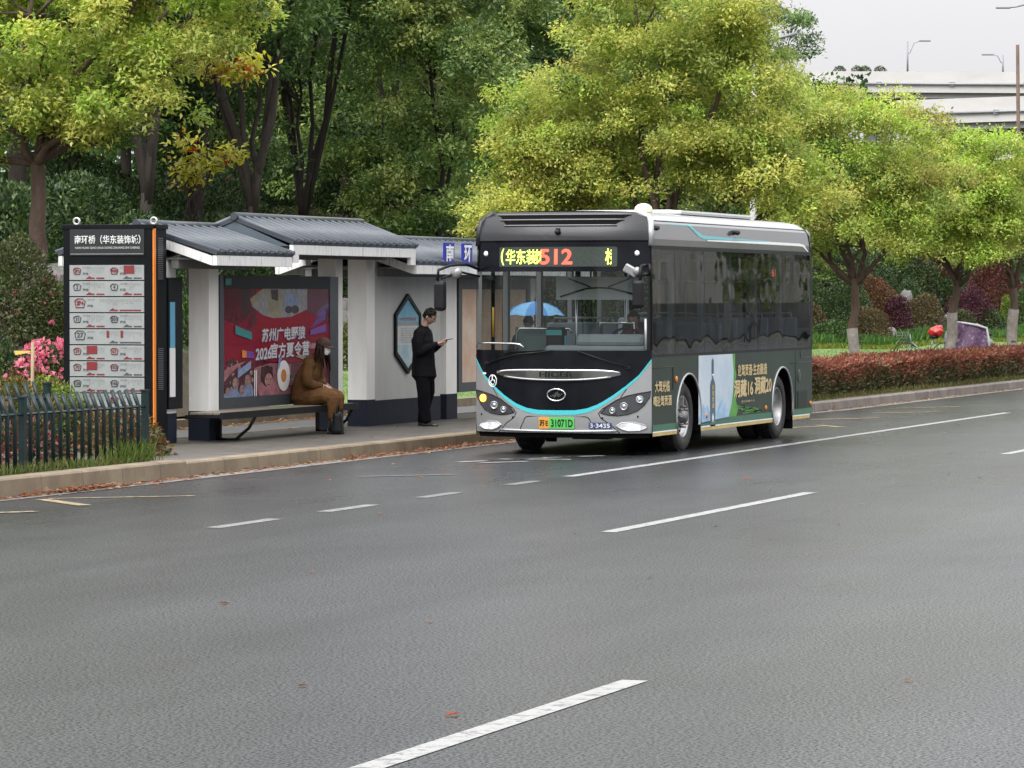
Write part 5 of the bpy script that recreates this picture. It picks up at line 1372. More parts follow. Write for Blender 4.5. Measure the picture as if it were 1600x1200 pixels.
# ---- man in a black suit reading his phone; local +x is where he faces
def standing_man():
    t = thing('person', 'man in a black suit standing at the white wall looking down at his phone', 'person', (-19.50, 51.70, SZ))
    J = {'pel': ((0, 0, .93), (.10, .14)), 'ab': ((-.005, 0, 1.08), (.095, .125)), 'ch': ((-.02, 0, 1.28), (.105, .145)), 'nb': ((-.01, 0, 1.43), (.06, .075)), 'nk': ((.025, 0, 1.52), (.052, .055)), 'hd': ((.055, 0, 1.60), .05)}
    E = chain('pel', 'ab', 'ch', 'nb', 'nk', 'hd')
    for s, y in (('l', 1), ('r', -1)):
        J[s+'sh'] = ((-.015, .165*y, 1.38), .055); J[s+'el'] = ((.0, .215*y, 1.115), .048); J[s+'wr'] = ((.245, .075*y, 1.225), .030)
        E += chain('nb', s+'sh', s+'el', s+'wr')
        J[s+'hp'] = ((0, .095*y, .87), .088); kx = .045 if y > 0 else .02
        J[s+'kn'] = ((kx, .10*y, .50), .060); J[s+'an'] = ((-.02 + (.09 if y < 0 else -.04), .10*y, .09), .042)
        E += chain('pel', s+'hp', s+'kn', s+'an')
        hand_joints(J, E, s+'hand', s+'wr', (.86, -.35*y, .35), (.1, -.9*y, .35), 1 if y > 0 else -1, .35)
    V, F = skin_geo(J, E, 'pel', .0055, 3)
    mb = MB(); mb.add(V, F, 0, True)
    f, l, u, R3 = head_geo(mb, (.085, 0, 1.625), (.86, 0, -.48), (.48, 0, .86))
    mb.build('body', M['skin'], t)
    mb = MB(); hc = Vector((.085, 0, 1.625))
    for sg in (1, -1): mb.ell(hc+f*.088+l*.028*sg+u*.012, (.010, .013, .006), 6, 0, R3); mb.ell(hc+f*.096+l*.03*sg+u*.032, (.006, .018, .004), 6, 0, R3)
    mb.build('eyes', M['eye'], t)
    mb = MB(); n, m = 14, 26; vs_ = []
    rr = random.Random(4)
    for i in range(n+1):
        th = .62*PI*i/n
        for k in range(m):
            ph = 2*PI*k/m; x = math.sin(th)*math.cos(ph); y = math.sin(th)*math.sin(ph); z = math.cos(th)
            if x > .35: z = max(z, .42)
            if abs(y) > .55 and x > -.1: z = max(z, .02)
            kk = 1.0 + rr.uniform(-.025, .03)
            vs_.append(hc + (f*(x*.102-.006) + l*y*.082 + u*(z*.126+.004))*kk)
    mb.add(vs_, [[i*m+k, (i+1)*m+k, (i+1)*m+(k+1) % m, i*m+(k+1) % m] for i in range(n) for k in range(m)], 0, True)
    for k in range(60):
        a = rr.uniform(0, 2*PI); th = rr.uniform(.05, .5)*PI
        p = hc + f*(math.sin(th)*math.cos(a)*.10-.006) + l*math.sin(th)*math.sin(a)*.08 + u*(math.cos(th)*.128+.004)
        if (p-hc).dot(f) > .05 and (p-hc).dot(u) < .075: continue
        mb.ell(p, (.020, .016, .012), 5, 0, R3)
    mb.build('hair', M['hair'], t)
    # jacket: loose, open at the front hem, to mid-thigh
    J = {'a': ((.0, 0, .74), (.185, .215)), 'b': ((-.01, 0, .90), (.172, .205)), 'c': ((-.01, 0, 1.07), (.162, .19)), 'd': ((-.03, 0, 1.28), (.160, .205)), 'e': ((-.02, 0, 1.40), (.105, .14)), 'f': ((-.0, 0, 1.475), (.068, .074))}
    E = chain('a', 'b', 'c', 'd', 'e', 'f')
    for s, y in (('l', 1), ('r', -1)):
        J[s+'1'] = ((-.02, .165*y, 1.37), .088); J[s+'2'] = ((-.01, .225*y, 1.25), .072); J[s+'3'] = ((.0, .225*y, 1.10), .066); J[s+'4'] = ((.10, .165*y, 1.15), .058); J[s+'5'] = ((.22, .085*y, 1.215), .046)
        E += chain('e', s+'1', s+'2', s+'3', s+'4', s+'5')
    mesh_from('jacket', skin_geo(J, E, 'c'), M['suit'], t)
    J = {'p': ((0, 0, .90), (.125, .165))}; E = []
    for s, y in (('l', 1), ('r', -1)):
        ax = .07 if y < 0 else -.06
        J[s+'h'] = ((0, .095*y, .82), (.120, .112)); J[s+'k'] = ((.03, .10*y, .50), .098); J[s+'c'] = ((.0+ax*.5, .10*y, .28), .090); J[s+'a'] = ((ax, .10*y, .075), .080)
        E += chain('p', s+'h', s+'k', s+'c', s+'a')
    mesh_from('trousers', skin_geo(J, E, 'p'), M['trouser'], t)
    for y, ax in ((1, -.06), (-1, .07)):
        mb = MB(); shoe_geo(mb, (ax-.01, .10*y, .0), (1, .12*y, 0)); mb.build('shoe', M['shoe'], t)
    mb = MB(); mb.add([(.10, 0.02, 1.46), (.115, .02, 1.36), (.13, -.02, 1.36), (.12, -.02, 1.46)], [[0,1,2,3]]); mb.build('collar', M['lettering_w'], t)
    return t
man = standing_man()
ph_ = thing('phone', 'dark phone held in both hands of the man in black', 'phone', (-19.50+.375, 51.70, SZ+1.285))
mb = MB(); mb.box((0, 0, 0), (.155, .075, .009), Matrix.Rotation(-.18, 3, 'Y'), 0, .004); mb.build('phone_body', M['phone'], ph_)
mb = MB(); mb.box((-.0, 0, .0052), (.14, .066, .0015), Matrix.Rotation(-.18, 3, 'Y')); mb.build('screen', mat('phone_screen', (.03, .04, .05), .1), ph_)

# ---- seated figures: local origin on the ground under the seat, facing +x
def seated(label, loc, rz, cols, seat=.41, long_hair=True, cap=True, mask=True, lean=.17, arms='lap', sc=1.0, shoes=True):
    t = thing('person', label, 'person', loc, rz); t.scale = (sc,)*3
    h = seat+.10
    cx = lean
    J = {'pel': ((-.02, 0, h), (.13, .14)), 'ab': ((-.01+cx*.2, 0, h+.18), (.115, .125)), 'ch': ((cx*.6, 0, h+.38), (.11, .135)), 'nb': ((cx*.95, 0, h+.52), (.062, .07)), 'nk': ((cx*1.2+.01, 0, h+.59), (.045, .047)), 'hd': ((cx*1.35+.03, 0, h+.66), .045)}
    E = chain('pel', 'ab', 'ch', 'nb', 'nk', 'hd'); hc = Vector((cx*1.4+.045, 0, h+.70))
    kz = seat+.13
    for s, y in (('l', 1), ('r', -1)):
        J[s+'sh'] = ((cx*.85, .155*y, h+.455), .050)
        if arms == 'lap':
            J[s+'el'] = ((cx*.6+.04, .215*y, h+.22), .042); J[s+'wr'] = ((.30, .085*y, h+.175), .026); hd_ = (.9, -.45*y, -.25)
        else:
            J[s+'el'] = ((cx*.6+.10, .22*y, h+.24), .042); J[s+'wr'] = ((.36, .17*y, h+.30), .026); hd_ = (.9, -.2*y, .3)
        E += chain('nb', s+'sh', s+'el', s+'wr')
        J[s+'hp'] = ((.04, .10*y, h-.015), .085); J[s+'kn'] = ((.46, .095*y, kz), .062); J[s+'an'] = ((.43 + (.04 if y < 0 else -.04), .095*y, .10), .040)
        E += chain('pel', s+'hp', s+'kn', s+'an')
        hand_joints(J, E, s+'hand', s+'wr', hd_, (0, -.5*y, -.8), 1 if y > 0 else -1, .45, .92)
    V, F = skin_geo(J, E, 'pel', .0055, 3)
    mb = MB(); mb.add(V, F, 0, True); f, l, u, R3 = head_geo(mb, hc, (.98, 0, -.20), (.20, 0, .98), .96); mb.build('body', M['skin'], t)
    mb = MB()
    for sg in (1, -1): mb.ell(hc+f*.087+l*.028*sg+u*.012, (.008, .012, .006), 6, 0, R3)
    mb.build('eyes', M['eye'], t)
    # coat
    J = {'a': ((.0, 0, h-.03), (.205, .21)), 'b': ((-.03+cx*.2, 0, h+.13), (.180, .20)), 'c': ((cx*.5-.03, 0, h+.33), (.172, .20)), 'd': ((cx*.85-.04, 0, h+.475), (.125, .14)), 'e': ((cx*1.05, 0, h+.545), (.085, .088))}
    E = chain('a', 'b', 'c', 'd', 'e')
    for s, y in (('l', 1), ('r', -1)):
        J[s+'1'] = ((cx*.85-.01, .155*y, h+.46), .085); J[s+'2'] = ((cx*.7+.01, .215*y, h+.33), .076)
        if arms == 'lap':
            J[s+'3'] = ((cx*.6+.04, .225*y, h+.215), .072); J[s+'4'] = ((.19, .165*y, h+.175), .064); J[s+'5'] = ((.285, .095*y, h+.17), .048)
        else:
            J[s+'3'] = ((cx*.6+.10, .22*y, h+.24), .066); J[s+'4'] = ((.25, .20*y, h+.27), .056); J[s+'5'] = ((.33, .175*y, h+.295), .044)
        E += chain('d', s+'1', s+'2', s+'3', s+'4', s+'5')
    mesh_from('coat', skin_geo(J, E, 'b'), cols['coat'], t)
    # coat skirt and trousers over the thighs
    J = {'p': ((-.02, 0, h-.01), (.165, .19))}; E = []
    for s, y in (('l', 1), ('r', -1)):
        J[s+'1'] = ((.16, .105*y, h+.01), (.14, .125)); J[s+'2'] = ((.34, .10*y, kz-.0), (.125, .12)); J[s+'3'] = ((.465, .098*y, kz-.03), (.102, .10)); J[s+'4'] = ((.462, .095*y, kz-.20), .080); J[s+'5'] = ((.43 + (.03 if y < 0 else -.03), .095*y, .22), .066)
        E += chain('p', s+'1', s+'2', s+'3', s+'4', s+'5')
    mesh_from('trousers', skin_geo(J, E, 'p'), cols['legs'], t)
    if shoes:
        for y in (1, -1):
            ax = .43+(.04 if y < 0 else -.04); mb = MB(); shoe_geo(mb, (ax-.02, .095*y, 0), (1, .1*y, 0), .25)
            mb.tube([(ax, .095*y, .03), (ax, .095*y, .26)], [.055, .058], 10); mb.build('boot', M['shoe'], t)
    rr = random.Random(6); mb = MB()
    n, m = 12, 24; vs_ = []
    for i in range(n+1):
        th = .6*PI*i/n
        for k in range(m):
            ph = 2*PI*k/m; x = math.sin(th)*math.cos(ph); y = math.sin(th)*math.sin(ph); z = math.cos(th)
            if x > .35: z = max(z, .50)
            vs_.append(hc + f*(x*.103-.007) + l*y*.083 + u*(z*.124+.004))
    mb.add(vs_, [[i*m+k, (i+1)*m+k, (i+1)*m+(k+1) % m, i*m+(k+1) % m] for i in range(n) for k in range(m)], 0, True)
    if long_hair:
        for k in range(26):
            a = rr.uniform(.45*PI, 1.55*PI) if k < 18 else rr.choice([.36, .40, 1.60, 1.64])*PI
            p0 = hc + f*math.cos(a)*.085 + l*math.sin(a)*.078 + u*.03
            fwd = .02 if math.cos(a) > -.2 else -.05
            p1 = p0 + Vector((0, 0, -.13)) + f*fwd*.4 + l*math.sin(a)*.02; p2 = p0 + Vector((0, 0, rr.uniform(-.36, -.22))) + f*(fwd*1.2 - .0) + l*math.sin(a)*.05
            mb.tube([p0, (p0+p1)/2 + l*math.sin(a)*.012, p1, p2], [.022, .026, .024, .006], 6)
    mb.build('hair', cols['hair'], t)
    if cap:
        mb = MB(); n, m = 10, 24; vs_ = []
        for i in range(n+1):
            th = .5*PI*i/n
            for k in range(m):
                ph = 2*PI*k/m; x = math.sin(th)*math.cos(ph); y = math.sin(th)*math.sin(ph); z = math.cos(th)**.8 if th < PI/2-1e-6 else 0
                vs_.append(hc + f*(x*.113-.006) + l*y*.094 + u*(z*.105+.040))
        mb.add(vs_, [[i*m+k, (i+1)*m+k, (i+1)*m+(k+1) % m, i*m+(k+1) % m] for i in range(n) for k in range(m)], 0, True)
        vs_ = []
        for q, dz in ((0, .0), (1, -.008)):
            for i in range(9):
                a = -.42*PI+.84*PI*i/8
                vs_.append(hc + f*(math.cos(a)*.10) + l*math.sin(a)*.09 + u*(.045+dz)); vs_.append(hc + f*(math.cos(a)*.175+.012) + l*math.sin(a)*.085 + u*(.028+dz-.008*math.sin(a)**2))
        fs = [[2*i, 2*i+1, 2*i+3, 2*i+2] for i in range(8)] + [[18+2*i, 18+2*i+2, 18+2*i+3, 18+2*i+1] for i in range(8)] + [[2*i+1, 18+2*i+1, 18+2*i+3, 2*i+3] for i in range(8)]
        mb.add(vs_, fs, 0, True); mb.ell(hc+u*.145-f*.006, (.012, .012, .006), 6, 0, R3); mb.build('cap', M['cap'], t)
    if mask:
        mb = MB(); n, m = 8, 14; vs_ = []
        for i in range(n+1):
            z = .010-.100*i/n
            for k in range(m+1):
                a = -.40*PI+.8*PI*k/m
                r_ = .108 + .012*math.cos(a)**4*math.sin(PI*min(1, (i+.8)/n))
                if i >= n-1: r_ -= .012
                vs_.append(hc + f*(math.cos(a)*r_-.002) + l*math.sin(a)*.082*(1-.02*i) + u*(z - .01*math.sin(a)**2*(0 if i < 4 else -2)))
        mb.add(vs_, [[i*(m+1)+k, i*(m+1)+k+1, (i+1)*(m+1)+k+1, (i+1)*(m+1)+k] for i in range(n) for k in range(m)], 0, True)
        for sg in (1, -1): mb.tube([hc+f*.03+l*.075*sg+u*-.005, hc+f*-.005+l*.088*sg+u*.01, hc+f*.02+l*.072*sg+u*-.06], .003, 4)
        mb.build('face_mask', M['maskw'], t)
    return t
woman = seated('person in brown cap, brown coat and white mask sitting on the bench', (-20.02, 48.30, SZ), 0, {'coat': M['coat'], 'legs': mat('brown_cord_trousers', (.165, .085, .036), .9, col2=(.10, .05, .022), scale=12, bump=1.0, bscale=15, spec=.12), 'hair': M['hair_br']})
hb = thing('handbag', 'black shiny bag standing at the feet of the seated person', 'bag', (-19.44, 48.12, SZ), .2)
mb = MB(); mb.box((0, 0, .16), (.16, .26, .31), None, 0, .05, taper=.72); mb.build('bag_body', M['bag'], hb)
mb = MB(); mb.tube([(0, -.08, .30), (0, -.06, .39), (0, 0, .42), (0, .06, .39), (0, .08, .30)], .010, 6); mb.build('strap', M['bag'], hb)
driver = seated('bus driver in dark clothes behind the steering wheel', (BX+.63, BY+1.50, .62), -PI/2, {'coat': mat('driver_shirt', (.10, .035, .03), .8, var=.2), 'legs': M['trouser'], 'hair': M['hair']}, seat=.36, long_hair=False, cap=False, mask=False, lean=.06, arms='wheel', shoes=False)
# person under a blue umbrella on the pavement behind the bus
def umbrella_person():
    t = copy_tree(man, (-18.70, 54.10, SZ-.0), PI/2*1.1, 'person in dark clothes standing under the blue umbrella beyond the bus windscreen', .93)
    u_ = thing('umbrella', 'open blue umbrella seen through the bus windscreen', 'umbrella', (-18.60, 54.15, SZ))
    mb = MB(); n = 8; rings = [(.02, -.10), (.21, -.14), (.36, -.21), (.47, -.32)]
    vs_ = []; m = 32
    for r_, z in rings:
        for k in range(m):
            a = 2*PI*k/m; sc_ = 1-.10*abs(math.sin(a*n/2))**.8*0 - .06*(1-abs(math.cos(a*n/2)))*(r_/.47)
            vs_.append((r_*sc_*math.cos(a), r_*sc_*math.sin(a), 1.95+z+.02*(1-abs(math.cos(a*n/2)))*(r_/.47)))
    fs = []; mis = []
    for i in range(len(rings)-1):
        for k in range(m): fs.append([i*m+k, i*m+(k+1) % m, (i+1)*m+(k+1) % m, (i+1)*m+k])
    k0 = len(mb.v); mb.add(vs_, fs, 0, True)
    for q in range(len(fs)):
        if ((q % m)//(m//n)) % 2: mb.m[q] = 1
    mb.build('canopy', [mat('umbrella_blue', (.05, .20, .50), .5), mat('umbrella_light_blue', (.16, .38, .66), .5)], u_)
    mb = MB(); mb.tube([(0, 0, 1.12), (0, 0, 1.90)], .008, 6); mb.tube([(0, 0, 1.02), (0, 0, 1.14)], .014, 6); mb.build('shaft', M['black'], u_)
umbrella_person()
# ------------------------------------------------------------------ foliage
LEAF = leaf_mat('camphor_leaf', .46); LEAFD = leaf_mat('dark_leaf', .25, .45); PETAL = leaf_mat('petal', .4, .6, .2); GRASS = leaf_mat('grass_blade', .3, .6, .2)
M['bark'] = ramp_mat('tree_bark', [(0.3, (0.016, 0.012, 0.010)), (0.7, (0.045, 0.034, 0.028))], 6.0, 0.9, bump=1.0, bscale=25, stretch=(1, 1, .25))
M['bark_r'] = ramp_mat('reddish_bark', [(0.3, (0.055, 0.036, 0.028)), (0.7, (0.13, 0.090, 0.068))], 5.0, 0.9, bump=1.0, bscale=22, stretch=(1, 1, .3))
M['limewash'] = ramp_mat('limewashed_bark', [(0.3, (0.17, 0.15, 0.13)), (0.7, (0.32, 0.30, 0.27))], 7.0, 0.9, bump=0.8, bscale=25)
Y_NEW = (0.475, 0.480, 0.125); Y_MID = (0.370, 0.415, 0.105); G_MID = (0.240, 0.325, 0.080); G_OLD = (0.060, 0.125, 0.026); G_LIME = (0.330, 0.450, 0.085); BRNZ = (0.30, 0.26, 0.075); RED_OLD = (0.40, 0.06, 0.03)
D_DK = (0.048, 0.098, 0.034); D_MID = (0.125, 0.205, 0.062); D_LT = (0.20, 0.285, 0.078); D_YL = (0.27, 0.32, 0.09)

def limb_mesh(mb, p0, p1, r0, r1, rr, n=5, amp=.12, mi=0):
    pts = wobble(p0, p1, n, amp, rr); mb.tube(pts, [r0+(r1-r0)*i/n for i in range(n+1)], 7, mi)
    return pts
def tree(name, label, cat, base, lobes, n, leaf, pal, wts, trunk_top, tr, seed, group=None, lm=None, bark=None, puff=.55, ppl=16, wash=0.0, lean=(0, 0), twig=.16, nbr=26, per_twig=10, inner=.25, parts=True, fork=None):
    rr = random.Random(seed); r = np.random.default_rng(seed)
    t = thing(name, label, cat, base, 0, group)
    mb = MB()
    top = Vector((lean[0], lean[1], trunk_top))
    pts = wobble((0, 0, -.3), top, 7, .10*trunk_top/3, rr)
    mb.tube(pts, [tr*(1.35 if i == 0 else 1.08-.38*i/7) for i in range(8)], 12)
    P, D, pid, pc, tid, NL = crown_points(lobes, n, seed, puff, ppl, twig, per_twig, inner=inner)
    cs = [Vector(l[:3]) for l in lobes]
    for c, l in zip(cs, lobes):
        limb_mesh(mb, top-Vector((0, 0, .15)), c, tr*.5, tr*.2, rr, 5, .22)
    for k in range(nbr):
        q = Vector(pc[rr.randrange(len(pc))]); c = min(cs+[top], key=lambda v: (v-q).length)
        limb_mesh(mb, c.lerp(top, .25), q, tr*.20, tr*.05, rr, 4, .25)
    if fork:
        for q, r_ in fork: limb_mesh(mb, top-Vector((0, 0, .2)), q, tr*.75, r_, rr, 6, .25)
    tk = mb.build('trunk', bark or (M['bark_r'] if name == 'street_tree' else M['bark']), t)
    if wash:
        mb = MB(); k = 6
        pp_ = [pts[0].lerp(pts[-1], 0)]
        zs_ = [z for z in [-.3 + (wash+.3)*i/k for i in range(k+1)]]
        def at_z(z):
            for a, b2 in zip(pts, pts[1:]):
                if a.z <= z <= b2.z: return a.lerp(b2, (z-a.z)/(b2.z-a.z))
            return pts[-1]
        mb.tube([at_z(z) for z in zs_], [tr*(1.37 if i == 0 else 1.10-.06*i/k) for i in range(k+1)], 12); mb.build('painted_band', M['limewash'], tk)
    col = tones(r, pid, tid, pal, wts)
    size = leaf*(0.7+0.6*r.random(len(P)))
    leaf_object('crown', P, D, size, col, lm or LEAF, t, seed, nrm=NL)
    return t

def W(px, X):       # point on the row X seen at photo column px
    a = CAM_YAW - math.atan((px-800)/5796.0); return (X, -X/math.tan(a))

# ---- street trees along the hedge
PAL = [Y_NEW, Y_MID, G_MID, G_LIME, BRNZ, G_OLD]
xm, ym = W(1030, -19.3)
tree('street_tree', 'largest yellow-green camphor tree rising behind the bus roof', 'tree', (xm, ym, .16),
     [(.1, 0, 6.3, 1.7, 1.7, 1.3), (1.0, 0, 5.3, 1.2, 1.4, 1.1), (-1.1, 0, 5.1, 1.15, 1.3, 1.15), (.1, -.3, 4.2, 1.8, 1.7, 1.0), (1.7, .2, 3.95, 1.2, 1.3, .75), (-1.5, -.2, 3.8, 1.0, 1.2, .9), (2.3, .3, 3.55, .8, 1.0, .55), (1.4, 0, 6.7, .7, .8, .7), (-.5, 0, 7.5, 1.0, 1.0, .7)],
     110000, .078, PAL, [4, 4, 2.4, 1.6, .5, .35], 2.6, .14, 21, 'camphor trees along the hedge', wash=1.4, puff=.46, ppl=30, twig=.075)
xm, ym = W(838, -21.3)
tree('street_tree', 'small rounded yellow-green tree between the shelter and the tall tree', 'tree', (xm, ym, .16),
     [(0, 0, 4.0, .95, 1.0, 1.2), (-.2, 0, 4.85, .6, .7, .6), (.55, 0, 4.3, .7, .8, .95), (-.45, 0, 3.2, .65, .8, .7), (.3, 0, 3.0, .9, .9, .6)],
     36000, .074, PAL, [5, 4, 1.6, 1.4, .4, .2], 2.0, .09, 22, 'camphor trees along the hedge', puff=.38, ppl=20, twig=.07)
tree('street_tree', 'wide olive-green tree standing right behind the bus, trunk painted white at the foot', 'tree', (-19.2, 76.9, .16),
     [(-.2, 0, 4.4, 2.0, 2.0, 1.4), (-1.2, .4, 5.5, 1.3, 1.6, 1.0), (.6, 0, 5.3, 1.3, 1.5, .9), (-2.2, .2, 4.8, .9, 1.1, 1.0), (.3, -.6, 3.2, 1.5, 1.4, .7), (-1.4, 0, 3.4, 1.1, 1.2, .8), (1.3, 0, 3.8, 1.0, 1.2, .85)],
     80000, .080, PAL, [2.6, 4, 3.2, 2, 1.4, .6], 2.3, .115, 23, 'camphor trees along the hedge', wash=1.25, puff=.46, ppl=26, twig=.08, nbr=40)
tree('street_tree', 'lime-green tree with a leaning white-footed trunk beside the parked bicycle', 'tree', (-19.2, 85.6, .16),
     [(.3, 0, 4.0, 1.6, 1.7, 1.2), (.9, 0, 4.75, 1.05, 1.3, .75), (-.7, 0, 4.55, 1.0, 1.3, .75), (1.2, -.4, 3.2, 1.0, 1.1, .8), (-.6, -.4, 3.3, 1.0, 1.0, .75)],
     62000, .084, [Y_NEW, G_LIME, G_LIME, Y_MID, G_MID, BRNZ], [3, 4, 3, 3, 1.6, .8], 2.3, .12, 24, 'camphor trees along the hedge', wash=1.55, lean=(.28, 0), puff=.44, ppl=26, twig=.08)
tree('street_tree', 'tree at the right edge with yellow-brown young leaves and a pale trunk foot', 'tree', (-19.15, 93.2, .16),
     [(0, 0, 4.0, 1.6, 1.8, 1.2), (.8, 0, 4.7, 1.2, 1.4, .85), (-1.0, 0, 4.4, 1.0, 1.3, .75), (-.3, -.5, 3.2, 1.4, 1.2, .75)],
     52000, .088, [Y_MID, G_MID, BRNZ, G_LIME], [3, 3, 2, 1.4], 2.2, .13, 25, 'camphor trees along the hedge', wash=1.6, puff=.46, ppl=26, twig=.085)
st = [o for o in C.objects if o.name.startswith('street_tree') and o.parent is None][2]
for yy_, lab in ((28.0, 'unseen street tree added at the left to shade the road, nearest to the flower bed'), (19.0, 'unseen street tree added farther left along the kerb to shade the road')):
    copy_tree(st, (-19.2, yy_, .16), 1.3, lab, 1.15)  # copies out of view, added to shade the left of the road
# ---- left foreground tree: bright drooping sprays over the route sign
xa, ya = W(58, -26.6)
tree('camphor_tree', 'tree at the left with bright yellow-green sprays hanging over the route sign', 'tree', (xa, ya, gz(xa, ya)),
     [(.2, 0, 4.0, 1.9, 1.8, 1.3), (1.6, -.2, 3.2, 1.2, 1.3, .9), (-.9, -.4, 3.2, 1.3, 1.3, .9), (2.4, -.2, 4.6, 1.4, 1.4, .8), (.0, 0, 5.3, 1.8, 1.6, 1.0), (3.1, -.3, 4.05, .75, .8, .5), (.9, -.5, 2.75, .9, .9, .45), (-1.4, -.5, 2.5, .8, .9, .5), (2.2, .1, 5.5, 1.2, 1.2, .7)],
     62000, .098, [Y_NEW, G_LIME, Y_MID, G_MID, G_OLD], [3.6, 3, 3, 2.2, 1.0], 2.4, .15, 31, None, bark=M['bark_r'], puff=.38, ppl=22, twig=.085, wash=.45, inner=.15)
# hanging spray with golden and red leaves
xs_, ys_ = W(300, -25.0)
tree('young_tree', 'thin twiggy sapling with golden leaf tufts behind the shelter roof', 'tree', (xs_, ys_, gz(xs_, ys_)),
     [(.25, 0, 3.35, .50, .4, .22), (.05, 0, 3.05, .40, .4, .2), (.55, 0, 4.75, .55, .4, .35), (.35, 0, 5.1, .3, .3, .2)],
     1500, .13, [(0.34, 0.33, 0.05), Y_NEW, (0.30, 0.22, 0.05), RED_OLD], [4, 3, 1.2, .5], 2.4, .04, 32, None, bark=M['bark'], puff=.2, ppl=8, twig=.08, nbr=14)

# ---- dark wood behind: each tree of its own, four kinds
def wood_tree(kind, base, seed, label):
    if kind == 0:
        return tree('woodland_tree', label, 'tree', base, [(0, 0, 6.5, 2.6, 2.6, 2.4), (.6, 0, 9.2, 2.2, 2.2, 2.0), (-1.2, 0, 5.0, 2.0, 2.0, 1.6), (1.5, 0, 4.4, 1.9, 1.9, 1.6), (-.4, 0, 11.2, 1.8, 1.8, 1.5)], 40000, .145, [D_DK, D_MID, D_LT, D_YL], [1.6, 3, 3, 1.2], 4.2, .19, seed, 'tall trees of the wood behind the stop', LEAFD, puff=.58, ppl=30, twig=.11)
    if kind == 1:
        return tree('woodland_tree', label, 'tree', base, [(0, 0, 8.2, 2.4, 2.4, 2.6), (.8, 0, 5.4, 1.9, 1.9, 1.8), (-.9, 0, 11, 1.9, 1.9, 1.8), (-1.5, 0, 6.4, 1.5, 1.6, 1.5)], 34000, .14, [D_DK, D_MID, D_LT], [3, 3, 1], 5.0, .22, seed, 'tall trees of the wood behind the stop', LEAFD, puff=.55, ppl=30, twig=.11)
    if kind == 2:
        return tree('woodland_tree', label, 'tree', base, [(0, 0, 3.6, 1.7, 1.7, 2.2), (.3, 0, 6.2, 1.9, 1.9, 2.2), (-.3, 0, 8.6, 1.7, 1.7, 1.8)], 34000, .13, [D_MID, D_LT, D_YL, D_DK], [2, 3, 2.4, .8], 2.4, .16, seed, 'tall trees of the wood behind the stop', LEAFD, puff=.5, ppl=32, twig=.10)
    return tree('woodland_tree', label, 'tree', base, [(-.5, 0, 9.5, 2.4, 2.3, 1.8), (1.4, 0, 11.0, 2.2, 2.1, 1.8), (-2.2, 0, 11.4, 2.0, 2.0, 1.6), (.2, 0, 7.4, 1.5, 1.5, .9)], 30000, .15, [D_DK, D_MID, D_LT], [2, 3, 1.6], 3.4, .155, seed, 'tall trees of the wood behind the stop', LEAFD, puff=.6, ppl=28, twig=.12, fork=[(Vector((-1.2, 0, 8.5)), .065), (Vector((1.3, .2, 9.5)), .065)])
protos = {}
wl = [  # photo column, row X, kind, label
 (395, -33.0, 3, 'dark forked tree trunk rising behind the middle shelter roof'),
 (475, -34.5, 3, 'broad dark trunk with a side limb right of the forked trunk'),
 (230, -33.5, 3, 'woodland tree whose dark trunks stand right of the route sign top'),
 (305, -36.0, 1, 'slim leaning trunk between the route sign and the forked trunk'),
 (30, -36.0, 1, 'dark tree at the far left behind the bright sprays'),
 (120, -38.0, 1, 'dark tree behind the bright camphor tree, over the route sign'),
 (600, -35.0, 0, 'mid-green woodland tree above the middle of the shelter'),
 (545, -38.0, 0, 'olive-green woodland tree left of the shelter roof end'),
 (690, -31.0, 2, 'narrow bright-edged tree above the blue name signs'),
 (655, -36.0, 2, 'narrow green tree with leaning trunk behind the shelter end'),
 (740, -38.0, 0, 'tall mid-green tree left of the bus roof'),
 (850, -36.5, 1, 'very dark tree between the wood and the yellow-green tree'),
 (800, -40.0, 1, 'dark green tree behind the gap above the bus'),
 (930, -38.0, 1, 'dark tree behind the top of the largest street tree'),
 (1050, -37.0, 0, 'woodland tree behind the right half of the largest street tree'),
 (1180, -37.0, 0, 'woodland tree above the rear of the bus'),
 (1265, -35.0, 2, 'narrow dark tree just right of the bus rear'),
 (430, -41.0, 0, 'second-row tree filling the gap behind the forked trunk'),
 (200, -43.0, 0, 'second-row tree high above the route sign'),
 (-40, -41.0, 0, 'second-row tree at the left edge'),
 (330, -44.0, 1, 'second-row dark tree above the left shelter roof'),
 (520, -44.0, 1, 'second-row dark tree above the middle shelter roof'),
 (640, -44.0, 1, 'second-row dark tree left of the bus'),
 (900, -45.0, 0, 'second-row tree high behind the bus front'),
 (1090, -44.0, 1, 'second-row dark tree behind the roof unit of the bus'),
 (1330, -38.0, 2, 'woodland tree behind the red dome shrub'),
 (1430, -38.0, 2, 'woodland tree behind the brown dome shrub'),
 (1520, -39.0, 2, 'woodland tree behind the parked scooter'),
 (1600, -38.0, 2, 'woodland tree at the right edge below the viaduct'),
]
for i, (px, X, kind, lab) in enumerate(wl):
    x, y = W(px, X); z = gz(x, y)
    sc_ = (1.0, .92, 1.08, .97, 1.12)[i % 5]
    if px > 1240: sc_ = .62
    if kind not in protos:
        t = wood_tree(kind, (x, y, z), 50+kind, lab); protos[kind] = t; t.scale = (sc_,)*3
    else:
        copy_tree(protos[kind], (x, y, z), rnd.uniform(0, 6.28), lab, (sc_, sc_, sc_*rnd.uniform(.92, 1.1)))
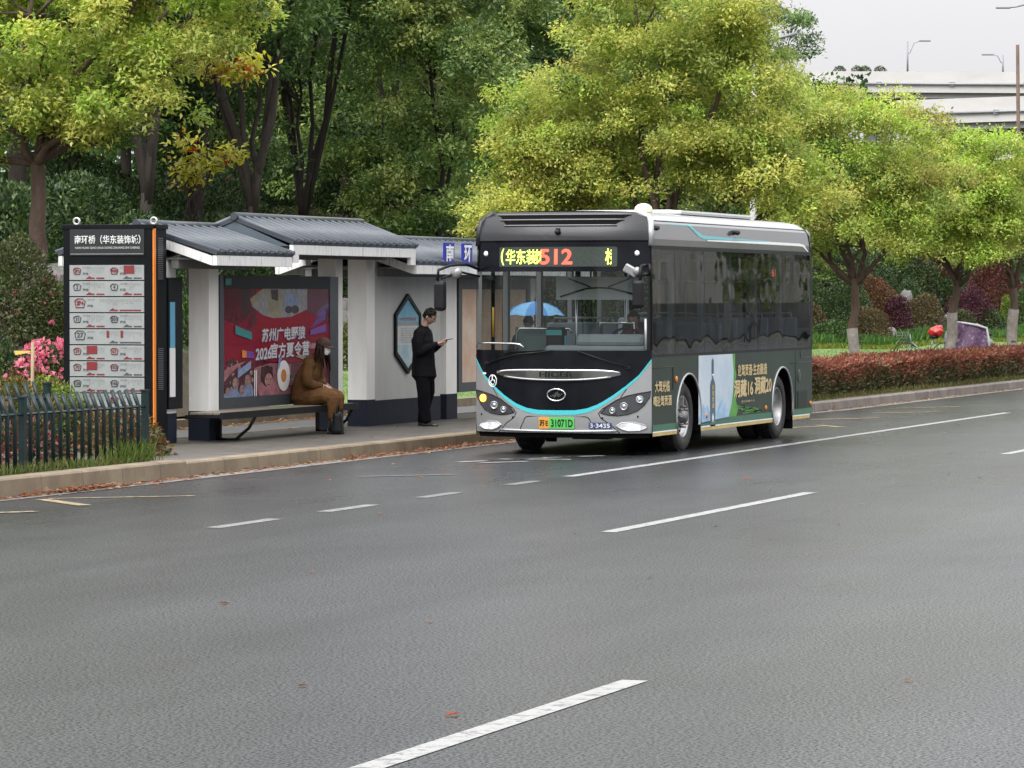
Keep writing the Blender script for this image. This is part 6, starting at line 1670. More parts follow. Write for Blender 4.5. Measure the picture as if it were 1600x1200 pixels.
# far wood as one mass: too many to count, fills the distance
r = np.random.default_rng(77); n = 170000
yy = r.uniform(75, 330, n); xx = -50-r.random(n)**1.3*16; zt = 2.6+ r.random(n)**1.15*(9.5+2.5*np.sin(yy*.13)+1.5*np.sin(yy*.041+1))
zt = np.where(yy > 205, 3.0+(zt-3.6)*.62, zt)
P = np.stack([xx, yy, zt], 1); D = unit(r, n); D[:, 2] -= .3
blob = (np.sin(xx*.9+yy*.55)+np.sin(yy*.31+zt*.8)+np.sin(zt*1.3-xx*.6))
pal = np.array([(.020, .048, .016), (.040, .082, .024), (.070, .120, .034)]); ci = np.clip(((blob+3)/6*3).astype(int), 0, 2)
far = leaf_object('far_woods', P, D, .24+.2*r.random(n), pal[ci]*(1+.2*r.normal(size=(n, 1))), leaf_mat('far_leaf', .2, .8, .1), None, 5, wid=.8)
tag(far, kind='stuff')

# ---- hedge with red young tops
r = np.random.default_rng(9); n = 150000
yy = 63.5+(r.random(n)**1.4)*75; u = r.random(n)
hz = .16+.60*np.sqrt(r.random(n)); wv = .10*np.sin(yy*1.7)+.07*np.sin(yy*4.3+1)+.05*np.sin(yy*9.1)
side_ = r.random(n) < .62
hx_ = np.where(side_, -17.62-.12*r.random(n)-.10*(hz-.16), -17.62-1.35*r.random(n))
hz = np.where(side_, hz+wv*.5*(hz-.16),   .69+.09*r.random(n)+wv*.5)
bx = -17.80+.85*np.clip((yy-55)/11, 0, 1)**2*(3-2*np.clip((yy-55)/11, 0, 1)) + 17.20
P = np.stack([hx_ + (np.where(yy < 66, -.25, 0)) - .10*np.sin(yy*2.3)*.5, yy, hz], 1); D = r.normal(size=(n, 3))*.5; D[:, 0] += .5; D[:, 2] += .75
red = np.clip((hz-.42)/.28 + r.normal(size=n)*.28 + .18*np.sin(yy*1.1) + .14*np.sin(yy*3.7), 0, 1)
palr = np.array([(.36, .115, .085), (.29, .10, .075), (.31, .16, .08), (.44, .17, .115)]); palg = np.array([(.09, .095, .04), (.12, .12, .05), (.05, .07, .028), (.16, .10, .055)])
k1 = r.integers(0, 4, n); k2 = r.integers(0, 4, n)
col = .78*np.where((r.random(n) < red)[:, None], palr[k1], palg[k2])*(1+.22*r.normal(size=(n, 1)))
hd_t = thing('hedge', 'long clipped hedge with red young shoots along the far kerb', 'hedge', (0, 0, 0))
leaf_object('foliage', P, D, .075+.05*r.random(n), col, leaf_mat('photinia_leaf', .25, .4, .4), hd_t, 3, wid=.38)
mb = MB(); rr = random.Random(3)
for k in range(260):
    y = 64+ (k/260)**1.3*70; x = -17.75-rr.random()*1.1
    mb.tube([(x, y, .12), (x+rr.uniform(-.15, .15), y+rr.uniform(-.2, .2), .75)], [.012, .006], 4)
mb.build('stem', M['bark'], hd_t)['kind'] = 'stuff'
# dark solid core added so that light does not leak through
mb = MB(); mb.span((-18.75, 64, .12), (-17.86, 138, .54)); mb.build('dark_core', mat('hedge_inside', (.02, .018, .01), .9, var=.5, scale=20, bump=1, bscale=30), hd_t)

# ---- shrubs, each one a plant of its own
def shrub(name, label, px, X, w, h, pal, wts, seed, leaf=.07, n=None, flat_=1.0, z=None, group=None, dens=1.0, lm=None, cat='shrub'):
    x, y = W(px, X); zb_ = gz(x, y) if z is None else z
    t = thing(name, label, cat, (x, y, zb_), 0, group)
    r = np.random.default_rng(seed); n = n or int(2600*w*max(h, .5)/(leaf/.07)**1.5*dens)
    u = unit(r, n); u[:, 2] = np.abs(u[:, 2])*1.0 - .05
    bump_ = 1+.10*np.sin(u[:, 0]*5+seed)*np.sin(u[:, 1]*4+2*u[:, 2]*3)
    rad = (1-.28*r.random(n)**2)*bump_
    P = u*rad[:, None]*np.array([w/2, w/2, h]); D = u*.7+r.normal(size=(n, 3))*.5
    pal = np.array(pal)*.86; ci = r.choice(len(pal), n, p=np.array(wts)/sum(wts))
    cl = np.sin(u[:, 0]*7+seed)*np.sin(u[:, 1]*6+u[:, 2]*5)
    ci = np.where(cl > .45, 0, ci)
    leaf_object('foliage', P, D, leaf*(.7+.6*r.random(n)), pal[ci]*(1+.2*r.normal(size=(n, 1))), lm or LEAFD, t, seed, wid=.5)
    mb = MB(); rr = random.Random(seed)
    for k in range(7): mb.tube([(rr.uniform(-.06, .06), rr.uniform(-.06, .06), -.1), (rr.uniform(-.3, .3)*w, rr.uniform(-.3, .3)*w, h*.75)], [.02, .008], 5)
    mb.build('stem', M['bark'], t)
    return t
RUST = [(.17, .075, .035), (.13, .055, .028), (.09, .065, .028)]; OLV = [(.11, .085, .032), (.075, .07, .025), (.13, .075, .04)]; PUR = [(.075, .018, .032), (.11, .025, .045), (.045, .014, .022)]; MAP = [(.12, .028, .025), (.075, .022, .022), (.15, .05, .03)]
GRN = [(.05, .10, .025), (.03, .065, .018), (.085, .14, .03)]; LIM = [(.16, .24, .03), (.11, .19, .03), (.22, .26, .04)]; DGR = [(.030, .062, .022), (.06, .105, .03), (.095, .145, .042)]
XS = -31.5
sl = [
 ('dome_shrub', 'brown clipped shrub just right of the bus rear', 1272, XS, 1.1, 1.25, OLV), ('dome_shrub', 'rust-red dome shrub behind the first street trunk', 1368, XS-1.0, 2.2, 2.3, RUST),
 ('dome_shrub', 'olive-brown low dome in front of the rust-red dome', 1356, XS+.8, 1.7, 1.35, OLV), ('maple_shrub', 'small purple maple between the rust-red and brown domes', 1402, XS, 1.15, 1.6, PUR),
 ('dome_shrub', 'broad brown dome shrub left of the bicycle', 1441, XS, 1.9, 1.6, OLV), ('maple_shrub', 'purple maple bush above the scooter cover', 1515, XS-.5, 2.3, 2.0, PUR),
 ('maple_shrub', 'tall dark red maple right of the purple bush', 1556, XS-1.5, 2.6, 3.6, MAP), ('maple_shrub', 'dark red maple beyond the yellow shrub', 1590, XS-1.0, 1.6, 2.0, MAP),
 ('yellow_shrub', 'small yellow-green shrub between two red maples', 1573, XS+.5, .6, 1.7, LIM), ('maple_shrub', 'reddish maple crown under the olive-green street tree', 1440, XS-3.0, 3.4, 3.8, MAP),
 ('green_shrub', 'dark green shrub behind the first street trunk, left of the rust-red dome', 1315, XS-1.0, 2.6, 2.2, DGR), ('green_shrub', 'low green shrub beside the bus rear', 1300, XS+1.5, 1.9, .8, GRN),
 ('green_shrub', 'grey-green shrub between purple maple and brown dome', 1420, XS-2.5, 1.9, 2.0, DGR), ('green_shrub', 'dark round shrub right of the bicycle trunk', 1545, XS+.3, 1.7, 1.2, DGR),
 ('green_shrub', 'green bush behind the bicycle basket', 1475, XS-2.0, 2.2, 2.6, DGR), ('green_shrub', 'low olive shrub behind the scooter', 1500, XS+.8, 1.4, 1.1, [(.07, .08, .03), (.05, .06, .025)]),
 ('green_shrub', 'green shrub at the right edge below the last tree', 1600, XS, 1.8, 1.9, GRN),
]
for i, (nm, lab, px, X, w, h, pal) in enumerate(sl):
    shrub(nm, lab, px, X, w, h, pal, [3, 2, 2][:len(pal)], 200+i, leaf=.085)
# strappy green plants along the bed edge: ground cover
def cover(name, pts_fn, n, size, pal, seed, m=GRASS, up=1.0, wid=.25):
    r = np.random.default_rng(seed); P = pts_fn(r, n); D = r.normal(size=(n, 3))*.35; D[:, 2] += up
    pal = np.array(pal)*.86; k = r.integers(0, len(pal), n)
    o = leaf_object(name, P, D, size*(.6+.8*r.random(n)), pal[k]*(1+.2*r.normal(size=(n, 1))), m, None, seed, wid=wid)
    return tag(o, kind='stuff')
def strip(x0, x1, px0, px1, patch=None):
    def f(r, n):
        px = r.uniform(px0, px1, n); X = r.uniform(x0, x1, n); a = CAM_YAW-np.arctan((px-800)/5796.0)
        y = -X/np.tan(a)
        return np.stack([X, y, np.array([gz(x, q) for x, q in zip(X, y)])-.02], 1)
    return f
cover('ground_cover', strip(-31.3, -29.4, 1268, 1610), 9000, .34, [(.06, .14, .03), (.10, .19, .035), (.045, .10, .03)], 301, up=1.1, wid=.18)
cover('ground_cover', strip(-29.6, -28.6, 1268, 1610), 5000, .13, [(.15, .20, .03), (.22, .20, .04), (.10, .17, .03)], 302, up=.5, wid=.6)
cover('grass', strip(-28.8, -24.2, 240, 760), 26000, .055, [(.085, .16, .03), (.12, .19, .045), (.065, .12, .025)], 303, up=.9, wid=.10)
cover('grass', strip(-28.8, -24.2, 1268, 1610), 22000, .06, [(.085, .16, .03), (.12, .19, .045), (.15, .18, .05)], 304, up=.9, wid=.10)
cover('ground_cover', strip(-33.5, -31.0, 255, 760), 9000, .32, [(.055, .12, .03), (.10, .18, .03), (.14, .22, .035)], 305, up=1.0, wid=.2)
# shrubs behind the shelter (seen through its bays)
mid = [('round_bush', 'round bright-edged bush behind the notice case', 290, -29.5, 1.2, 1.75, [(.055, .11, .025), (.09, .15, .03), (.035, .07, .02)]), ('round_bush', 'olive bush left of the first shelter pillar', 302, -30.5, 1.3, 1.5, OLV),
 ('lime_plant', 'low lime-green leafy clump behind the first bay of the shelter', 290, -29.0, 1.0, .55, LIM), ('round_bush', 'olive-green bush with pink flower seen between the pillars', 552, -29.5, 1.5, 1.05, [(.11, .13, .03), (.085, .11, .028), (.15, .15, .04)]),
 ('round_bush', 'dark green bush in the gap between the light box and the wall', 560, -32.0, 2.2, 2.4, DGR), ('round_bush', 'dark shrub behind the man in black', 690, -31.5, 2.0, 2.3, DGR), ('round_bush', 'bright green low bush right of the man in black', 685, -29.0, .9, .8, LIM),
 ('round_bush', 'dark shrub behind the left bay of the shelter', 270, -33.5, 2.6, 3.0, DGR), ('round_bush', 'dark shrub seen above the poster box', 420, -32.5, 3.0, 2.6, DGR), ('round_bush', 'dark shrub over the end of the poster box', 500, -33.0, 3.0, 2.8, DGR)]
for i, (nm, lab, px, X, w, h, pal) in enumerate(mid):
    shrub(nm, lab, px, X, w, h, pal, [3, 2, 2][:len(pal)], 240+i, leaf=.075)
# hillside pines and undergrowth above the shelter roof
hill = [('spreading_pine', 'spreading yellowish pine bush above the middle shelter roof', 520, -34.0, 3.6, 1.6, [(.10, .115, .035), (.065, .08, .025), (.13, .14, .045)], 2.55), ('spreading_pine', 'lower arm of pine bush reaching down to the shelter roof end', 590, -33.5, 2.6, 1.1, [(.09, .11, .035), (.06, .08, .025)], 2.0),
 ('undergrowth_bush', 'green undergrowth above the left shelter roof', 330, -34.5, 3.0, 2.0, DGR, 2.1), ('undergrowth_bush', 'green undergrowth just above the route sign', 200, -31.5, 2.6, 2.2, DGR, 1.6), ('undergrowth_bush', 'light undergrowth right of the forked trunk', 440, -36, 3.0, 1.7, [(.08, .11, .03), (.11, .12, .04), (.05, .07, .02)], 2.6),
 ('undergrowth_bush', 'mixed green undergrowth above the shelter end', 640, -34, 2.8, 2.0, [(.06, .10, .025), (.09, .12, .03), (.035, .06, .02)], 1.9), ('undergrowth_bush', 'dark undergrowth left of the bus roof', 730, -34, 2.6, 2.6, DGR, 1.4), ('undergrowth_bush', 'tall dark undergrowth at the far left', 10, -31.5, 2.6, 3.2, DGR, 1.2),
 ('undergrowth_bush', 'dark undergrowth behind the left trunk', 110, -33, 3.2, 3.4, DGR, 1.4), ('undergrowth_bush', 'shadowy undergrowth between the forked trunk and the route sign', 270, -38.5, 6.0, 3.2, DGR, 2.2), ('undergrowth_bush', 'shadowy undergrowth behind the broad dark trunk', 450, -40.5, 6.5, 3.4, DGR, 2.8), ('undergrowth_bush', 'shadowy undergrowth high at the far left', 120, -38.0, 6.0, 3.4, DGR, 2.0), ('undergrowth_bush', 'shadowy undergrowth behind the shelter end', 590, -40.0, 6.0, 3.4, DGR, 2.6), ('undergrowth_bush', 'dark undergrowth behind the first white-footed trunk', 1310, -35.0, 5.0, 3.4, DGR, .8), ('undergrowth_bush', 'dark undergrowth behind the purple maple', 1385, -35.5, 5.0, 3.6, DGR, .8), ('undergrowth_bush', 'dark undergrowth above the bicycle', 1460, -36.0, 5.0, 3.8, DGR, .9), ('undergrowth_bush', 'dark undergrowth above the scooter', 1530, -36.0, 5.0, 3.8, DGR, .9), ('undergrowth_bush', 'dark undergrowth at the right edge', 1600, -36.0, 5.0, 3.8, DGR, .9), ('undergrowth_bush', 'dark bush low behind the bus, seen through its windows', 850, -34, 4.0, 3.0, DGR, .8), ('undergrowth_bush', 'dark bush behind the middle of the bus', 1000, -34, 4.6, 3.4, DGR, .8), ('undergrowth_bush', 'dark bush behind the rear of the bus', 1180, -34, 4.6, 3.4, DGR, .8)]
for i, (nm, lab, px, X, w, h, pal, z) in enumerate(hill):
    shrub(nm, lab, px, X, w, h, pal, [3, 2, 2][:len(pal)], 270+i, leaf=.11, z=z)
# rockery and flower bed at the left
PINK = [(.68, .22, .30), (.76, .32, .38), (.60, .15, .24)]
def azalea(label, px, X, w, h, pink, seed, pal=GRN, dz=0):
    t = shrub('azalea_bush', label, px, X, w, h, pal, [2, 2, 2], seed, leaf=.06, dens=1.2, cat='flowering shrub')
    t.location.z += dz
    if pink:
        r = np.random.default_rng(seed+1); n = int(pink); u = unit(r, n); u[:, 2] = abs(u[:, 2])
        f = u*np.array([w/2, w/2, h])*1.03; f = np.repeat(f, 5, 0)+r.normal(size=(n*5, 3))*.018
        c = np.array(PINK)[r.integers(0, 3, n*5)]
        leaf_object('blossom', f, np.repeat(u, 5, 0)+r.normal(size=(n*5, 3))*.8, np.full(n*5, .075), c*(1+.12*r.normal(size=(n*5, 1))), PETAL, t, seed, wid=.8)
    return t
azalea('azalea covered in pink blossom right behind the route sign edge', 78, -22.6, 1.25, .95, 330, 320, dz=.35)
azalea('azalea with coral-pink blossom left of the pinkest one', 45, -22.4, .9, .75, 90, 322, [(.10, .11, .03), (.16, .06, .03), (.07, .10, .03)], dz=.3)
azalea('azalea with a few magenta flowers below the rocks', 72, -25.2, 1.2, .9, 26, 324, [(.10, .15, .03), (.07, .11, .028), (.13, .17, .04)], dz=.1)
azalea('low lime-green azalea behind the fence', 80, -21.4, 1.1, .75, 0, 326, LIM, dz=.15)
azalea('low orange-tipped azalea at the left edge behind the fence', 15, -21.6, 1.2, .8, 0, 328, [(.12, .15, .03), (.26, .11, .03), (.08, .12, .03)], dz=.15)
azalea('tall olive shrub at the left edge under the trunk', 20, -25.6, 1.6, 1.5, 0, 330, [(.075, .10, .03), (.055, .075, .025), (.10, .10, .04)])
azalea('dark shrub at the left edge in front of the olive shrub', 5, -23.0, 1.0, 1.1, 0, 332, DGR, dz=.3)
for i, (px, X, lab) in enumerate(((130, -21.0, 'leafy plant behind the fence below the route sign'), (170, -20.0, 'low plant behind the fence in front of the route sign'), (40, -19.6, 'red-leaved plant poking through the fence'), (200, -19.3, 'low plant behind the right end of the fence'))):
    shrub('bedding_plant', lab, px, X, 1.0, .55, [(.16, .10, .03), (.06, .09, .025), (.20, .07, .03)] if i != 2 else [(.22, .05, .05), (.05, .07, .02), (.04, .06, .02)], [2, 2, 2], 340+i, leaf=.07, z=.15)
# grass and weeds at the fence foot
def fence_grass(r, n):
    y = r.uniform(30, 39.3, n); x = -18.05-.35*r.random(n); return np.stack([x, y, np.full(n, .17)], 1)
cover('grass', fence_grass, 3600, .13, [(.10, .16, .03), (.15, .17, .05), (.20, .17, .07), (.07, .12, .025)], 350, up=1.0, wid=.07)
cover('grass', lambda r, n: np.stack([-18.15-.15*r.random(n), 38.0+1.3*r.random(n)**.6, np.full(n, .17)], 1), 260, .26, [(.10, .17, .03), (.14, .18, .05)], 351, up=1.3, wid=.05)
cover('grass', lambda r, n: np.stack([-17.30-.35*r.random(n)+.02, 64+60*r.random(n), np.full(n, .15)], 1), 6000, .12, [(.10, .12, .03), (.14, .12, .05)], 352, up=.8, wid=.12)
# rocks
M['rock'] = ramp_mat('garden_rock', [(0.3, (0.09, 0.088, 0.085)), (0.7, (0.22, 0.215, 0.20))], 3.0, 0.85, bump=1.0, bscale=9)
def rock(label, px, X, w, h, seed, dz=0):
    x, y = W(px, X); rr = random.Random(seed); bm = bmesh.new(); bmesh.ops.create_icosphere(bm, subdivisions=3, radius=1)
    ph_ = [rr.uniform(0, 6) for _ in range(6)]
    for v in bm.verts:
        c = v.co; k = 1+.22*math.sin(c.x*3+ph_[0])*math.sin(c.y*3.3+ph_[1])+.14*math.sin(c.z*5+ph_[2])+.10*math.sin(c.x*8+ph_[3])*math.sin(c.z*7+ph_[4])
        v.co = Vector((c.x*w/2, c.y*w/2*.8, c.z*h*.6))*k
    me = bpy.data.meshes.new('rock'); bm.to_mesh(me); bm.free(); me.materials.append(M['rock'])
    o = bpy.data.objects.new('garden_rock', me); C.objects.link(o); o.location = (x, y, gz(x, y)+h*.35+dz)
    return tag(o, label, 'rock')
rock('pale grey craggy rock above the magenta azalea', 85, -26.2, 1.0, .8, 1); rock('low dark rock in the flower bed', 38, -23.6, .9, .45, 3, .3)
rock('white boulder behind the bicycle', 1477, XS+.8, .9, .7, 4); rock('upright pale rock left of the broad brown dome', 1413, XS-1.5, .7, 1.3, 5, .3); rock('low pale rock beside the purple maple', 1393, XS+1.2, .6, .5, 6); rock('pale rock right of the scooter cover', 1528, XS+.7, .5, .5, 7); rock('upright rock seen behind the wall gap', 541, -31, .8, 1.4, 8, .2); rock('pale rock behind the phone of the man in black', 688, -30.5, .9, 1.0, 9, .2)
# ------------------------------------------------------------------ elevated road far behind the trees
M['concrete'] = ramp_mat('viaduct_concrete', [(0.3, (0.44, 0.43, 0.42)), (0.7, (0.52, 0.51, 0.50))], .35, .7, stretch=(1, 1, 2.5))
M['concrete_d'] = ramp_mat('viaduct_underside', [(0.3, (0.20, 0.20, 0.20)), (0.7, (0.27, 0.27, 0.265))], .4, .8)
M['pole_g'] = mat('lamp_pole_grey', (.22, .23, .25), .5, metal=.4)
def PT(px, py, depth):      # world point seen at (px, py) at that distance along the view axis
    cy, sy = math.cos(CAM_YAW), math.sin(CAM_YAW); cp, sp_ = math.cos(CAM_PITCH), math.sin(CAM_PITCH)
    Fv = Vector((-sy*cp, cy*cp, -sp_)); Rv = Vector((cy, sy, 0)); Uv = Vector((-sy*sp_, cy*sp_, cp))
    return Vector((0, 0, CAM_H)) + (Fv + Rv*((px-800)/5796.0) + Uv*((600-py)/5796.0))*depth
def deck(label, a, b2, ph, under, width):
    """a,b2: top of the near parapet at both ends"""
    d = (b2-a); d.z = 0; nrm = Vector((-d.y, d.x, 0)).normalized()
    if nrm.dot(Vector((0, 1, 0))) < 0: nrm = -nrm
    t = thing('elevated_road', label, 'viaduct', ((a+b2)/2 - Vector((0, 0, ((a+b2)/2).z))))
    o = t.location
    def bar(off0, off1, z0, z1, m, name):
        mb = MB()
        vs_ = [p + nrm*off + Vector((0, 0, dz)) - o for p in (a, b2) for off, dz in ((off0, z0), (off1, z0), (off1, z1), (off0, z1))]
        mb.add(vs_, [[0,1,2,3],[4,7,6,5],[0,4,5,1],[3,2,6,7],[0,3,7,4],[1,5,6,2]]); return mb.build(name, m, t)
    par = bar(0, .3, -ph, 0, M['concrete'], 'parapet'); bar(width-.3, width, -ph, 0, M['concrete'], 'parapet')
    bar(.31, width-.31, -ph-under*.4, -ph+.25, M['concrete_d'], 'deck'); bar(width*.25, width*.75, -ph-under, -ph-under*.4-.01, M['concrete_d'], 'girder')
    mb = MB(); e0 = a + nrm*(-.12) - o; e1 = b2 + nrm*(-.12) - o
    mb.tube([e0+Vector((0, 0, -ph*.60)), e1+Vector((0, 0, -ph*.60))], .09, 6); mb.build('pipe', M['pole_g'], par)
    n = max(2, int(d.length/5))
    for k in range(n+1):
        p = a.lerp(b2, k/n) - o
        mb = MB(); mb.box(p+nrm*(-.08)+Vector((0, 0, -ph*.60)), (.35, .16, .28)); mb.build('bracket', M['pole_g'], par)
    for k in (.2, .55, .9):
        p = a.lerp(b2, k); mb = MB(); q = p + nrm*width*.5 - o
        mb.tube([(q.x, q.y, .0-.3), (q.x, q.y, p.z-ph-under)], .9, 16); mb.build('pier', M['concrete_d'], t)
    return t
deck('upper concrete viaduct deck with pale parapet and long pipe above the right-hand trees', PT(1260, 111, 272), PT(1720, 113, 266), 1.52, 1.0, 9.0)
deck('lower viaduct ramp with pale parapet below the upper deck', PT(1400, 157, 248), PT(1720, 146, 240), 1.62, 1.1, 8.0)
# planting along the upper parapet
for px in (1312, 1340, 1352, 1375):
    p = PT(px, 106, 276); sh_ = shrub('planter_bush', {1312: 'small bush on the viaduct parapet at its left end', 1340: 'bush on the parapet, second from the left end', 1352: 'taller bush on the viaduct parapet', 1375: 'last little bush on the viaduct parapet, right of the taller one'}[px], px, -40, .9, .45, DGR, [2, 2, 2], 400+px, leaf=.10, n=500, z=0); sh_.location = p - Vector((0, 0, .3))
def lamp(label, p, h, arms, r_=.10, base=0.0):
    t = thing('street_lamp', label, 'street lamp', p)
    mb = MB(); mb.tube([(0, 0, 0), (0, 0, h)], [r_*1.3, r_*.7], 8); mb.build('pole', M['pole_g'], t)
    for d, rise, L_ in arms:
        v = Vector((math.cos(d), math.sin(d), 0))
        mb = MB(); s0 = Vector((0, 0, h*.72)); mb.tube([s0, s0+v*L_*.15+Vector((0, 0, -.1)), s0+v*L_*.5+Vector((0, 0, rise*.8)), s0+v*L_+Vector((0, 0, rise))], [r_*.6, r_*.5, r_*.5, r_*.4], 6); mb.build('arm', M['pole_g'], t)
        mb = MB(); c = s0+v*(L_+.35)+Vector((0, 0, rise)); mb.box(c, (.9, .3, .12), Matrix.Rotation(d, 3, 'Z'), 0, .04); mb.build('lamp_head', M['pole_g'], t)
    return t
p = PT(1418, 125, 290); lamp('thin grey lamp with one arm rising behind the upper viaduct', p, 3.0, [(CAM_YAW, .9, 1.0)], .07)
p = PT(1567, 125, 280); lamp('lamp with arm bent left near the rusty post on the viaduct', p, 1.9, [(CAM_YAW+PI, .55, .8)], .07)
pp0 = PT(1595, 165, 236); pp0.z = .0; top_ = PT(1590, 70, 236)
t = thing('rusty_post', 'dark rusty post standing in front of the viaduct at the right edge', 'post', pp0)
mb = MB(); mb.tube([(0, 0, -.3), (top_.x-pp0.x, top_.y-pp0.y, top_.z)], [.16, .11], 8); mb.build('post', ramp_mat('rusty_steel', [(0.3, (.05, .045, .045)), (0.7, (.16, .09, .06))], 1.0, .8), t)
p = PT(1606, 12, 200); q = Vector((p.x, p.y, 0)); t = lamp('tall street lamp whose head enters at the top right corner', q, p.z+.4, [], .10)
mb = MB(); mb.tube([(0, 0, p.z+.2), (-.6, -.2, p.z+.05), (-1.2, -.4, p.z)], .05, 6); mb.build('arm', M['pole_g'], t)
mb = MB(); mb.box((-1.25, -.42, p.z), (.8, .28, .1), Matrix.Rotation(CAM_YAW, 3, 'Z'), 0, .04); mb.build('lamp_head', M['pole_g'], t)
# pale street lamp pole in front of the largest tree
t = thing('street_lamp', 'pale lamp pole showing through the leaves of the largest street tree', 'street lamp', (-19.95, 71.5, .16))
mb = MB(); mb.tube([(0, 0, 0), (0, 0, 6.9)], [.085, .055], 10); mb.build('pole', mat('pale_pole', (.50, .51, .50), .5, var=.1), t)
mb = MB(); mb.tube([(0, 0, 6.8), (.2, 0, 7.0), (.9, 0, 7.15)], .035, 6); mb.build('arm', M['pole_g'], t)

# ------------------------------------------------------------------ bicycle and covered scooter
def ring_pts(c, r_, n, ax): return [c + (Vector((math.cos(2*PI*i/n)*ax.x, math.cos(2*PI*i/n)*ax.y, math.sin(2*PI*i/n))))*r_ for i in range(n+1)]
bx, by = W(1445, -22.6)
bk = thing('bicycle', 'dark city bicycle with wire front basket parked behind the hedge', 'bicycle', (bx, by, .17), 0)
ax = Vector((-math.cos(.25), -math.sin(.25), 0))     # forward: to the left in the picture
sd = Vector((-ax.y, ax.x, 0))
Z = Vector((0, 0, 1))
def bpt(u, v): return ax*u + Z*v
for u in (.52, -.53):
    mb = MB(); mb.tube(ring_pts(bpt(u, .34), .325, 28, ax), .018, 6, cap=False)
    w_ = mb.build('wheel', M['rubber'], bk)
    mb = MB()
    for k in range(14):
        a = 2*PI*k/14; mb.tube([bpt(u, .34), bpt(u, .34) + (ax*math.cos(a)+Z*math.sin(a))*.31], .003, 3)
    mb.tube([bpt(u, .34)-sd*.05, bpt(u, .34)+sd*.05], .025, 8); mb.build('spokes', M['chrome'], w_)
mb = MB()
for a, b2 in (((-.10, .30), (.36, .68)), ((-.10, .34), (.34, .56)), ((-.10, .30), (-.22, .78)), ((-.10, .30), (-.53, .34)), ((-.20, .66), (-.53, .34)), ((.34, .52), (.40, .90)), ((.37, .62), (.52, .34))): mb.tube([bpt(*a), bpt(*b2)], .018, 6)
mb.build('frame', mat('grey_green_frame', (.16, .20, .18), .35, metal=.5), bk)
mb = MB(); mb.tube([bpt(.30, 1.02)-sd*.28, bpt(.38, 1.0)-sd*.12, bpt(.40, .95), bpt(.38, 1.0)+sd*.12, bpt(.30, 1.02)+sd*.28], .014, 6); mb.ell(bpt(.30, 1.02)-sd*.27, (.05, .02, .02), 5); mb.ell(bpt(.30, 1.02)+sd*.27, (.05, .02, .02), 5); mb.build('handlebar', M['black'], bk)
mb = MB()
for z in (.70, .78, .86, .94):
    k = .85+.15*(z-.70)/.24
    mb.tube([bpt(.60+u*k, z)+sd*v*k for u, v in ((-.15, -.17), (.17, -.17), (.17, .17), (-.15, .17), (-.15, -.17))], .005, 4)
for u, v in ((-.15, -.17), (.17, -.17), (.17, .17), (-.15, .17), (0, -.17), (0, .17), (.17, 0), (-.15, 0), (.09, -.17), (-.08, -.17)):
    mb.tube([bpt(.60+u*.85, .70)+sd*v*.85, bpt(.60+u, .94)+sd*v], .004, 4)
mb.build('basket', mat('basket_wire', (.16, .17, .16), .4, metal=.6), bk)
mb = MB(); mb.ell(bpt(-.25, .82), (.13, .09, .05), 8); mb.build('saddle', M['black'], bk)
mb = MB(); mb.span((-.0, -.0, 0), (.001, .001, .001)); 
mb = MB(); mb.tube([bpt(-.10, .30)-sd*.09, bpt(-.10, .30)+sd*.09], .06, 10); mb.tube([bpt(-.10, .30)-sd*.1, bpt(-.02, .15)-sd*.1], .012, 5); mb.tube([bpt(-.10, .30)+sd*.1, bpt(-.18, .45)+sd*.1], .012, 5); mb.build('crank', M['black'], bk)
rb_ = thing('red_bag', 'bright red plastic bag on the bicycle saddle', 'bag', Vector((bx, by, 1.0)) + ax*-.30)
mb = MB(); rr = random.Random(2)
def lump(mb, c, r_, seed, n=12, amp=.18):
    rr = random.Random(seed); ph_ = [rr.uniform(0, 6) for _ in range(5)]; k0 = len(mb.v); mb.ell(c, (1, 1, 1), n)
    for i in range(k0, len(mb.v)):
        v = Vector(mb.v[i])-Vector(c); k = 1+amp*math.sin(v.x*3+ph_[0])*math.sin(v.y*3+ph_[1])+amp*.7*math.sin(v.z*5+ph_[2])*math.sin(v.x*6+ph_[3])
        mb.v[i] = tuple(Vector(c)+Vector((v.x*r_[0], v.y*r_[1], v.z*r_[2]))*k)
lump(mb, (0, 0, .13), (.21, .16, .14), 4); lump(mb, (.10, 0, .23), (.09, .08, .07), 5); mb.build('bag_body', mat('red_plastic', (.42, .022, .02), .35, var=.15, bump=.6, bscale=14), rb_)
bx2, by2 = W(1512, -22.5)
sc = thing('scooter', 'electric scooter under a purple quilted rain apron beside the leaning tree', 'scooter', (bx2, by2, .17), 0)
def spt(u, v, s=0): return ax*u + Z*v + sd*s
for u in (.60, -.58):
    mb = MB(); mb.tube(ring_pts(spt(u, .24), .20, 24, ax), .05, 8, cap=False); w_ = mb.build('wheel', M['rubber'], sc)
    mb = MB(); mb.tube([spt(u, .24, -.05), spt(u, .24, .05)], .12, 16); mb.build('rim', M['steel_d'], w_)
mb = MB()
lump(mb, tuple(spt(-.35, .58)), (.42, .20, .24), 7, amp=.08); mb.box(spt(.02, .26), (.5, .28, .08), Matrix.Rotation(.25, 3, 'Z'), 0, .03); lump(mb, tuple(spt(.52, .62)), (.14, .2, .38), 8, amp=.06)
mb.build('body', mat('scooter_grey', (.20, .19, .21), .4, metal=.3), sc)
mb = MB(); lump(mb, tuple(spt(-.35, .84)), (.36, .15, .09), 9, amp=.06); mb.build('seat', M['black'], sc)
mb = MB(); mb.tube([spt(.48, .9), spt(.40, 1.05)], .025, 6); mb.tube([spt(.34, 1.08, -.33), spt(.42, 1.05, -.1), spt(.42, 1.05, .1), spt(.34, 1.08, .33)], .016, 6); mb.build('handlebar', M['black'], sc)
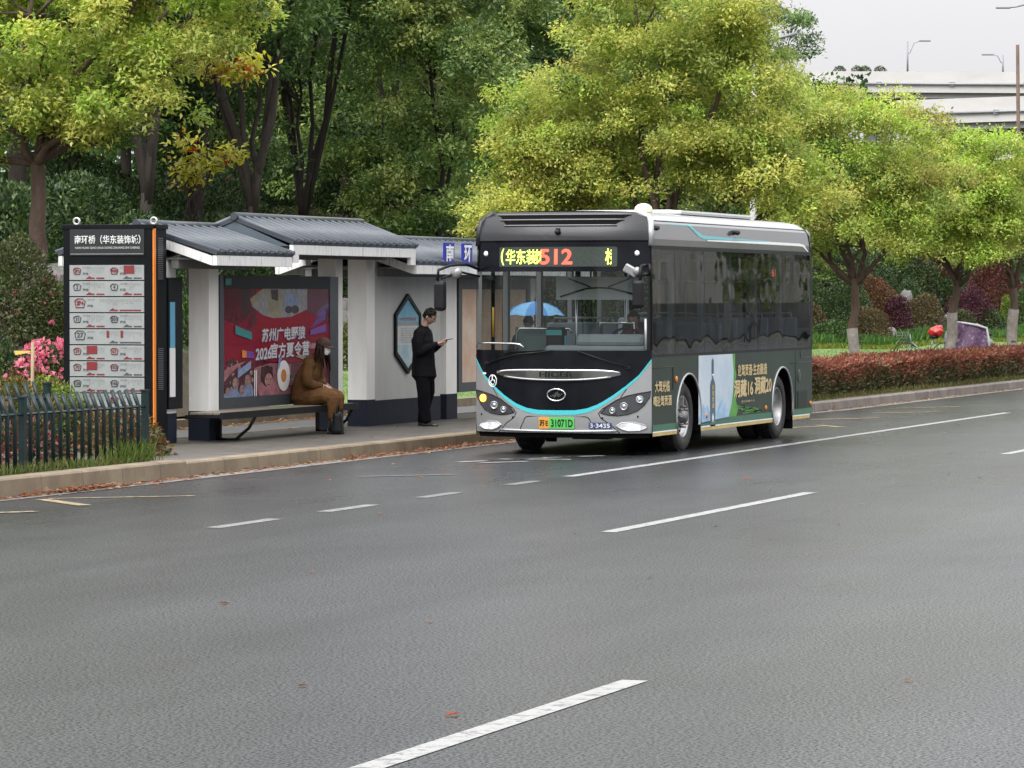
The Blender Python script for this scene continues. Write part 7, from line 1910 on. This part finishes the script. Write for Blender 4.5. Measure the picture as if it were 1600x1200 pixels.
mb = MB(); mb.tube([spt(.40, 1.08, -.2), spt(.44, 1.28, -.24)], .008, 5); mb.ell(spt(.44, 1.32, -.25), (.05, .03, .07), 8); mb.build('mirror', M['lettering_w'], sc)
# apron: draped quilt, wide at the foot
mb = MB(); nu, nv = 14, 10; vs_ = []
for j in range(nv+1):
    t_ = j/nv
    for i in range(nu+1):
        s_ = -1+2*i/nu
        wdt = .34+.10*t_; vs_.append(spt(.50+.16*t_-.28*abs(s_)**2*(1-.3*t_)+.03*math.sin(9*t_+3*s_)-.55*t_*0, 1.10-.95*t_+.02*math.sin(7*s_), s_*wdt))
mb.add(vs_, [[j*(nu+1)+i, j*(nu+1)+i+1, (j+1)*(nu+1)+i+1, (j+1)*(nu+1)+i] for j in range(nv) for i in range(nu)], 0, True)
quilt = ramp_mat('purple_quilt', [(0.40, (.035, .012, .040)), (0.58, (.075, .030, .080)), (0.66, (.30, .24, .30))], 11.0, .6, bump=.8, bscale=12)
mb.build('rain_apron', quilt, sc)
mb = MB(); nu, nv = 12, 8; vs_ = []
for j in range(nv+1):
    t_ = j/nv
    for i in range(nu+1):
        s_ = i/nu; vs_.append(spt(.42-.95*s_, 1.16-.14*s_**2-.86*t_*(1-.15*s_)+.03*math.sin(8*s_+4*t_), .17+.16*t_+.03*math.sin(6*s_)+.03*math.sin(11*s_+3*t_)))
mb.add(vs_, [[j*(nu+1)+i, j*(nu+1)+i+1, (j+1)*(nu+1)+i+1, (j+1)*(nu+1)+i] for j in range(nv) for i in range(nu)], 0, True); mb.build('rain_apron', quilt, sc)
mb = MB(); mb.tube([spt(.44, 1.18, .18), spt(.1, 1.16, .18), spt(-.25, 1.10, .19), spt(-.52, 1.02, .2), spt(-.58, .7, .28), spt(-.62, .3, .36)], .035, 8); mb.build('apron_border', mat('pale_lining', (.30, .295, .31), .7, var=.1), sc)

# wooden stake with ribbons in the flower bed
sx_, sy_ = W(49, -21.3)
t = thing('garden_stake', 'thin wooden stake with yellow ribbons standing in the flower bed', 'stake', (sx_, sy_, .17))
mb = MB(); mb.tube([(0, 0, 0), (.02, 0, 1.35)], .022, 6); mb.tube([(-.06, 0, .1), (.03, 0, .75)], .016, 6); mb.build('stake', mat('pale_wood', (.30, .22, .13), .8, var=.2), t)
mb = MB(); mb.add([(.0, -.03, 1.215), (-.20, -.05, 1.18), (-.22, -.05, 1.235), (.0, -.03, 1.235)], [[0,1,2,3]]); mb.build('ribbon', mat('yellow_ribbon', (.55, .42, .10), .5), t)

# ------------------------------------------------------------------ fallen leaves and litter
def litter(name, P, size, pal, seed, wid=.6):
    r = np.random.default_rng(seed); n = len(P); D = r.normal(size=(n, 3)); D[:, 2] = .05+.12*r.random(n)
    Nz = np.zeros((n, 3)); Nz[:, 2] = 2.2
    pal = np.array(pal); o = leaf_object(name, P, D, size*(.6+.8*r.random(n)), pal[r.integers(0, len(pal), n)]*(1+.2*r.normal(size=(n, 1))), PETAL, None, seed, wid=wid, nrm=Nz)
    return tag(o, kind='stuff')
BR = [(.24, .085, .045), (.18, .07, .04), (.28, .14, .075), (.13, .065, .04), (.34, .22, .14)]
r = np.random.default_rng(61)
n = 900; y = np.concatenate([r.uniform(34, 39.2, 260), r.normal(36.2, .5, 330), r.uniform(39.3, 50, 310)]); k = np.where(y < 39.25, -17.69, -17.77)
P = np.stack([k + .02+np.abs(r.normal(size=n))*.09, y, np.full(n, .012)+.03*r.random(n)*(np.abs(y-36.2) < .8)], 1); litter('fallen_leaves', P, .075, BR, 62)
n = 700; y = r.uniform(44, 54, n); P = np.stack([-17.77+np.abs(r.normal(size=n))*.12, y, np.full(n, .012)+.015*r.random(n)], 1); litter('fallen_leaves', P, .075, BR, 63)
n = 600; y = r.uniform(44, 64, n); P = np.stack([-23.90+np.abs(r.normal(size=n))*.16, y, np.full(n, .03)+.02*r.random(n)], 1); litter('fallen_leaves', P, .08, [(.36, .20, .09), (.30, .14, .07), (.42, .28, .15)], 64)
n = 500; y = r.uniform(62, 100, n); P = np.stack([-17.80+.85*np.clip((y-55)/11, 0, 1)+np.abs(r.normal(size=n))*.13, y, np.full(n, .012)], 1); litter('fallen_leaves', P, .075, BR+[(.5, .4, .2)], 65)
n = 60; P = np.stack([r.uniform(-20.8, -18.1, n), r.uniform(40, 60, n), np.full(n, .172)], 1); litter('fallen_leaves', P, .06, BR+[(.6, .58, .55)], 66)
n = 46; P = np.stack([-17.5+r.random(n)**1.6*13, r.uniform(15, 62, n), np.full(n, .010)], 1); litter('fallen_leaves', P, .075, BR, 67)
for px, py, lab in ((720, 1114, 'single reddish leaf lying on the asphalt left of the nearest white dash'), (1160, 748, 'small brown leaf on the lane beside the solid white line'), (518, 750, 'reddish leaf on the asphalt in front of the shelter')):
    d = PT(px, py, 1) - Vector((0, 0, CAM_H)); q = Vector((0, 0, CAM_H)) + d*(-(CAM_H-.012)/d.z)
    o = litter('fallen_leaf', np.array([[q.x, q.y, .012]]), .11, [(.36, .12, .07)], int(px), wid=.45); del o['kind']; tag(o, lab, 'leaf')

# ------------------------------------------------------------------ the other side of the road (unseen, added for the reflections in the bus windows)
t = thing('mirrored_block', 'long pale block added unseen across the road, mirrored in the bus windows', 'building', (33, 190, 0))
mb = MB(); mb.span((-5, -105, 3.4), (5, 120, 13)); mb.build('wall', mat('pale_facade', (.42, .41, .39), .7, var=.1, scale=.3), t)
mb = MB(); mb.span((-4.7, -104.7, -.2), (4.7, 119.7, 3.4)); mb.build('dark_lower_band', mat('lower_band_dark', (.10, .105, .11), .5, var=.6, scale=.25), t)  # dark band added for the lower part of the window reflections
for k in range(24):
    mb = MB(); mb.span((-5.05, -103+9.2*k, 3.5), (-4.9, -102.2+9.2*k, 12.6)); mb.build('pilaster', mat('pilaster_grey', (.30, .30, .30), .7) if k == 0 else bpy.data.materials['pilaster_grey'], t)
for k, y in enumerate((96, 112, 127, 141, 158, 172, 190, 210)):
    copy_tree(protos[2], (24.5+(k % 3), y, -.2), k*1.3, f'{("dark", "tall", "leafy", "slim")[k % 4]} unseen tree added across the road for dark reflections, {("first", "second", "third", "fourth", "fifth", "sixth", "seventh", "eighth")[k]} along the added block', (.85, .85, .8))  # out of view, added to give the bus windows something dark to mirror
